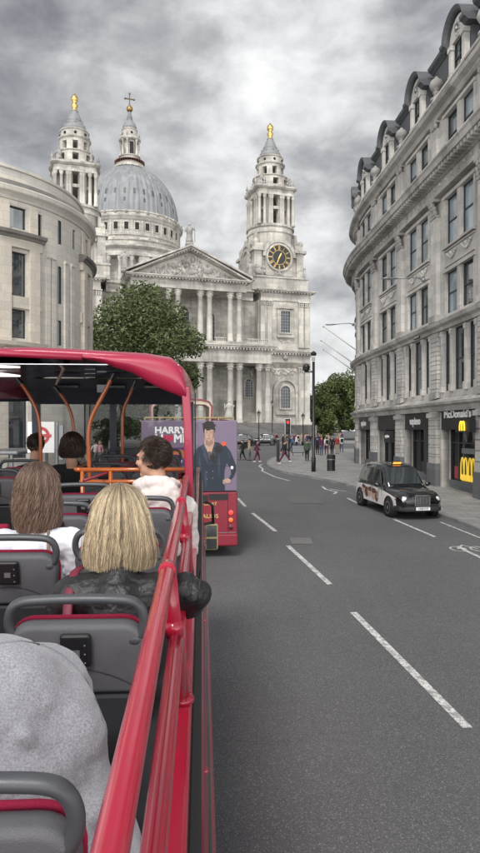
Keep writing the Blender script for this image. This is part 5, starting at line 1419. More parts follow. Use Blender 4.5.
        q = MB(Sm); q.smooth = True; q.tube([(-.2+.4*i/16, -.031, -.30+.085*sin(pi*min(1, i/16))**.8) for i in range(17)], .0022, 5, cap=False); q.build('seam', K['seatd'], s)
        return s
    rows = [(-.40, 1.02), (-.375, 2.0), (-.375, 2.97), (-.375, 3.95)]
    s0 = seat(*rows[0])
    allr = [(-.375, 1.95), (-.375, 2.97), (-.375, 3.92), (-.375, .1), (-.83, .1), (-.83, 1.0), (-.83, 1.9), (-.83, 2.83), (-.83, 3.74), (-.82, 4.55)]
    for yy in (.1, 1.0, 1.95, 2.85, 3.8, 4.7, 5.5, 6.3): allr += [(-1.72, yy), (-2.16, yy)]
    for yy in (6.0, 6.8, 7.6): allr += [(-.9, yy), (-.45, yy)] if yy > 5.5 else []
    for (x, y) in allr:
        c_ = dup(s0, T); c_.location = (x-rows[0][0], y-rows[0][1], 0)
    return T
BUS = own_bus()

# ------------------------------------------------------------------ passengers on the upper deck
def blonde():
    b = MB(); H = M.Translation((-.30, 2.40, dz(.445))); head(b, H)
    b.cap((-.30, 2.36, dz(.72)), .1, (-.30, 2.34, dz(1.2)), .13, 16); b.cap((-.46, 2.35, dz(.70)), .065, (-.15, 2.35, dz(.70)), .065, 14)
    b.cap((-.30, 2.36, dz(1.3)), .15, (-.30, 2.75, dz(1.36)), .1, 14); b.cap((-.38, 2.4, dz(1.38)), .09, (-.38, 2.8, dz(1.4)), .07, 12); b.cap((-.22, 2.4, dz(1.38)), .09, (-.22, 2.8, dz(1.4)), .07, 12)
    b.cap((-.38, 2.8, dz(1.4)), .07, (-.38, 2.85, dz(1.5)), .05, 12); b.cap((-.22, 2.8, dz(1.4)), .07, (-.22, 2.85, dz(1.5)), .05, 12)
    b.cap((-.13, 2.33, dz(.72)), .05, (-.04, 2.27, dz(.665)), .04, 12); b.cap((-.04, 2.27, dz(.68)), .036, (-.06, 2.4, dz(.77)), .034, 12); b.cap((-.06, 2.4, dz(.77)), .034, (-.2, 2.5, dz(.76)), .03, 12)
    b.cap((-.47, 2.35, dz(.72)), .05, (-.54, 2.4, dz(1.0)), .045, 12); b.cap((-.54, 2.4, dz(1.0)), .045, (-.4, 2.62, dz(1.1)), .03, 12)
    fingers(b, (-.21, 2.51, dz(.755)), (-.9, .5, -.2), (0, .3, 1)); fingers(b, (-.39, 2.63, dz(1.1)), (.8, .6, -.2), (0, .2, 1))
    o = fuse(b, 'person', K['skin'], None, .007); o.matrix_world = BM
    tag(o, 'blonde woman in a black leather jacket, her elbow out under the red rail', 'person')
    face_parts(H, o, M())
    j = MB(); j.cap((-.30, 2.33, dz(.74)), .125, (-.30, 2.31, dz(1.25)), .155, 20); j.cap((-.45, 2.33, dz(.715)), .088, (-.16, 2.33, dz(.715)), .085, 18); j.cap((-.30, 2.34, dz(.67)), .085, (-.30, 2.36, dz(.62)), .068, 16)
    j.cap((-.15, 2.33, dz(.715)), .082, (-.06, 2.28, dz(.685)), .07, 16); j.cap((-.06, 2.28, dz(.685)), .068, (-.025, 2.25, dz(.685)), .056, 16); j.cap((-.025, 2.25, dz(.685)), .054, (-.05, 2.4, dz(.775)), .052, 14); j.cap((-.05, 2.4, dz(.775)), .05, (-.16, 2.48, dz(.77)), .046, 14)
    j.cap((-.47, 2.33, dz(.73)), .08, (-.555, 2.38, dz(1.0)), .066, 16); j.cap((-.555, 2.38, dz(1.0)), .06, (-.43, 2.6, dz(1.1)), .045, 14)
    jo = fuse(j, 'leather_jacket', K['leather'], o, .006, 5)
    # creases
    tx = bpy.data.textures.new('creases', 'CLOUDS'); tx.noise_scale = .06; tx.noise_depth = 1; d_ = jo.modifiers.new('d', 'DISPLACE'); d_.texture = tx; d_.strength = .016; d_.texture_coords = 'LOCAL'; bake(jo)
    for p in jo.data.polygons: p.use_smooth = True
    z = MB(); z.smooth = True
    for k in range(5): # ribbed shoulder seams on the sleeve
        c = V((-.125+.028*k, 2.315-.012*k, dz(.71-.01*k))); pts = [c+V((.01*sin(a), .02*cos(a)-.0, .0))+V((0, cos(a)*.062, sin(a)*.07)) for a in [2*pi*i/16 for i in range(17)]]
        z.tube(pts, .0022, 5, cap=False)
    z.build('sleeve_seam', K['leather'], jo)
    s = MB(); s.smooth = True; s.tube([(-.44, 2.4, dz(.62)), (-.455, 2.33, dz(.622)), (-.46, 2.245, dz(.68)), (-.455, 2.17, dz(.8)), (-.44, 2.14, dz(1.0)), (-.42, 2.14, dz(1.2))], .017, 8, flat=.3); s.build('bag_strap', K['plum'], o)
    prof = [(0, .001, .001, .001), (.018, .052, .058, .07), (.05, .084, .092, .1), (.1, .104, .112, .11), (.16, .119, .118, .11), (.22, .13, .116, .1), (.27, .131, .11, .08), (.31, .124, .105, .06)]
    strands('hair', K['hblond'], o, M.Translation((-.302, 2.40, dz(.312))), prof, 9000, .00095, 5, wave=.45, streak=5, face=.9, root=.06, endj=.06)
blonde()
def brunette():
    b = MB(); H = M.Translation((-.79, 3.17, dz(.44))) @ M.Rotation(R(-12), 4, 'Z'); head(b, H)
    X = -.79; Y = 3.13
    b.cap((X, Y, dz(.74)), .1, (X, Y-.02, dz(1.2)), .13, 16); b.cap((X-.15, Y, dz(.7)), .06, (X+.15, Y, dz(.7)), .06, 14)
    b.cap((X, Y, dz(1.3)), .15, (X, Y+.38, dz(1.36)), .1, 14)
    for s in (-1, 1):
        b.cap((X+s*.09, Y+.05, dz(1.38)), .09, (X+s*.09, Y+.42, dz(1.4)), .07, 12); b.cap((X+s*.09, Y+.42, dz(1.4)), .06, (X+s*.09, Y+.46, dz(1.5)), .05, 12)
        b.cap((X+s*.17, Y, dz(.72)), .05, (X+s*.24, Y+.06, dz(1.0)), .043, 12); b.cap((X+s*.24, Y+.06, dz(1.0)), .043, (X+s*.1, Y+.27, dz(1.1)), .03, 12); fingers(b, (X+s*.09, Y+.28, dz(1.1)), (-s*.8, .6, -.2), (0, .2, 1))
    o = fuse(b, 'person', K['skin'], None, .008); o.matrix_world = BM
    tag(o, 'woman with wavy mid brown hair and a white t-shirt, left of the blonde woman', 'person'); face_parts(H, o, M())
    j = MB(); j.cap((X, Y-.02, dz(.76)), .125, (X, Y-.04, dz(1.25)), .165, 20); j.cap((X-.16, Y-.01, dz(.70)), .08, (X+.16, Y-.01, dz(.70)), .08, 18); j.cap((X, Y, dz(.66)), .075, (X, Y, dz(.64)), .07, 14)
    for s in (-1, 1): j.cap((X+s*.18, Y-.01, dz(.71)), .078, (X+s*.255, Y+.03, dz(1.0)), .078, 16)
    jo = fuse(j, 't_shirt', K['tee'], o, .007, 8)
    tx = bpy.data.textures.new('folds', 'CLOUDS'); tx.noise_scale = .11; d_ = jo.modifiers.new('d', 'DISPLACE'); d_.texture = tx; d_.strength = .045; d_.texture_coords = 'LOCAL'; bake(jo)
    for p in jo.data.polygons: p.use_smooth = True
    s = MB(); s.smooth = True; s.tube([(X+.07, Y-.06, dz(.62)), (X+.085, Y-.13, dz(.72)), (X+.13, Y-.17, dz(.85)), (X+.2, Y-.17, dz(1.05))], .007, 8, flat=.4); s.build('bag_strap', simple('tan_strap', (.2, .14, .1), .7), o)
    prof = [(0, .001, .001, .001), (.018, .05, .055, .07), (.05, .08, .09, .1), (.1, .1, .108, .11), (.16, .108, .112, .11), (.22, .115, .112, .1), (.28, .112, .108, .08), (.34, .09, .1, .06), (.37, .06, .085, .04)]
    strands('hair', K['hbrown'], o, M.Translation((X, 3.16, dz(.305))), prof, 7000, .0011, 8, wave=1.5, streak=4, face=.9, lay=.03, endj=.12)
brunette()
def hooded_man():
    X, Y = -.31, 4.28
    b = MB(); H = M.Translation((X-.02, Y, dz(.405))) @ M.Rotation(R(68), 4, 'Z') @ M.Rotation(R(-4), 4, 'X'); head(b, H)
    b.cap((X+.02, Y-.02, dz(.72)), .11, (X+.02, Y-.02, dz(1.2)), .14, 16); b.cap((X-.15, Y+.02, dz(.7)), .07, (X+.18, Y-.04, dz(.7)), .07, 14)
    b.cap((X, Y, dz(1.3)), .15, (X, Y+.38, dz(1.36)), .1, 14)
    for s in (-1, 1):
        b.cap((X+s*.09, Y+.05, dz(1.38)), .09, (X+s*.09, Y+.42, dz(1.4)), .07, 12); b.cap((X+s*.09, Y+.42, dz(1.4)), .06, (X+s*.09, Y+.46, dz(1.5)), .05, 12)
        b.cap((X+s*.19, Y, dz(.74)), .055, (X+s*.21, Y+.1, dz(1.02)), .045, 12); b.cap((X+s*.21, Y+.1, dz(1.02)), .045, (X+s*.1, Y+.32, dz(1.08)), .032, 12); fingers(b, (X+s*.09, Y+.33, dz(1.08)), (-s*.7, .7, -.2), (0, .2, 1))
    o = fuse(b, 'person', K['skin'], None, .007); o.matrix_world = BM
    tag(o, 'young man with tousled dark hair and cream hooded top, face turned left', 'person'); face_parts(H, o, M())
    j = MB(); j.cap((X+.02, Y-.04, dz(.78)), .14, (X+.02, Y-.04, dz(1.25)), .17, 20); j.cap((X-.14, Y, dz(.72)), .09, (X+.19, Y-.06, dz(.72)), .09, 18)
    for s in (-1, 1): j.cap((X+.01+s*.19, Y-.02, dz(.74)), .085, (X+s*.22, Y+.08, dz(1.02)), .07, 16); j.cap((X+s*.22, Y+.08, dz(1.02)), .065, (X+s*.12, Y+.28, dz(1.08)), .05, 16)
    # the hood lying on the shoulders
    n = 22
    for i in range(n):
        a = -2.6+5.2*i/(n-1)-pi/2+.4; r0 = .105; c = V((X+.015+r0*cos(a), Y-.03+r0*sin(a)*1.0, dz(.575-.035*(sin(a) < 0)*abs(sin(a))))); j.ball(tuple(c), (.052, .052, .05), 10, 8)
    j.ball((X+.05, Y-.13, dz(.63)), (.14, .085, .1), 16, 10); j.ball((X+.06, Y-.14, dz(.7)), (.11, .07, .11), 16, 10)
    jo = fuse(j, 'hooded_top', K['hood'], o, .008, 5)
    tx = bpy.data.textures.new('folds', 'CLOUDS'); tx.noise_scale = .06; d_ = jo.modifiers.new('d', 'DISPLACE'); d_.texture = tx; d_.strength = .03; d_.texture_coords = 'LOCAL'; bake(jo)
    for p in jo.data.polygons: p.use_smooth = True
    shorthair('hair', K['hdark'], o, H @ M.Translation((0, -.003, .002)) @ M.Scale(1.06, 4), 4200, 3, .03, .0014)
hooded_man()
def silhouette(X, Y, up, seed, lab, long):
    b = MB(); H = M.Translation((X, Y, dz(up))); head(b, H)
    b.cap((X, Y-.02, dz(up+.32)), .11, (X, Y-.02, dz(1.2)), .14, 16); b.cap((X-.14, Y, dz(up+.28)), .07, (X+.14, Y, dz(up+.28)), .07, 14); b.cap((X, Y, dz(1.3)), .15, (X, Y+.38, dz(1.36)), .1, 14)
    for s in (-1, 1): b.cap((X+s*.09, Y+.05, dz(1.38)), .09, (X+s*.09, Y+.42, dz(1.4)), .07, 12); b.cap((X+s*.18, Y, dz(up+.3)), .055, (X+s*.22, Y+.1, dz(1.0)), .045, 12); b.cap((X+s*.22, Y+.1, dz(1.0)), .04, (X+s*.1, Y+.3, dz(1.06)), .03, 12); fingers(b, (X+s*.09, Y+.31, dz(1.06)), (-s*.7, .7, -.2), (0, .2, 1))
    o = fuse(b, 'person', K['skin'], None, .012); o.matrix_world = BM; tag(o, lab, 'person'); face_parts(H, o, M())
    j = MB(); j.cap((X, Y-.03, dz(up+.36)), .14, (X, Y-.03, dz(1.25)), .17, 18); j.cap((X-.15, Y, dz(up+.29)), .09, (X+.15, Y, dz(up+.29)), .09, 16); j.cap((X, Y, dz(up+.25)), .08, (X, Y, dz(up+.2)), .07, 12)
    for s in (-1, 1): j.cap((X+s*.19, Y-.01, dz(up+.31)), .08, (X+s*.24, Y+.08, dz(1.0)), .07, 14); j.cap((X+s*.24, Y+.08, dz(1.0)), .06, (X+s*.12, Y+.28, dz(1.06)), .045, 14)
    fuse(j, 'coat', K['dkcloth'], o, .012, 6)
    if long:
        prof = [(0, .001, .001, .001), (.02, .06, .06, .07), (.06, .1, .1, .1), (.14, .125, .12, .11), (.22, .13, .11, .08), (.27, .11, .1, .06)]
        strands('hair', K['hdark'], o, M.Translation((X, Y, dz(up-.135))), prof, 900, .003, seed, wave=1.4, streak=3, face=.9)
    else: shorthair('hair', K['hdark'], o, H, 900, seed, .02, .002)
silhouette(-1.72, 6.85, .5, 21, 'front passenger in dark clothes, short hair, left of the two under the canopy', False)
silhouette(-1.33, 6.75, .48, 22, 'front passenger with bushy collar length hair, right of the two under the canopy', True)
def grey_hoodie():
    X, Y = -.40, 1.42
    b = MB(); H = M.Translation((X-.035, Y+.03, dz(.69))) @ M.Rotation(R(-35), 4, 'X'); head(b, H)
    b.cap((X, Y-.05, dz(.88)), .12, (X, Y-.12, dz(1.25)), .15, 16); b.cap((X, Y-.02, dz(1.33)), .15, (X, Y+.3, dz(1.38)), .1, 14); b.cap((X-.16, Y-.02, dz(.9)), .07, (X+.16, Y-.02, dz(.9)), .07, 12)
    for s in (-1, 1): b.cap((X+s*.09, Y, dz(1.38)), .09, (X+s*.09, Y+.36, dz(1.4)), .07, 12); b.cap((X+s*.19, Y-.02, dz(.92)), .05, (X+s*.22, Y+.1, dz(1.18)), .045, 12); b.cap((X+s*.22, Y+.1, dz(1.18)), .04, (X+s*.08, Y+.28, dz(1.2)), .03, 12); fingers(b, (X+s*.07, Y+.29, dz(1.2)), (-s*.7, .7, -.2), (0, .2, 1))
    o = fuse(b, 'person', K['skin'], None, .01); o.matrix_world = BM; tag(o, 'person in a heather grey hooded sweatshirt, hood up and hunched forward, nearest the camera', 'person'); face_parts(H, o, M())
    j = MB()
    j.ball((X-.045, Y+.0, dz(.70)), (.175, .17, .172), 24, 16); j.ball((X+.045, Y+.02, dz(.755)), (.142, .15, .15), 20, 14); j.ball((X+.0, Y+.1, dz(.72)), (.15, .12, .14), 20, 14)
    j.cap((X, Y-.04, dz(.8)), .165, (X+.01, Y-.09, dz(1.0)), .205, 22); j.cap((X+.01, Y-.09, dz(1.0)), .205, (X+.03, Y-.14, dz(1.3)), .22, 22); j.cap((X+.09, Y-.0, dz(.80)), .095, (X+.2, Y-.08, dz(1.05)), .1, 14)
    for s in (-1, 1): j.cap((X+s*.15, Y-.03, dz(.92)), .1, (X+s*.215, Y+.06, dz(1.18)), .085, 16); j.cap((X+s*.215, Y+.06, dz(1.18)), .08, (X+s*.1, Y+.26, dz(1.22)), .055, 14)
    for a_, b_, r_ in (((.18, -.10, .84), (.02, -.27, .93), .03), ((.17, -.16, .93), (-.02, -.29, 1.0), .028), ((-.16, -.14, .86), (.0, -.26, .97), .03), ((.05, -.15, .66), (.16, -.09, .84), .016), ((-.08, -.17, .72), (.1, -.18, .88), .016)):
        j.cap((X+a_[0], Y+a_[1], dz(a_[2])), r_, (X+b_[0], Y+b_[1], dz(b_[2])), r_*.6, 12)
    jo = fuse(j, 'hooded_sweatshirt', K['heather'], o, .008, 14)
    tx = bpy.data.textures.new('folds', 'CLOUDS'); tx.noise_scale = .1; d_ = jo.modifiers.new('d', 'DISPLACE'); d_.texture = tx; d_.strength = .028; d_.texture_coords = 'LOCAL'; bake(jo)
    for p in jo.data.polygons: p.use_smooth = True
    s = MB(); s.smooth = True
    dg = bpy.context.evaluated_depsgraph_get()
    from mathutils.bvhtree import BVHTree
    bv = BVHTree.FromObject(jo, dg)
    pts = []
    way = [(1, 643), (22, 641), (42, 645), (60, 655), (75, 668), (87, 685), (96, 706), (101, 728)]
    for (a0_, b0_), (a1_, b1_) in zip(way, way[1:]):
        for k in range(6):
            u = k/6; px, py = a0_+(a1_-a0_)*u, b0_+(b1_-b0_)*u
            hit = bv.ray_cast(V((0, 0, CZ)), V(((px-202)/650, 1, -(py-398)/650)).normalized())
            if hit[0] and hit[0].y < 1.7: pts.append(hit[0])
    if len(pts) > 3: s.tube(pts, .0025, 6); s.build('hood_seam', simple('seam_thread', (.2, .2, .22), .9), jo)
grey_hoodie()
# ------------------------------------------------------------------ the tour bus in front
def front_bus():
    T = thing('tour_bus', 'dark red open top bus ahead, purple advertisement with a dark haired man on its back', 'bus')
    y0 = 16.9; xr = -.06; Wd = 2.5; zb = gz(16.9)
    T.matrix_world = M.Translation((xr-Wd/2, y0, zb)) @ M.Rotation(R(6.8), 4, 'Z') @ M.Rotation(R(1.3), 4, 'X')
    h = Wd/2
    def zz(py): return EYE+(430-py)/650*16.9-zb
    red = simple('bus_crimson', (.22, .012, .028), .35, 0, .1, 2, coat=.4)
    zs, zt = zz(491.5), zz(420.5)
    m = MB()
    prof = [(-h, .32), (-h, 1.2), (-h, zs), (h, zs), (h, 1.2), (h, .32)]
    m.box(-h, h, 0, 9.8, .3, zs); m.build('lower_body', red, T, mods=bev(.05, 3))
    m = MB()
    m.box(-h+.02, h-.02, .05, 9.7, zs-.05, zs+.25)
    m.box(-h+.02, -h+.07, .1, 9.7, zs, zt); m.box(h-.07, h-.02, .1, 9.7, zs, zt); m.build('upper_side', red, T)
    pur = simple('purple_advert', (.165, .125, .185), .5, 0, .1, .8)
    m = MB(); m.box(-h+.01, h-.01, -.04, .08, zs+.005, zt); ad = m.build('advert_panel', pur, T, mods=bev(.03, 3))
    # yellow top rail
    m = MB(); m.smooth = True; m.tube([(-h+.1, .03, zt+.07), (h-.12, .03, zt+.07)], .022, 8)
    for i in range(7): m.tube([(-h+.1+(2*h-.22)*i/6, .03, zt-.02), (-h+.1+(2*h-.22)*i/6, .03, zt+.07)], .018, 6)
    m.build('top_rail', simple('ochre_rail', (.35, .27, .12), .4), T)
    # front canopy of that bus
    cream = simple('cream_canopy', (.5, .42, .33), .4)
    m = MB(); yc = 7.6
    o = [(-h+.12, zt-.1), (-h+.1, zt+.45), (-h+.2, zt+.62), (-h+.5, zt+.7), (0, zt+.73), (h-.5, zt+.7), (h-.2, zt+.62), (h-.1, zt+.45), (h-.12, zt-.1), (h-.2, zt-.1), (h-.2, zt+.42), (h-.34, zt+.52), (0, zt+.57), (-h+.34, zt+.52), (-h+.2, zt+.42), (-h+.2, zt-.1)]
    m.prism([(a, b) for a, b in o], yc, yc+2.0, axis='y'); m.build('canopy', cream, T, mods=bev(.03, 2))
    m = MB(); m.tube([(a, yc-.02, b+.02) for a, b in o[:9]], .03, 6); m.build('canopy_trim', K['redd'], T)
    m = MB(); m.box(-h+.3, h-.3, yc+1.9, yc+1.92, zt-.1, zt+.5); m.build('windscreen', K['bglass'], T)
    # lettering and picture on the advert, as flat print
    def W(px, py):  # place on the panel from where it is printed
        X = (px-240)/650*y0; Z = EYE+(430-py)/650*y0
        return (X-(xr-Wd/2), Z-zb)
    def put(body, px, py, hgt, mat, par, sx=1., bold=0., ax='LEFT', shear=0):
        x, z = W(px, py); mt = M.Translation((x, -.046, z)) @ M.Rotation(pi/2, 4, 'X')
        return text(body, hgt, 'lettering', mat, par, mt, bold=bold, ax=ax, sx=sx, ext=.003, shear=shear)
    put("HARRY'S", 155.0, 430.4, .235, K['white'], ad, 1.06, .009); put('H', 155.0, 438.7, .295, K['white'], ad, 1.05, .011); put('ME.', 173.6, 438.7, .295, K['white'], ad, .98, .011)
    hx, hz = W(168, 438.9); m = MB(); n = 28
    pts = [(16*sin(t_)**3, 13*cos(t_)-5*cos(2*t_)-2*cos(3*t_)-cos(4*t_)) for t_ in [2*pi*i/n for i in range(n)]]
    m.prism([(hx+a*.0088, hz+b*.0088) for a, b in pts][::-1], -.047, -.041, axis='y'); m.build('printed_heart', simple('heart_red', (.5, .02, .08), .5), ad)
    def flat(name, pts, mat, d, par=None):
        q = [W(*p) for p in pts]; m = MB(); m.prism(q, -.041-d, -.040-d+.0005, axis='y'); return m.build(name, mat, par or ad)
    def blob(name, px, py, rx, rz, mat, d, par=None, n=24, f=None):
        return flat(name, [(px+rx*cos(2*pi*i/n)*(f(2*pi*i/n) if f else 1), py-rz*sin(2*pi*i/n)*(f(2*pi*i/n) if f else 1)) for i in range(n)][::-1], mat, d, par)
    vio = simple('print_violet', (.09, .02, .13), .5); org = simple('print_orange', (.42, .12, .03), .5); blu = simple('print_blue', (.02, .16, .5), .5)
    flat('printed_swirl', [(143.2, 449), (190, 446.8), (190, 490.5), (143.2, 490.5)], vio, .001)
    blob('printed_swirl', 178, 462, 12, 13, org, .003); blob('printed_swirl', 176, 466, 10, 12, vio, .005); blob('printed_swirl', 181, 483, 6, 7, blu, .007); blob('printed_swirl', 152, 480, 8, 6, blu, .007)
    m = MB(); pts = []
    for i in range(40):
        u = i/39; x, z = W(168+u*14, 463-u*3+2.2*sin(u*22)); pts.append((x, -.05, z))
    m.tube(pts, .012, 5); m.build('printed_script', K['white'], ad)
    sk = simple('print_skin', (.42, .27, .2), .5, 0, .12, 5); skd = simple('print_skin_shade', (.26, .15, .11), .5); suit = simple('print_navy_suit', (.012, .02, .035), .5, 0, .5, 3); suitl = simple('print_suit_fold', (.03, .045, .07), .5); hr = simple('print_hair', (.012, .008, .007), .5); shirt = simple('print_shirt', (.08, .06, .06), .5)
    # standing figure, hand on hip
    fg = flat('printed_figure', [(194, 490.5), (193.5, 480), (192.5, 470), (192.8, 458), (195, 450), (199, 446.5), (205, 443), (217, 442), (222, 444.5), (226, 446), (230, 451), (233.5, 459), (236, 466), (236.2, 471), (233.5, 477), (230, 481), (228.5, 479), (231, 474), (230.5, 469), (226.5, 463), (224.5, 470), (224, 480), (225, 490.5)], suit, .003)
    flat('printed_neck', [(204.5, 437), (213.5, 437), (214, 443), (211.5, 452), (208.8, 458), (206.5, 450), (203.8, 444)], sk, .006, fg)
    flat('printed_shirt', [(206.6, 451.5), (211, 451.5), (209, 460)], shirt, .0075, fg)
    for s_, q in ((0, [(203.8, 443), (200.5, 447), (203.5, 452), (202.8, 455), (208.5, 466), (206.5, 455)]), (1, [(214.3, 442.5), (217, 447), (214.5, 452), (215.5, 455), (209.5, 466), (211.5, 454)])): flat('printed_lapel', q, suitl, .008, fg)
    for q in ([(199, 452), (201, 466), (200, 478), (198, 466)], [(219, 452), (220, 464), (218.5, 478), (217.5, 464)], [(205, 468), (207, 478), (206, 489), (204, 478)], [(227, 450), (231, 458), (229, 458)]): flat('printed_fold', q, suitl, .007, fg)
    for q in ((206.5, 472), (206.8, 479), (212.5, 471), (212.5, 478)): blob('printed_button', q[0], q[1], .55, .55, skd, .009, fg, 10)
    fc = blob('printed_face', 208.7, 433.2, 5.1, 8.6, sk, .008, fg, 28, lambda a: 1-.12*max(0, -sin(a))*abs(cos(a))*2)
    flat('printed_face_shade', [(205, 438), (208.8, 441.6), (212.8, 438), (211.5, 440.8), (208.8, 442), (206, 440.8)], skd, .0095, fc)
    flat('printed_face_shade', [(203.6, 431), (204.6, 432), (205, 437), (206.6, 440.2), (205.2, 439), (203.9, 435)], skd, .0092, fc)
    flat('printed_neck_shade', [(205.2, 440.4), (208.8, 442.2), (212.6, 440.2), (213.2, 443.5), (209, 446.5), (205.4, 444.5)], skd, .0072, fg)
    flat('printed_highlight', [(207, 428.6), (210.4, 428.4), (210.2, 430.4), (207.4, 430.6)], simple('print_skin_light', (.55, .38, .29), .5), .0093, fc)
    flat('printed_cheek', [(212.2, 430), (213.8, 431.5), (213.3, 437), (211.6, 440), (212.3, 435)], skd, .0095, fc)
    for s_ in (-1, 1):
        blob('printed_eye', 208.6+s_*2.1, 432.8, .7, .32, hr, .011, fc, 10); flat('printed_brow', [(208.6+s_*.8, 431.1), (208.6+s_*3.2, 430.8), (208.6+s_*3.2, 431.15), (208.6+s_*.8, 431.45)][::s_ or 1], hr, .0115, fc)
    flat('printed_nose', [(208.5, 432.5), (209.3, 435.8), (208.9, 436.5), (207.7, 436.2), (208.4, 435.5)], skd, .011, fc); blob('printed_mouth', 208.6, 438.4, 1.6, .5, simple('print_lip', (.3, .1, .09), .5), .011, fc, 12)
    rr = random.Random(5)
    blob('printed_hair', 208.6, 425.6, 6.4, 4.7, hr, .010, fg, 36, lambda a: 1+.1*sin(7*a+1)+.07*sin(12*a)); flat('printed_hair', [(202.8, 428), (205, 427), (204.4, 430), (204.0, 434), (203.2, 432)], hr, .0125, fg); flat('printed_hair', [(214.9, 428), (212.7, 427), (213.4, 430), (213.8, 433), (214.6, 431)][::-1], hr, .0125, fg)
    hd = blob('printed_hand', 227.4, 480.8, 3.3, 2.4, sk, .009, fg, 14)
    for k in range(4): flat('printed_finger', [(225.4-.2*k, 479.4+1.2*k), (222.6-.1*k+.5*(k == 3), 479.7+1.2*k), (222.6-.1*k+.5*(k == 3), 480.5+1.2*k), (225.4-.2*k, 480.4+1.2*k)][::-1], sk, .0105, hd)
    flw = simple('print_flower', (.6, .08, .03), .5); blob('printed_flower', 223.5, 443.7, 2.6, 2.2, flw, .011, fg, 24, lambda a: 1+.25*sin(6*a)); 
    blob('printed_corsage', 218, 449, 4.5, 3.5, hr, .010, fg, 24, lambda a: 1+.3*sin(7*a)); blob('printed_corsage', 213, 458, 3, 4, hr, .010, fg, 24, lambda a: 1+.3*sin(5*a))
    blob('printed_reflector', 231.8, 467.5, 1.4, 1.7, K['white'], .012, ad, 14)
    # panel seam across the advert, corner bolts
    m = MB(); x0, z0_ = W(143, 466); m.box(-h+.03, h-.03, -.055, -.053, z0_, z0_+.012); m.build('panel_seam', K['black'], ad)
    # lower rear: grille, lettering, lamps, bumper
    def rb(name, px0, px1, py0, py1, mat, d0=-.02, d1=.0, par=T, mods=None):
        x0, z1 = W(px0, py0); x1, z0_ = W(px1, py1); m = MB(); m.box(x0, x1, d0, d1, z0_, z1); return m.build(name, mat, par, mods=mods)
    rb('grille', 209, 227.5, 494, 500, K['black']); rb('grille', 150, 208, 495, 501, K['black'])
    go = simple('gold_letters', (.5, .33, .12), .5)
    def put2(body, px, py, hgt, sx=1., b=.0): 
        x, z = W(px, py); mt = M.Translation((x, -.012, z)) @ M.Rotation(pi/2, 4, 'X'); return text(body, hgt, 'lettering', go, T, mt, bold=b, ax='RIGHT', sx=sx, ext=.004)
    put2('BACK AT', 217, 504, .11, 1.1, .003); put2('TUSSAUDS', 218.5, 516.5, .15, 1.1, .003)
    K['tail'] = simple('lit_tail_lamp', (.9, .03, .02), .3, 0, .05, 9, emit=1.6); K['amber'] = simple('amber_lens', (.6, .13, .02), .2, 0, .1, 9, emit=.3); K['dkred'] = simple('unlit_red_lens', (.08, .008, .01), .2)
    for s_ in (0, 1):
        for (py, mt, r_) in ((513, K['tail'], .06), (520.5, K['amber'], .06), (528, K['dkred'], .06)):
            x, z = W(231, py); x = x if s_ == 0 else -x; m = MB(); m.m = M.Translation((x, -.005, z)) @ M.Rotation(pi/2, 4, 'X'); m.lathe([(.075, 0), (.075, .012), (.062, .016)], 20); b_ = m.build('lamp_bezel', K['redd'], T)
            m = MB(); m.m = M.Translation((x, -.02, z)) @ M.Rotation(pi/2, 4, 'X'); m.ball((0, 0, 0), (r_, r_, .018), 16, 8); m.build('lens', mt, b_, smooth=True)
        x, z = W(231, 536.6); x = x if s_ == 0 else -x; m = MB(); m.box(x-.03, x+.03, -.022, 0, z-.02, z+.02); m.build('reflector', K['tail'], T)
    for px in (228,): 
        x, _ = W(px, 500); m = MB(); m.box(x-.008, x+.008, -.004, .0, .5, zs-.03); m.build('panel_gap', K['black'], T)
    x, z = W(200, 532.5); m = MB(); m.box(-h, h, -.05, .02, .33, z-.06); m.build('bumper', red, T, mods=bev(.03, 3)); m = MB(); m.box(-h+.1, h-.02, -.008, .0, z-.02, z-.008); m.build('panel_gap', K['steel'], T)
    for x in (-h+.2, h-.2):
        for y in (2.6, 8.2):
            w = MB(); w.m = M.Translation((x, y, .5)) @ M.Rotation(pi/2, 4, 'Y'); w.lathe([(.2, -.15), (.48, -.15), (.5, -.08), (.5, .08), (.48, .15), (.2, .15)], 24); w.build('wheel', K['rubber'], T)
    m = MB(); m.box(-h+.3, h-.3, .4, 9, .2, .5); m.build('chassis', K['rubber'], T)
    # roof deck seats seen over the panel are hidden; pale passenger shape of the pink bag left out
front_bus()

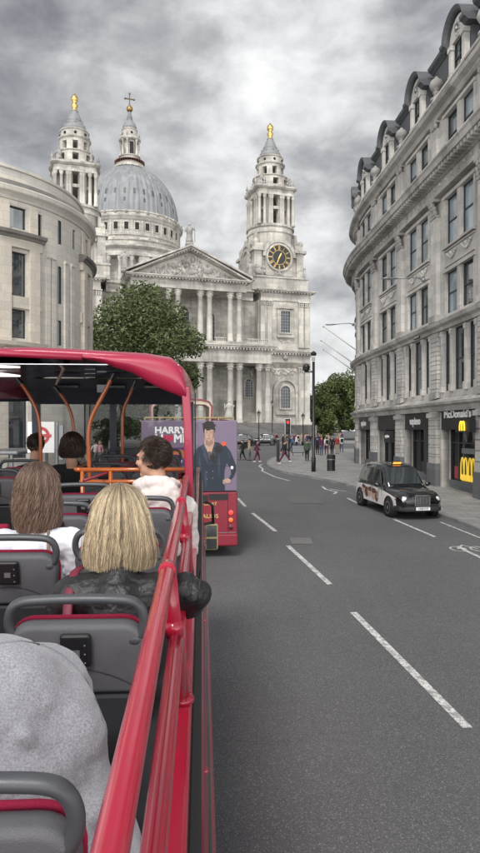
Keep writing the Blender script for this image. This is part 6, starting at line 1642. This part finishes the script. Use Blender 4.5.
# ------------------------------------------------------------------ London cab
def cab(wheel_only=False):
    """x forward, y left, z up"""
    bk = K['cabpaint'] = simple('black_car_paint', (.008, .008, .009), .15, 0, .2, 3, coat=1)
    T = thing('taxi', 'x', 'taxi')
    # lower body: stations (x, half width, z bottom, z shoulder, z top)
    st = [(-2.27, .72, .42, .75, .84), (-2.22, .80, .34, .86, .98), (-2.0, .86, .3, .95, 1.06), (-1.4, .885, .28, .98, 1.08), (-.4, .89, .26, .97, 1.07), (.6, .885, .26, .95, 1.06), (1.0, .88, .27, .93, 1.03), (1.5, .86, .29, .90, 1.0), (1.95, .82, .3, .84, .95), (2.17, .74, .32, .76, .86), (2.26, .62, .38, .62, .72)]
    rings = []
    for (x, w, zb, zsd, zt) in st:
        r = [(w*.86, zb), (w*.97, zb+.06), (w, zb+.25), (w*1.0, (zb+zsd)/2+.1), (w*.985, zsd-.06), (w*.93, zsd+.01), (w*.8, zt-.03), (w*.5, zt), (0, zt+.015)]
        full = [(x, a, b) for a, b in r]+[(x, -a, b) for a, b in r[-2::-1]]
        rings.append(full)
    def arched(name, mat):
        m = MB(); m.smooth = True; m.loft(rings)
        return m.build(name, mat, T, mods=[('EDGE_SPLIT', dict(split_angle=.9))])
    body = arched('body', bk)
    # wheel arches and wheels
    for x in (1.36, -1.53):
        for s in (-1, 1):
            m = MB(); m.m = M.Translation((x, s*.80, .34)) @ M.Rotation(-s*pi/2, 4, 'X'); m.lathe([(.40, -.1), (.40, .092), (.37, .094), (.37, -.1)], 28); m.lathe([(.37, -.1), (.0, -.1)], 28); m.build('wheel_arch', K['rubber'], T)
            w = MB(); w.m = M.Translation((x, s*.80, .33)) @ M.Rotation(-s*pi/2, 4, 'X'); w.smooth = True; w.lathe([(.2, -.09), (.31, -.09), (.33, -.05), (.33, .06), (.31, .1), (.22, .105)], 32); wo = w.build('wheel', K['rubber'], T)
            w = MB(); w.m = M.Translation((x, s*.80, .33)) @ M.Rotation(-s*pi/2, 4, 'X'); w.lathe([(.225, .06), (.225, .106), (.2, .108), (.17, .09), (.08, .1), (.05, .115), (0, .116)], 24); w.build('hub_cap', K['steel'], wo, smooth=True)
            for k in range(8):
                a = 2*pi*k/8; w = MB(); w.m = M.Translation((x, s*.80, .33)) @ M.Rotation(-s*pi/2, 4, 'X'); w.ball((.135*cos(a), .135*sin(a), .1), (.022, .022, .006), 8, 4); w.build('hub_hole', K['black'], wo) if k % 2 == 0 else None
    # cabin: pillars and roof, glass as separate panels
    cs = [(-2.02, .70, .58, 1.03, 1.05), (-1.9, .8, .66, 1.02, 1.50), (-1.62, .84, .66, 1.02, 1.72), (-1.2, .85, .67, 1.02, 1.79), (-.6, .85, .68, 1.02, 1.81), (-.05, .85, .67, 1.02, 1.79), (.22, .84, .64, 1.02, 1.70), (.55, .82, .62, 1.02, 1.38), (.92, .79, .6, 1.0, 1.03)]
    rings = []
    for (x, w, wt, zb, zt) in cs:
        k = (zt-zb)
        r = [(w, zb-.06), (w*.995, zb+k*.1), (w-(w-wt)*.75, zb+k*.78), (wt, zb+k*.92), (wt*.8, zt-.005), (wt*.4, zt+.01), (0, zt+.015)]
        rings.append([(x, a, b) for a, b in r]+[(x, -a, b) for a, b in r[-2::-1]])
    m = MB(); m.smooth = True; m.loft(rings); m.build('cabin', bk, T, mods=[('EDGE_SPLIT', dict(split_angle=1.0))])
    gl = K['cglass']
    def panel(name, pts, mat=gl, off=.006, par=None):
        """pts 3d quad, pushed outwards, with depth"""
        p = [V(q) for q in pts]; n = (p[1]-p[0]).cross(p[-1]-p[0]).normalized(); c = sum(p, V())/len(p)
        if n.dot(c-V((-.5, 0, 1.0))) < 0: n = -n
        m = MB(); k = len(p); m.add([q+n*off for q in p]+[q-n*.02 for q in p], [tuple(range(k)), tuple(range(2*k-1, k-1, -1))]+[(i, k+i, k+(i+1) % k, (i+1) % k) for i in range(k)])
        return m.build(name, mat, par or T, mods=[('BEVEL', dict(width=.01, segments=2))])
    panel('windscreen', [(.86, .64, 1.09), (.86, -.64, 1.09), (.62, -.64, 1.33), (.29, -.60, 1.655), (.29, .60, 1.655), (.62, .64, 1.33)][:2]+[(.30, -.585, 1.66), (.30, .585, 1.66)], off=.05)
    panel('rear_window', [(-1.97, .58, 1.16), (-1.97, -.58, 1.16), (-1.80, -.5, 1.6), (-1.80, .5, 1.6)], off=.035)
    for s in (-1, 1):
        def sp(x, z): 
            k = (z-1.02)/.76; wt = .67; return (x, s*(.852-(.852-wt)*min(1, k)*.92+.004), z)
        panel('side_window', [sp(.62, 1.08), sp(-.28, 1.08), sp(-.28, 1.64), sp(.14, 1.62), sp(.3, 1.5)])
        panel('side_window', [sp(-.36, 1.08), sp(-1.18, 1.08), sp(-1.18, 1.64), sp(-.36, 1.64)])
        panel('side_window', [sp(-1.26, 1.08), sp(-1.8, 1.08), sp(-1.74, 1.42), sp(-1.6, 1.58), sp(-1.26, 1.64)])
        for x in (-.32, -1.22, .72):
            m = MB(); m.box(x-.006, x+.006, s*.886-.003, s*.886+.006, .4, 1.0); m.build('door_gap', K['rubber'], T)
        for x in (-.2, -1.1):
            m = MB(); m.box(x-.09, x+.09, min(s*.885, s*.915), max(s*.885, s*.915), .9, .93); m.build('door_handle', K['chrome'], T, mods=bev(.008))
        m = MB(); m.ball((.62, s*1.0, 1.08), (.07, .12, .09), 12, 8); m.box(.58, .64, min(s*.84, s*.95), max(s*.84, s*.95), 1.02, 1.06); m.build('wing_mirror', bk, T, smooth=True)
        # headlamp
        m = MB(); m.m = M.Translation((2.15, s*.60, .70)) @ M.Rotation(R(82), 4, 'Y') @ M.Rotation(0, 4, 'Z'); m.lathe([(.125, -.06), (.13, .02), (.12, .045), (.105, .05)], 22); hb = m.build('headlamp_rim', K['chrome'], T, smooth=True)
        m = MB(); m.ball((2.18, s*.60, .705), (.045, .105, .105), 16, 10); m.build('headlamp_glass', simple('lamp_glass', (.7, .7, .7), .12, .2, .1), hb, smooth=True)
        m = MB(); m.ball((2.22, s*.55, .47), (.03, .07, .05), 12, 8); m.build('fog_lamp', K['chrome'], T, smooth=True)
        m = MB(); m.box(-2.285, -2.2, min(s*.62, s*.74), max(s*.62, s*.74), .62, .86); m.build('tail_lamp', K['dkred'], T, mods=bev(.02))
        m = MB(); m.box(.35, .7, min(s*.76, s*.79), max(s*.76, s*.79), 1.0, 1.01) ; 
    # grille
    m = MB(); m.box(2.17, 2.285, -.27, .27, .50, .86); g = m.build('grille', K['black'], T, mods=bev(.03, 3))
    m = MB()
    for i in range(11): m.box(2.286, 2.297, -.22+.043*i, -.205+.043*i, .53, .82)
    for a, b, c_, d_ in ((-.275, .275, .84, .875), (-.275, .275, .485, .51), (-.285, -.25, .49, .87), (.25, .285, .49, .87)): m.box(2.27, 2.302, a, b, c_, d_)
    m.build('grille_bar', K['chrome'], g)
    m = MB(); m.loft([[(x, y, z) for y in (0,) for x, z in ((xx, .3), (xx+.05, .32), (xx+.06, .43), (xx, .47))] for xx in (0,)]) if 0 else None
    m = MB(); rg = []
    for y, x in ((-.84, 1.9), (-.78, 2.12), (-.6, 2.26), (0, 2.33), (.6, 2.26), (.78, 2.12), (.84, 1.9)): rg.append([(x-.12, y, .28), (x, y, .29), (x+.015, y, .36), (x, y, .46), (x-.12, y, .47)])
    m.loft(rg); m.build('front_bumper', K['seatd'], T, mods=bev(.01))
    m = MB(); rg = [[(x+.1, y, .32), (x, y, .33), (x-.01, y, .46), (x+.1, y, .5)] for y, x in ((-.86, -2.0), (-.74, -2.26), (0, -2.33), (.74, -2.26), (.86, -2.0))]; m.loft(rg); m.build('rear_bumper', K['seatd'], T)
    m = MB(); m.box(2.345, 2.355, -.26, .26, .345, .455); p = m.build('number_plate', K['white'], T)
    text('LX58 FCP', .1, 'lettering', K['black'], p, M.Translation((2.357, 0, .4)) @ M.Rotation(pi/2, 4, 'Z') @ M.Rotation(pi/2, 4, 'X'), bold=.002, sx=.95, ext=.001)
    # roof sign
    m = MB(); m.loft([[(.02, .2, 1.78), (.13, .17, 1.88), (.05, .17, 1.92), (-.06, .2, 1.8)], [(.02, -.2, 1.78), (.13, -.17, 1.88), (.05, -.17, 1.92), (-.06, -.2, 1.8)]]); s_ = m.build('roof_sign', bk, T, mods=bev(.02, 3))
    m = MB(); m.add([(.045, .17, 1.795), (.045, -.17, 1.795), (.135, -.15, 1.87), (.135, .15, 1.87)], [(0, 1, 2, 3)]); m.m = None
    m.add([(.03, .17, 1.795), (.03, -.17, 1.795), (.12, -.15, 1.87), (.12, .15, 1.87)], [(3, 2, 1, 0)]); m.build('lit_sign', K['taxil'], s_)
    # wipers, seats inside
    for y in (-.15, .35):
        m = MB(); m.tube([(.93, y, 1.085), (.74, y+.25, 1.27)], .008, 5); m.build('wiper', K['black'], T)
    return T
K['taxil'] = simple('lit_amber_sign', (1., .33, .05), .4, 0, .1, 20, emit=1.4)
taxi = cab()
taxi['label'] = 'black cab with white printed lower sides and lit roof sign, parked by the kerb'
cx_, cy_ = 6.0, 25.05
def place(T, x, y, hd):
    T.location = (x, y, gz(y)+.01); a = math.atan((gz(y+1)-gz(y-1))/2)
    d = V((cos(hd), sin(hd))); T.rotation_euler = (0, -a*d.y, hd)
# far cabs are copies made before the printed sides go on
c1 = dup(taxi); c1['label'] = 'black cab side on in front of the cathedral, the right one beside the traffic light'; place(c1, 3.4, 99, R(176)); c1['group'] = 'black cabs crossing before the cathedral'
c2 = dup(taxi); c2['label'] = 'black cab side on in front of the cathedral, the left one nearest the bus'; place(c2, -.2, 94, R(180)); c2['group'] = 'black cabs crossing before the cathedral'
place(taxi, cx_, cy_, atan2(-.985, .17))
def livery(T):
    wh = simple('white_livery', (.74, .72, .7), .25, 0, .06, 3, coat=.6); pk = simple('print_beige', (.5, .36, .28), .4, 0, .4, 6); br = simple('print_brown', (.12, .045, .03), .4, 0, .5, 8)
    W_ = lambda x: .8935 if -1.6 < x < .8 else .8935-.012*(abs(x+.4)-1.2)
    for s in (-1, 1):
        # white wrap over the side between sill and shoulder, cut round the wheels
        top = [(-2.2, .84), (-2.0, .9), (-1.4, .93), (-.4, .93), (.3, .915), (.9, .88), (1.5, .8), (1.9, .72)]
        m = MB(); rings = []
        for i in range(60):
            x = -2.2+4.1*i/59; zb = .34
            for wx in (1.36, -1.53):
                d = abs(x-wx)
                if d < .415: zb = max(zb, .34+sqrt(.415**2-d*d))
            zt = interp(top, x) if 0 else None
            for (a, za), (b, zb2) in zip(top, top[1:]):
                if a <= x <= b+1e-6: zt = za+(zb2-za)*(x-a)/(b-a)
            zt = zt or .72
            # body half width at x by the stations
            stn = [(-2.27, .72), (-2.22, .80), (-2.0, .86), (-1.4, .885), (-.4, .89), (.6, .885), (1.0, .88), (1.5, .86), (1.95, .82)]
            w = .82
            for (a, wa), (b, wb) in zip(stn, stn[1:]):
                if a <= x <= b: w = wa+(wb-wa)*(x-a)/(b-a)
            zb = min(zb, zt-.03)
            rings.append([(x, s*(w+.006), zb), (x, s*(w+.008), (zb+zt)/2), (x, s*(w*.99+.004), zt), (x, s*(w*.99-.03), zt), (x, s*(w-.03), zb)])
        m.smooth = True; m.loft(rings); wr = m.build('side_print', wh, T, mods=[('EDGE_SPLIT', dict(split_angle=.7))])
        rnd = random.Random(9)
        for i, (x, z, rx, rz, mt) in enumerate(((-1.05, .72, .26, .15, pk), (-.75, .66, .2, .2, br), (-.45, .68, .2, .19, pk), (-.42, .8, .17, .09, br), (-.02, .64, .21, .2, pk), (-.0, .78, .22, .1, br), (.3, .6, .14, .2, br), (.36, .66, .09, .13, pk), (-1.05, .84, .2, .06, br))):
            m = MB(); n = 18; pts = [(x+rx*cos(2*pi*k/n)*(1+.15*sin(3*k)), z+rz*sin(2*pi*k/n)) for k in range(n)]
            m.prism(pts, s*(.9+.0008*i), s*(.899+.0008*i), axis='y') if s > 0 else m.prism(pts, s*(.9+.0008*i), s*(.899+.0008*i), axis='y'); m.build('printed_face', mt, wr)
livery(taxi)

# ------------------------------------------------------------------ street furniture
def furn(name, label, cat, px=None, py=None, at=None, group=None):
    x, y = at if at else gp(px, py); return thing(name, label, cat, (x, y, gz(y)+(.12)), 0, group), x, y
K['post'] = simple('dark_post_paint', (.012, .013, .014), .4, 0, .3, 4)
T, x, y = furn('camera_post', 'tall black post with a camera arm near its top, standing on the pavement corner', 'post', 313.5, 473.5)
k_ = y/650
m = MB(); m.smooth = True; m.tube([(0, 0, 0), (0, 0, .9), (0, 0, .95), (0, 0, 110*k_)], [.14, .14, .1, .085], 14); m.build('pole', K['post'], T)
m = MB(); m.box(-.1, .1, -.1, .1, 111*k_, 114.5*k_); m.build('cap', K['steel'], T); m = MB(); m.lathe([(.16, 0), (.2, .12), (.1, .25), (0, .3)], 14, (0, 0, 116*k_)); m.build('camera', K['post'], T)
m = MB(); m.smooth = True; zc_ = 99.5*k_; m.tube([(0, 0, zc_), (-7*k_, 0, zc_+.02)], .035, 8); m.tube([(0, 0, zc_-.03), (-7*k_, 0, zc_+.3)], .02, 6); ar = m.build('arm', K['post'], T)
m = MB(); m.lathe([(.05, 0), (.2, .15), (.24, .35), (.16, .5), (.05, .55)], 14, (-7.3*k_, 0, zc_-.02)); m.build('camera_housing', K['post'], ar)
T, x, y = furn('litter_bin', 'dark litter bin standing on the pavement right of the tall black post', 'bin', 331, 472.5)
m = MB(); m.lathe([(.26, 0), (.27, .05), (.26, .1), (.26, .72), (.28, .76), (.28, .98), (.22, 1.04), (0, 1.08)], 24); m.build('bin_body', K['post'], T); m = MB(); m.lathe([(.282, 0), (.284, .03), (.282, .06)], 24, (0, 0, .7)); m.build('band', K['steel'], T)
m = MB(); m.box(-.12, .12, -.29, -.2, .8, .94); m.build('slot', K['void'], T)
def signal(px, py, label, z=3.5, lit=True, back=False):
    T, x, y = furn('traffic_light', label, 'traffic light', px, py, None, 'traffic lights at the corner')
    m = MB(); m.smooth = True; m.tube([(0, 0, 0), (0, 0, z)], .057, 10); m.build('pole', K['post'], T)
    m = MB(); m.box(-.32, .12, .0, .03, z-1.15, z+.12); b = m.build('backboard', K['post'], T); m = MB()
    if lit: 
        for a, b2, c_, d_ in ((-.325, -.3, z-1.16, z+.13), (.1, .125, z-1.16, z+.13), (-.3, .1, z+.105, z+.13)): m.box(a, b2, -.004, .034, c_, d_)
        m.build('white_border', K['white'], b)
    m = MB(); m.box(-.24, .04, -.16, .0, z-1.0, z); m.build('head', K['black'], T, mods=bev(.02))
    for i, (mt) in enumerate((K['tail'] if lit else K['black'], K['black'], K['black'])):
        m = MB(); m.m = M.Translation((-.1, -.165, z-.18-.32*i)) @ M.Rotation(pi/2, 4, 'X'); m.lathe([(.1, -.01), (.1, .008), (.06, .015), (0, .018)], 16); m.build('signal_lens', mt, T)
        m = MB(); m.m = M.Translation((-.1, -.16, z-.18-.32*i)) @ M.Rotation(pi/2, 4, 'X'); m.lathe([(.12, 0), (.125, .14)], 14, a0=0, a1=pi); m.build('visor', K['black'], T)
signal(289, 462.5, 'traffic light showing red, white edged backboard, on the pavement nose', 3.3)
T, x, y = furn('bollard', 'black square post at the kerb beside the running pedestrian', 'post', 278, 463)
m = MB(); m.box(-.12, .12, -.12, .12, 0, 1.75); m.build('pole', K['post'], T, mods=bev(.02)); m = MB(); m.box(-.13, .13, -.13, .13, 1.75, 1.82); m.build('cap', K['steel'], T, mods=bev(.02))
T, x, y = furn('information_board', 'low dark board on two short legs behind the traffic light', 'sign', 298, 457)
m = MB(); m.box(-.6, .6, -.05, .05, .25, 1.0); m.build('board', K['seatd'], T, mods=bev(.02)); m = MB(); m.box(-.5, -.44, -.04, .04, 0, .25); m.build('leg', K['post'], T); m = MB(); m.box(.44, .5, -.04, .04, 0, .25); m.build('leg', K['post'], T)
m = MB(); m.box(-.54, .54, -.056, -.051, .31, .94); m.build('notice', K['steel'], T)
def lantern(px, d, zt, label):
    x = (px-240)/650*d; y = d; T = thing('street_lamp', label, 'street lamp', (x, y, gz(y)+.12), 0, 'old style lamps before the cathedral'); h = zt
    m = MB(); m.smooth = True; m.lathe([(.22, 0), (.22, .5), (.14, .6), (.12, 1.2), (.07, 1.4), (.06, h-1.0), (.1, h-.95), (.05, h-.85)], 12); m.build('pole', K['post'], T)
    m = MB(); m.lathe([(.1, h-.85), (.26, h-.3)], 6); m.build('lantern_glass', simple('lamp_pane', (.3, .29, .25), .2), T); m = MB(); m.lathe([(.3, h-.3), (.3, h-.25), (.12, h-.05), (.05, h), (.08, h+.08), (0, h+.2)], 6); m.build('lantern_roof', K['post'], T)
lantern(258.8, 92, 4.9, 'black lamp post with glass lantern between the two black cabs'); lantern(303, 96, 4.6, 'black lamp post with glass lantern behind the information board'); lantern(272.3, 112, 7.2, 'taller black lamp standing on the cathedral steps'); lantern(116, 60, 4.9, 'black lamp post with glass lantern under the plane tree'); lantern(62, 70, 4.9, 'black lamp post left of the plane tree, seen through the bus windscreen')
# statue of a crowned lady on a tall plinth in front of the portico
y = 109; x = (229.2-240)/650*y; T = thing('monument', 'pale stone robed figure on a moulded plinth in front of the portico steps', 'statue', (x, y, gz(y)+.1))
m = MB(); m.box(-1.5, 1.5, -1.5, 1.5, 0, .5); m.box(-1.2, 1.2, -1.2, 1.2, .5, 1.0); m.lathe([(1.3, 1.0), (1.0, 1.2), (.9, 1.4), (.9, 3.4), (1.15, 3.6), (1.15, 3.8), (.8, 3.9)], 16); m.build('plinth', K['cathc'], T)
m = MB(); m.lathe([(.75, 3.9), (.85, 4.2), (.6, 5.2), (.42, 5.8), (.5, 6.2), (.46, 6.5), (.18, 6.75), (.12, 6.85)], 16, fn=lambda r, z, a: r*(1+.1*sin(6*a))); m.ball((0, -.02, 7.02), (.19, .2, .24), 12, 8); m.lathe([(.12, 7.2), (.16, 7.3), (.05, 7.42), (0, 7.5)], 8)
m.cap((-.4, 0, 6.4), .13, (-.75, -.3, 5.8), .1, 8); m.cap((.4, 0, 6.4), .13, (.75, -.35, 6.1), .1, 8); m.cap((-.8, -.3, 5.2), .05, (-.75, -.35, 6.6), .05, 6); m.ball((.8, -.4, 6.25), .13, 8, 6); m.build('figure', K['white'] if 0 else K['cathc'], T, smooth=True)
for s in range(4):
    a = pi/4+s*pi/2; m = MB(); m.lathe([(.4, 1.0), (.42, 1.3), (.3, 1.9), (.32, 2.2), (.12, 2.35)], 10, (1.5*cos(a)*.9, 1.5*sin(a)*.9, 0)); m.ball((1.5*cos(a)*.9, 1.5*sin(a)*.9, 2.5), .16, 8, 6); m.build('seated_figure', K['cathc'], T, smooth=True)
# bus stop on the left pavement
T = thing('bus_stop', 'white bus stop flag with a red ring and bar on a grey post', 'bus stop', (-5.75, 18.9, gz(18.9)+.12))
m = MB(); m.tube([(.42, .05, 0), (.42, .05, 3.4)], .05, 10); m.build('pole', K['steel'], T)
m = MB(); m.box(-.42, .36, -.03, .03, 2.5, 3.4); f = m.build('flag', K['white'], T, mods=bev(.01)); m = MB(); n = 32
m.loft([[(-.03+r_*cos(2*pi*i/n), y_, 3.0+r_*sin(2*pi*i/n)) for r_, y_ in ((.17, -.04), (.26, -.04), (.26, -.031), (.17, -.031))] for i in range(n+1)], cap=False); m.box(-.34, .28, -.046, -.041, 2.955, 3.045); m.build('roundel', simple('roundel_red', (.5, .02, .03), .4), f)
m = MB(); m.box(.5, .62, -.05, .05, 2.3, 3.3); m.build('side_panel', K['steel'], T)
T = thing('bus_shelter', 'glass bus shelter with grey end poster on the left pavement behind the bus stop', 'bus shelter', (-6.9, 20.5, gz(20.5)+.12))
m = MB(); m.box(-1.0, .5, -1.8, 1.8, 2.4, 2.5); m.build('roof', K['steel'], T, mods=bev(.03))
for a in (-1.7, 1.7):
    for b in (-.9, .3): m = MB(); m.box(b-.04, b+.04, a-.04, a+.04, 0, 2.4); m.build('post', K['steel'], T)
m = MB(); m.box(-.95, -.93, -1.6, 1.6, .3, 2.2); m.build('glass_panel', K['bglass'], T); m = MB(); m.box(-.8, .2, -1.78, -1.74, .4, 2.2); m.build('poster', K['curtain'], T)
# railings in front of the trees
for i in range(3):
    T = thing('railing', ('run of black iron railing under the plane tree, left length', 'run of black iron railing under the plane tree, middle length', 'run of black iron railing under the plane tree, right length')[i], 'railing', (-19+5.2*i, 62+.9*i, gz(62)+.12), R(6), 'railings under the plane tree')
    m = MB(); m.box(0, 5, -.03, .03, 1.0, 1.06); m.box(0, 5, -.03, .03, .2, .25)
    for k in range(34): m.box(.02+.15*k-.012, .02+.15*k+.012, -.012, .012, .05, 1.2)
    m.build('bars', K['post'], T)
# low terrace building far left of the cathedral, seen under the trees
T = thing('churchyard_building', 'low pale stone building behind the trees left of the cathedral', 'building', (-34, 112, gz(110)), R(14))
m = MB(); m.box(-14, 12, 0, 14, 0, 11); m.build('wall', K['ls'], T); m = MB(); m.box(-14.3, 12.3, -.3, 14.3, 11, 11.8); m.build('cornice', K['ls'], T)
for i in range(9):
    for z in (1.5, 6): m = MB(); m.box(-12.8+2.8*i, -11.4+2.8*i, -.05, -.01, z, z+3); m.build('window', K['win'], T)

# ------------------------------------------------------------------ pedestrians
def walker(pose, seed):
    """a clothed standing or walking adult, 1.72 m, facing -y"""
    st = {'walk': .26, 'stand': .04, 'run': .42, 'step': .16}[pose]
    b = MB(); H = M.Translation((0, -.02, 1.6)) @ M.Rotation(pi, 4, 'Z'); head(b, H)
    lean = -.06 if pose == 'run' else 0
    b.cap((0, lean*.5, 1.36), .1, (0, 0, 1.0), .105, 12); b.cap((-.13, lean*.7, 1.4), .06, (.13, lean*.7, 1.4), .06, 10)
    J = MB(); J.cap((0, lean*.5+.01, 1.36), .128, (0, .01, .93), .15, 14); J.cap((-.145, lean*.7+.01, 1.4), .078, (.145, lean*.7+.01, 1.4), .078, 12)
    P_ = MB(); P_.cap((0, .0, .97), .135, (0, 0, .9), .14, 12)
    feet = MB()
    for s in (-1, 1):
        ky = -s*st*.55-.03; fy = -s*st; back = s > 0
        kn = V((s*.09, ky, .5)); an = V((s*.09, fy+(.05 if back else 0), .09+(.16 if back and pose == 'run' else 0)))
        b.cap((s*.09, 0, .9), .085, kn, .056, 10); b.cap(kn, .055, an, .036, 10); b.cap(an, .035, an+V((0, -.12, -.05)), .03, 8)
        P_.cap((s*.09, 0, .9), .105, kn, .076, 10); P_.cap(kn, .074, an+V((0, 0, .05)), .058, 10)
        feet.cap(an+V((0, .03, -.045)), .045, an+V((0, -.14, -.055)), .038, 10)
        sh = V((s*.19, lean*.7, 1.39)); el = V((s*.235, s*st*.5+.03, 1.12)); ha = V((s*.22, s*st*.9-.06, .9))
        b.cap(sh, .05, el, .04, 10); b.cap(el, .04, ha, .028, 10); fingers(b, ha, (0, -.15, -1), (s, 0, 0))
        J.cap(sh, .068, el, .058, 12); J.cap(el, .058, el.lerp(ha, .85), .046, 12)
    o = fuse(b, 'person', K['skin'], None, .013, 3)
    j = fuse(J, 'jacket', K['dkcloth'], o, .014, 4); p = fuse(P_, 'trousers', K['dkcloth'], o, .014, 4); f = feet.build('shoe', K['black'], o, smooth=True)
    hr_ = MB(); hr_.m = H; hr_.ball((0, -.022, .04), (.088, .1, .092), 14, 10, fn=lambda q: V((q.x, q.y, max(q.z, -.5 if q.y < 0.05 else .25)))); 
    if seed % 2: hr_.ball((0, -.07, -.06), (.075, .05, .13), 12, 8)
    h_ = hr_.build('hair', K['hdark'], o, smooth=True)
    if seed % 3 == 0:
        q = MB(); q.box(-.15, .15, .12, .26, 1.05, 1.42); q.build('backpack', K['dkcloth'], o, mods=bev(.05, 3))
    for c_ in [o]+kids(o):
        for sl in c_.material_slots: mt = sl.material; sl.link = 'OBJECT'; sl.material = mt
    return o
cl = {n_: simple('cloth_'+n_, c, .9, 0, .12, 9) for n_, c in dict(black=(.012, .012, .014), navy=(.02, .03, .06), grey=(.13, .13, .14), white=(.65, .64, .62), red=(.3, .03, .03), plum=(.09, .02, .05), denim=(.05, .08, .14), beige=(.35, .28, .2), green=(.05, .08, .05), blue=(.06, .14, .3), pink=(.5, .25, .28)).items()}
hcol = [simple('hair_'+n_, c, .6) for n_, c in (('black', (.01, .008, .007)), ('brown', (.05, .025, .015)), ('fair', (.3, .2, .1)), ('grey', (.25, .24, .23)))]
protos = [walker('walk', 0), walker('stand', 1), walker('run', 2), walker('step', 3), walker('stand', 4), walker('walk', 5)]
used = [False]*6
def person(k, x, y, z, rz, top, leg, label, shoe='black', hair=0, sc=1., group=None):
    o = protos[k] if not used[k] else dup(protos[k]); used[k] = True
    o.location = (x, y, z); o.rotation_euler = (0, 0, R(rz)); o.scale = (sc, sc, sc); tag(o, label, 'person')
    if group: o['group'] = group
    elif 'group' in o: del o['group']
    for c_ in kids(o):
        n_ = c_.name.split('.')[0]
        mt = {'jacket': cl[top], 'trousers': cl[leg], 'shoe': cl[shoe], 'hair': hcol[hair]}.get(n_)
        if mt: 
            c_.material_slots[0].link = 'OBJECT'; c_.material_slots[0].material = mt
    return o
def pa(k, px, py, *a, **kw):
    x, y = gp(px, py); on = x > interp(KR, y)+.1 and y < 82
    return person(k, x, y, gz(y)+(.12 if on else .0), *a, **kw)
pa(0, 242.5, 460.0, -80, 'black', 'black', 'pedestrian in black striding left over the road, nearest the bus')
pa(3, 249.0, 460.5, 100, 'beige', 'grey', 'pedestrian in a beige top and shorts crossing between two others', hair=2)
pa(5, 257.0, 462.0, 95, 'plum', 'plum', 'pedestrian in burgundy with white shoes striding right over the crossing', shoe='white')
pa(2, 284.5, 465.5, 80, 'black', 'plum', 'pedestrian with a backpack hurrying past the square post on the pavement nose', shoe='white')
pa(4, 307, 462.5, 180, 'green', 'black', 'person in a dark green top standing between the board and the tall black post')
pa(0, 317.5, 456, 175, 'navy', 'black', 'person in navy walking away just right of the tall black post')
pa(1, 321.5, 456.5, 20, 'plum', 'denim', 'person with plum top and long hair right of the tall black post, behind the bin', hair=1)
pa(3, 326.5, 455.5, 190, 'white', 'plum', 'person in a white top walking away behind the litter bin', hair=1)
pa(5, 332, 456.5, -10, 'black', 'black', 'person in black walking towards the camera above the litter bin')
pa(1, 337, 455, 0, 'red', 'beige', 'person in a red top by the corner of the stone building', hair=2)
pa(0, 341.5, 453, 185, 'white', 'denim', 'person in white and denim closest to the corner of the stone building')
rnd = random.Random(12)
names = list(cl); hn = ['dark', 'brown', 'fair', 'grey']
desc = {}
seen = set()
for i in range(36):
    px = rnd.uniform(272, 343); d = rnd.uniform(84, 122)
    top = rnd.choice(names); leg = rnd.choice(['black', 'navy', 'grey', 'denim', 'beige']); hc = rnd.randrange(4)
    x = (px-240)/650*d
    if abs(x-3.4) < 3.2 and 95 < d < 102: d = 106; x = (px-240)/650*d
    while (top, leg, hc) in seen: top = rnd.choice(names); leg = rnd.choice(['black', 'navy', 'grey', 'denim', 'beige']); hc = rnd.randrange(4)
    seen.add((top, leg, hc))
    person(rnd.randrange(6), x, d, gz(d)+(.12 if d > 112 else .0), rnd.uniform(0, 360), top, leg, f'distant pedestrian, {top} top, {leg} trousers, {hn[hc]} hair, before the cathedral', hair=hc, sc=rnd.uniform(.93, 1.06), group='crowd before the cathedral')
for i in range(14):
    px = rnd.uniform(45, 125); d = rnd.uniform(46, 58); top = names[(i*3) % len(names)]; leg = ['black', 'navy', 'grey', 'denim', 'beige'][i % 5]
    person(rnd.randrange(6), (px-240)/650*d, d, gz(d), rnd.uniform(0, 360), top, leg, f'pedestrian in {top} top and {leg} trousers crossing beyond the bus windscreen', hair=i % 4, sc=rnd.uniform(.95, 1.05), group='pedestrians beyond the windscreen')
for (px, d, top) in ((292, 76, 'blue'), (296, 80, 'white'), (285, 84, 'grey')):
    person(0, (px-240)/650*d, d, gz(d), 90, top, 'navy', f'pedestrian in {top} walking right near the lamp behind the board', hair=1)
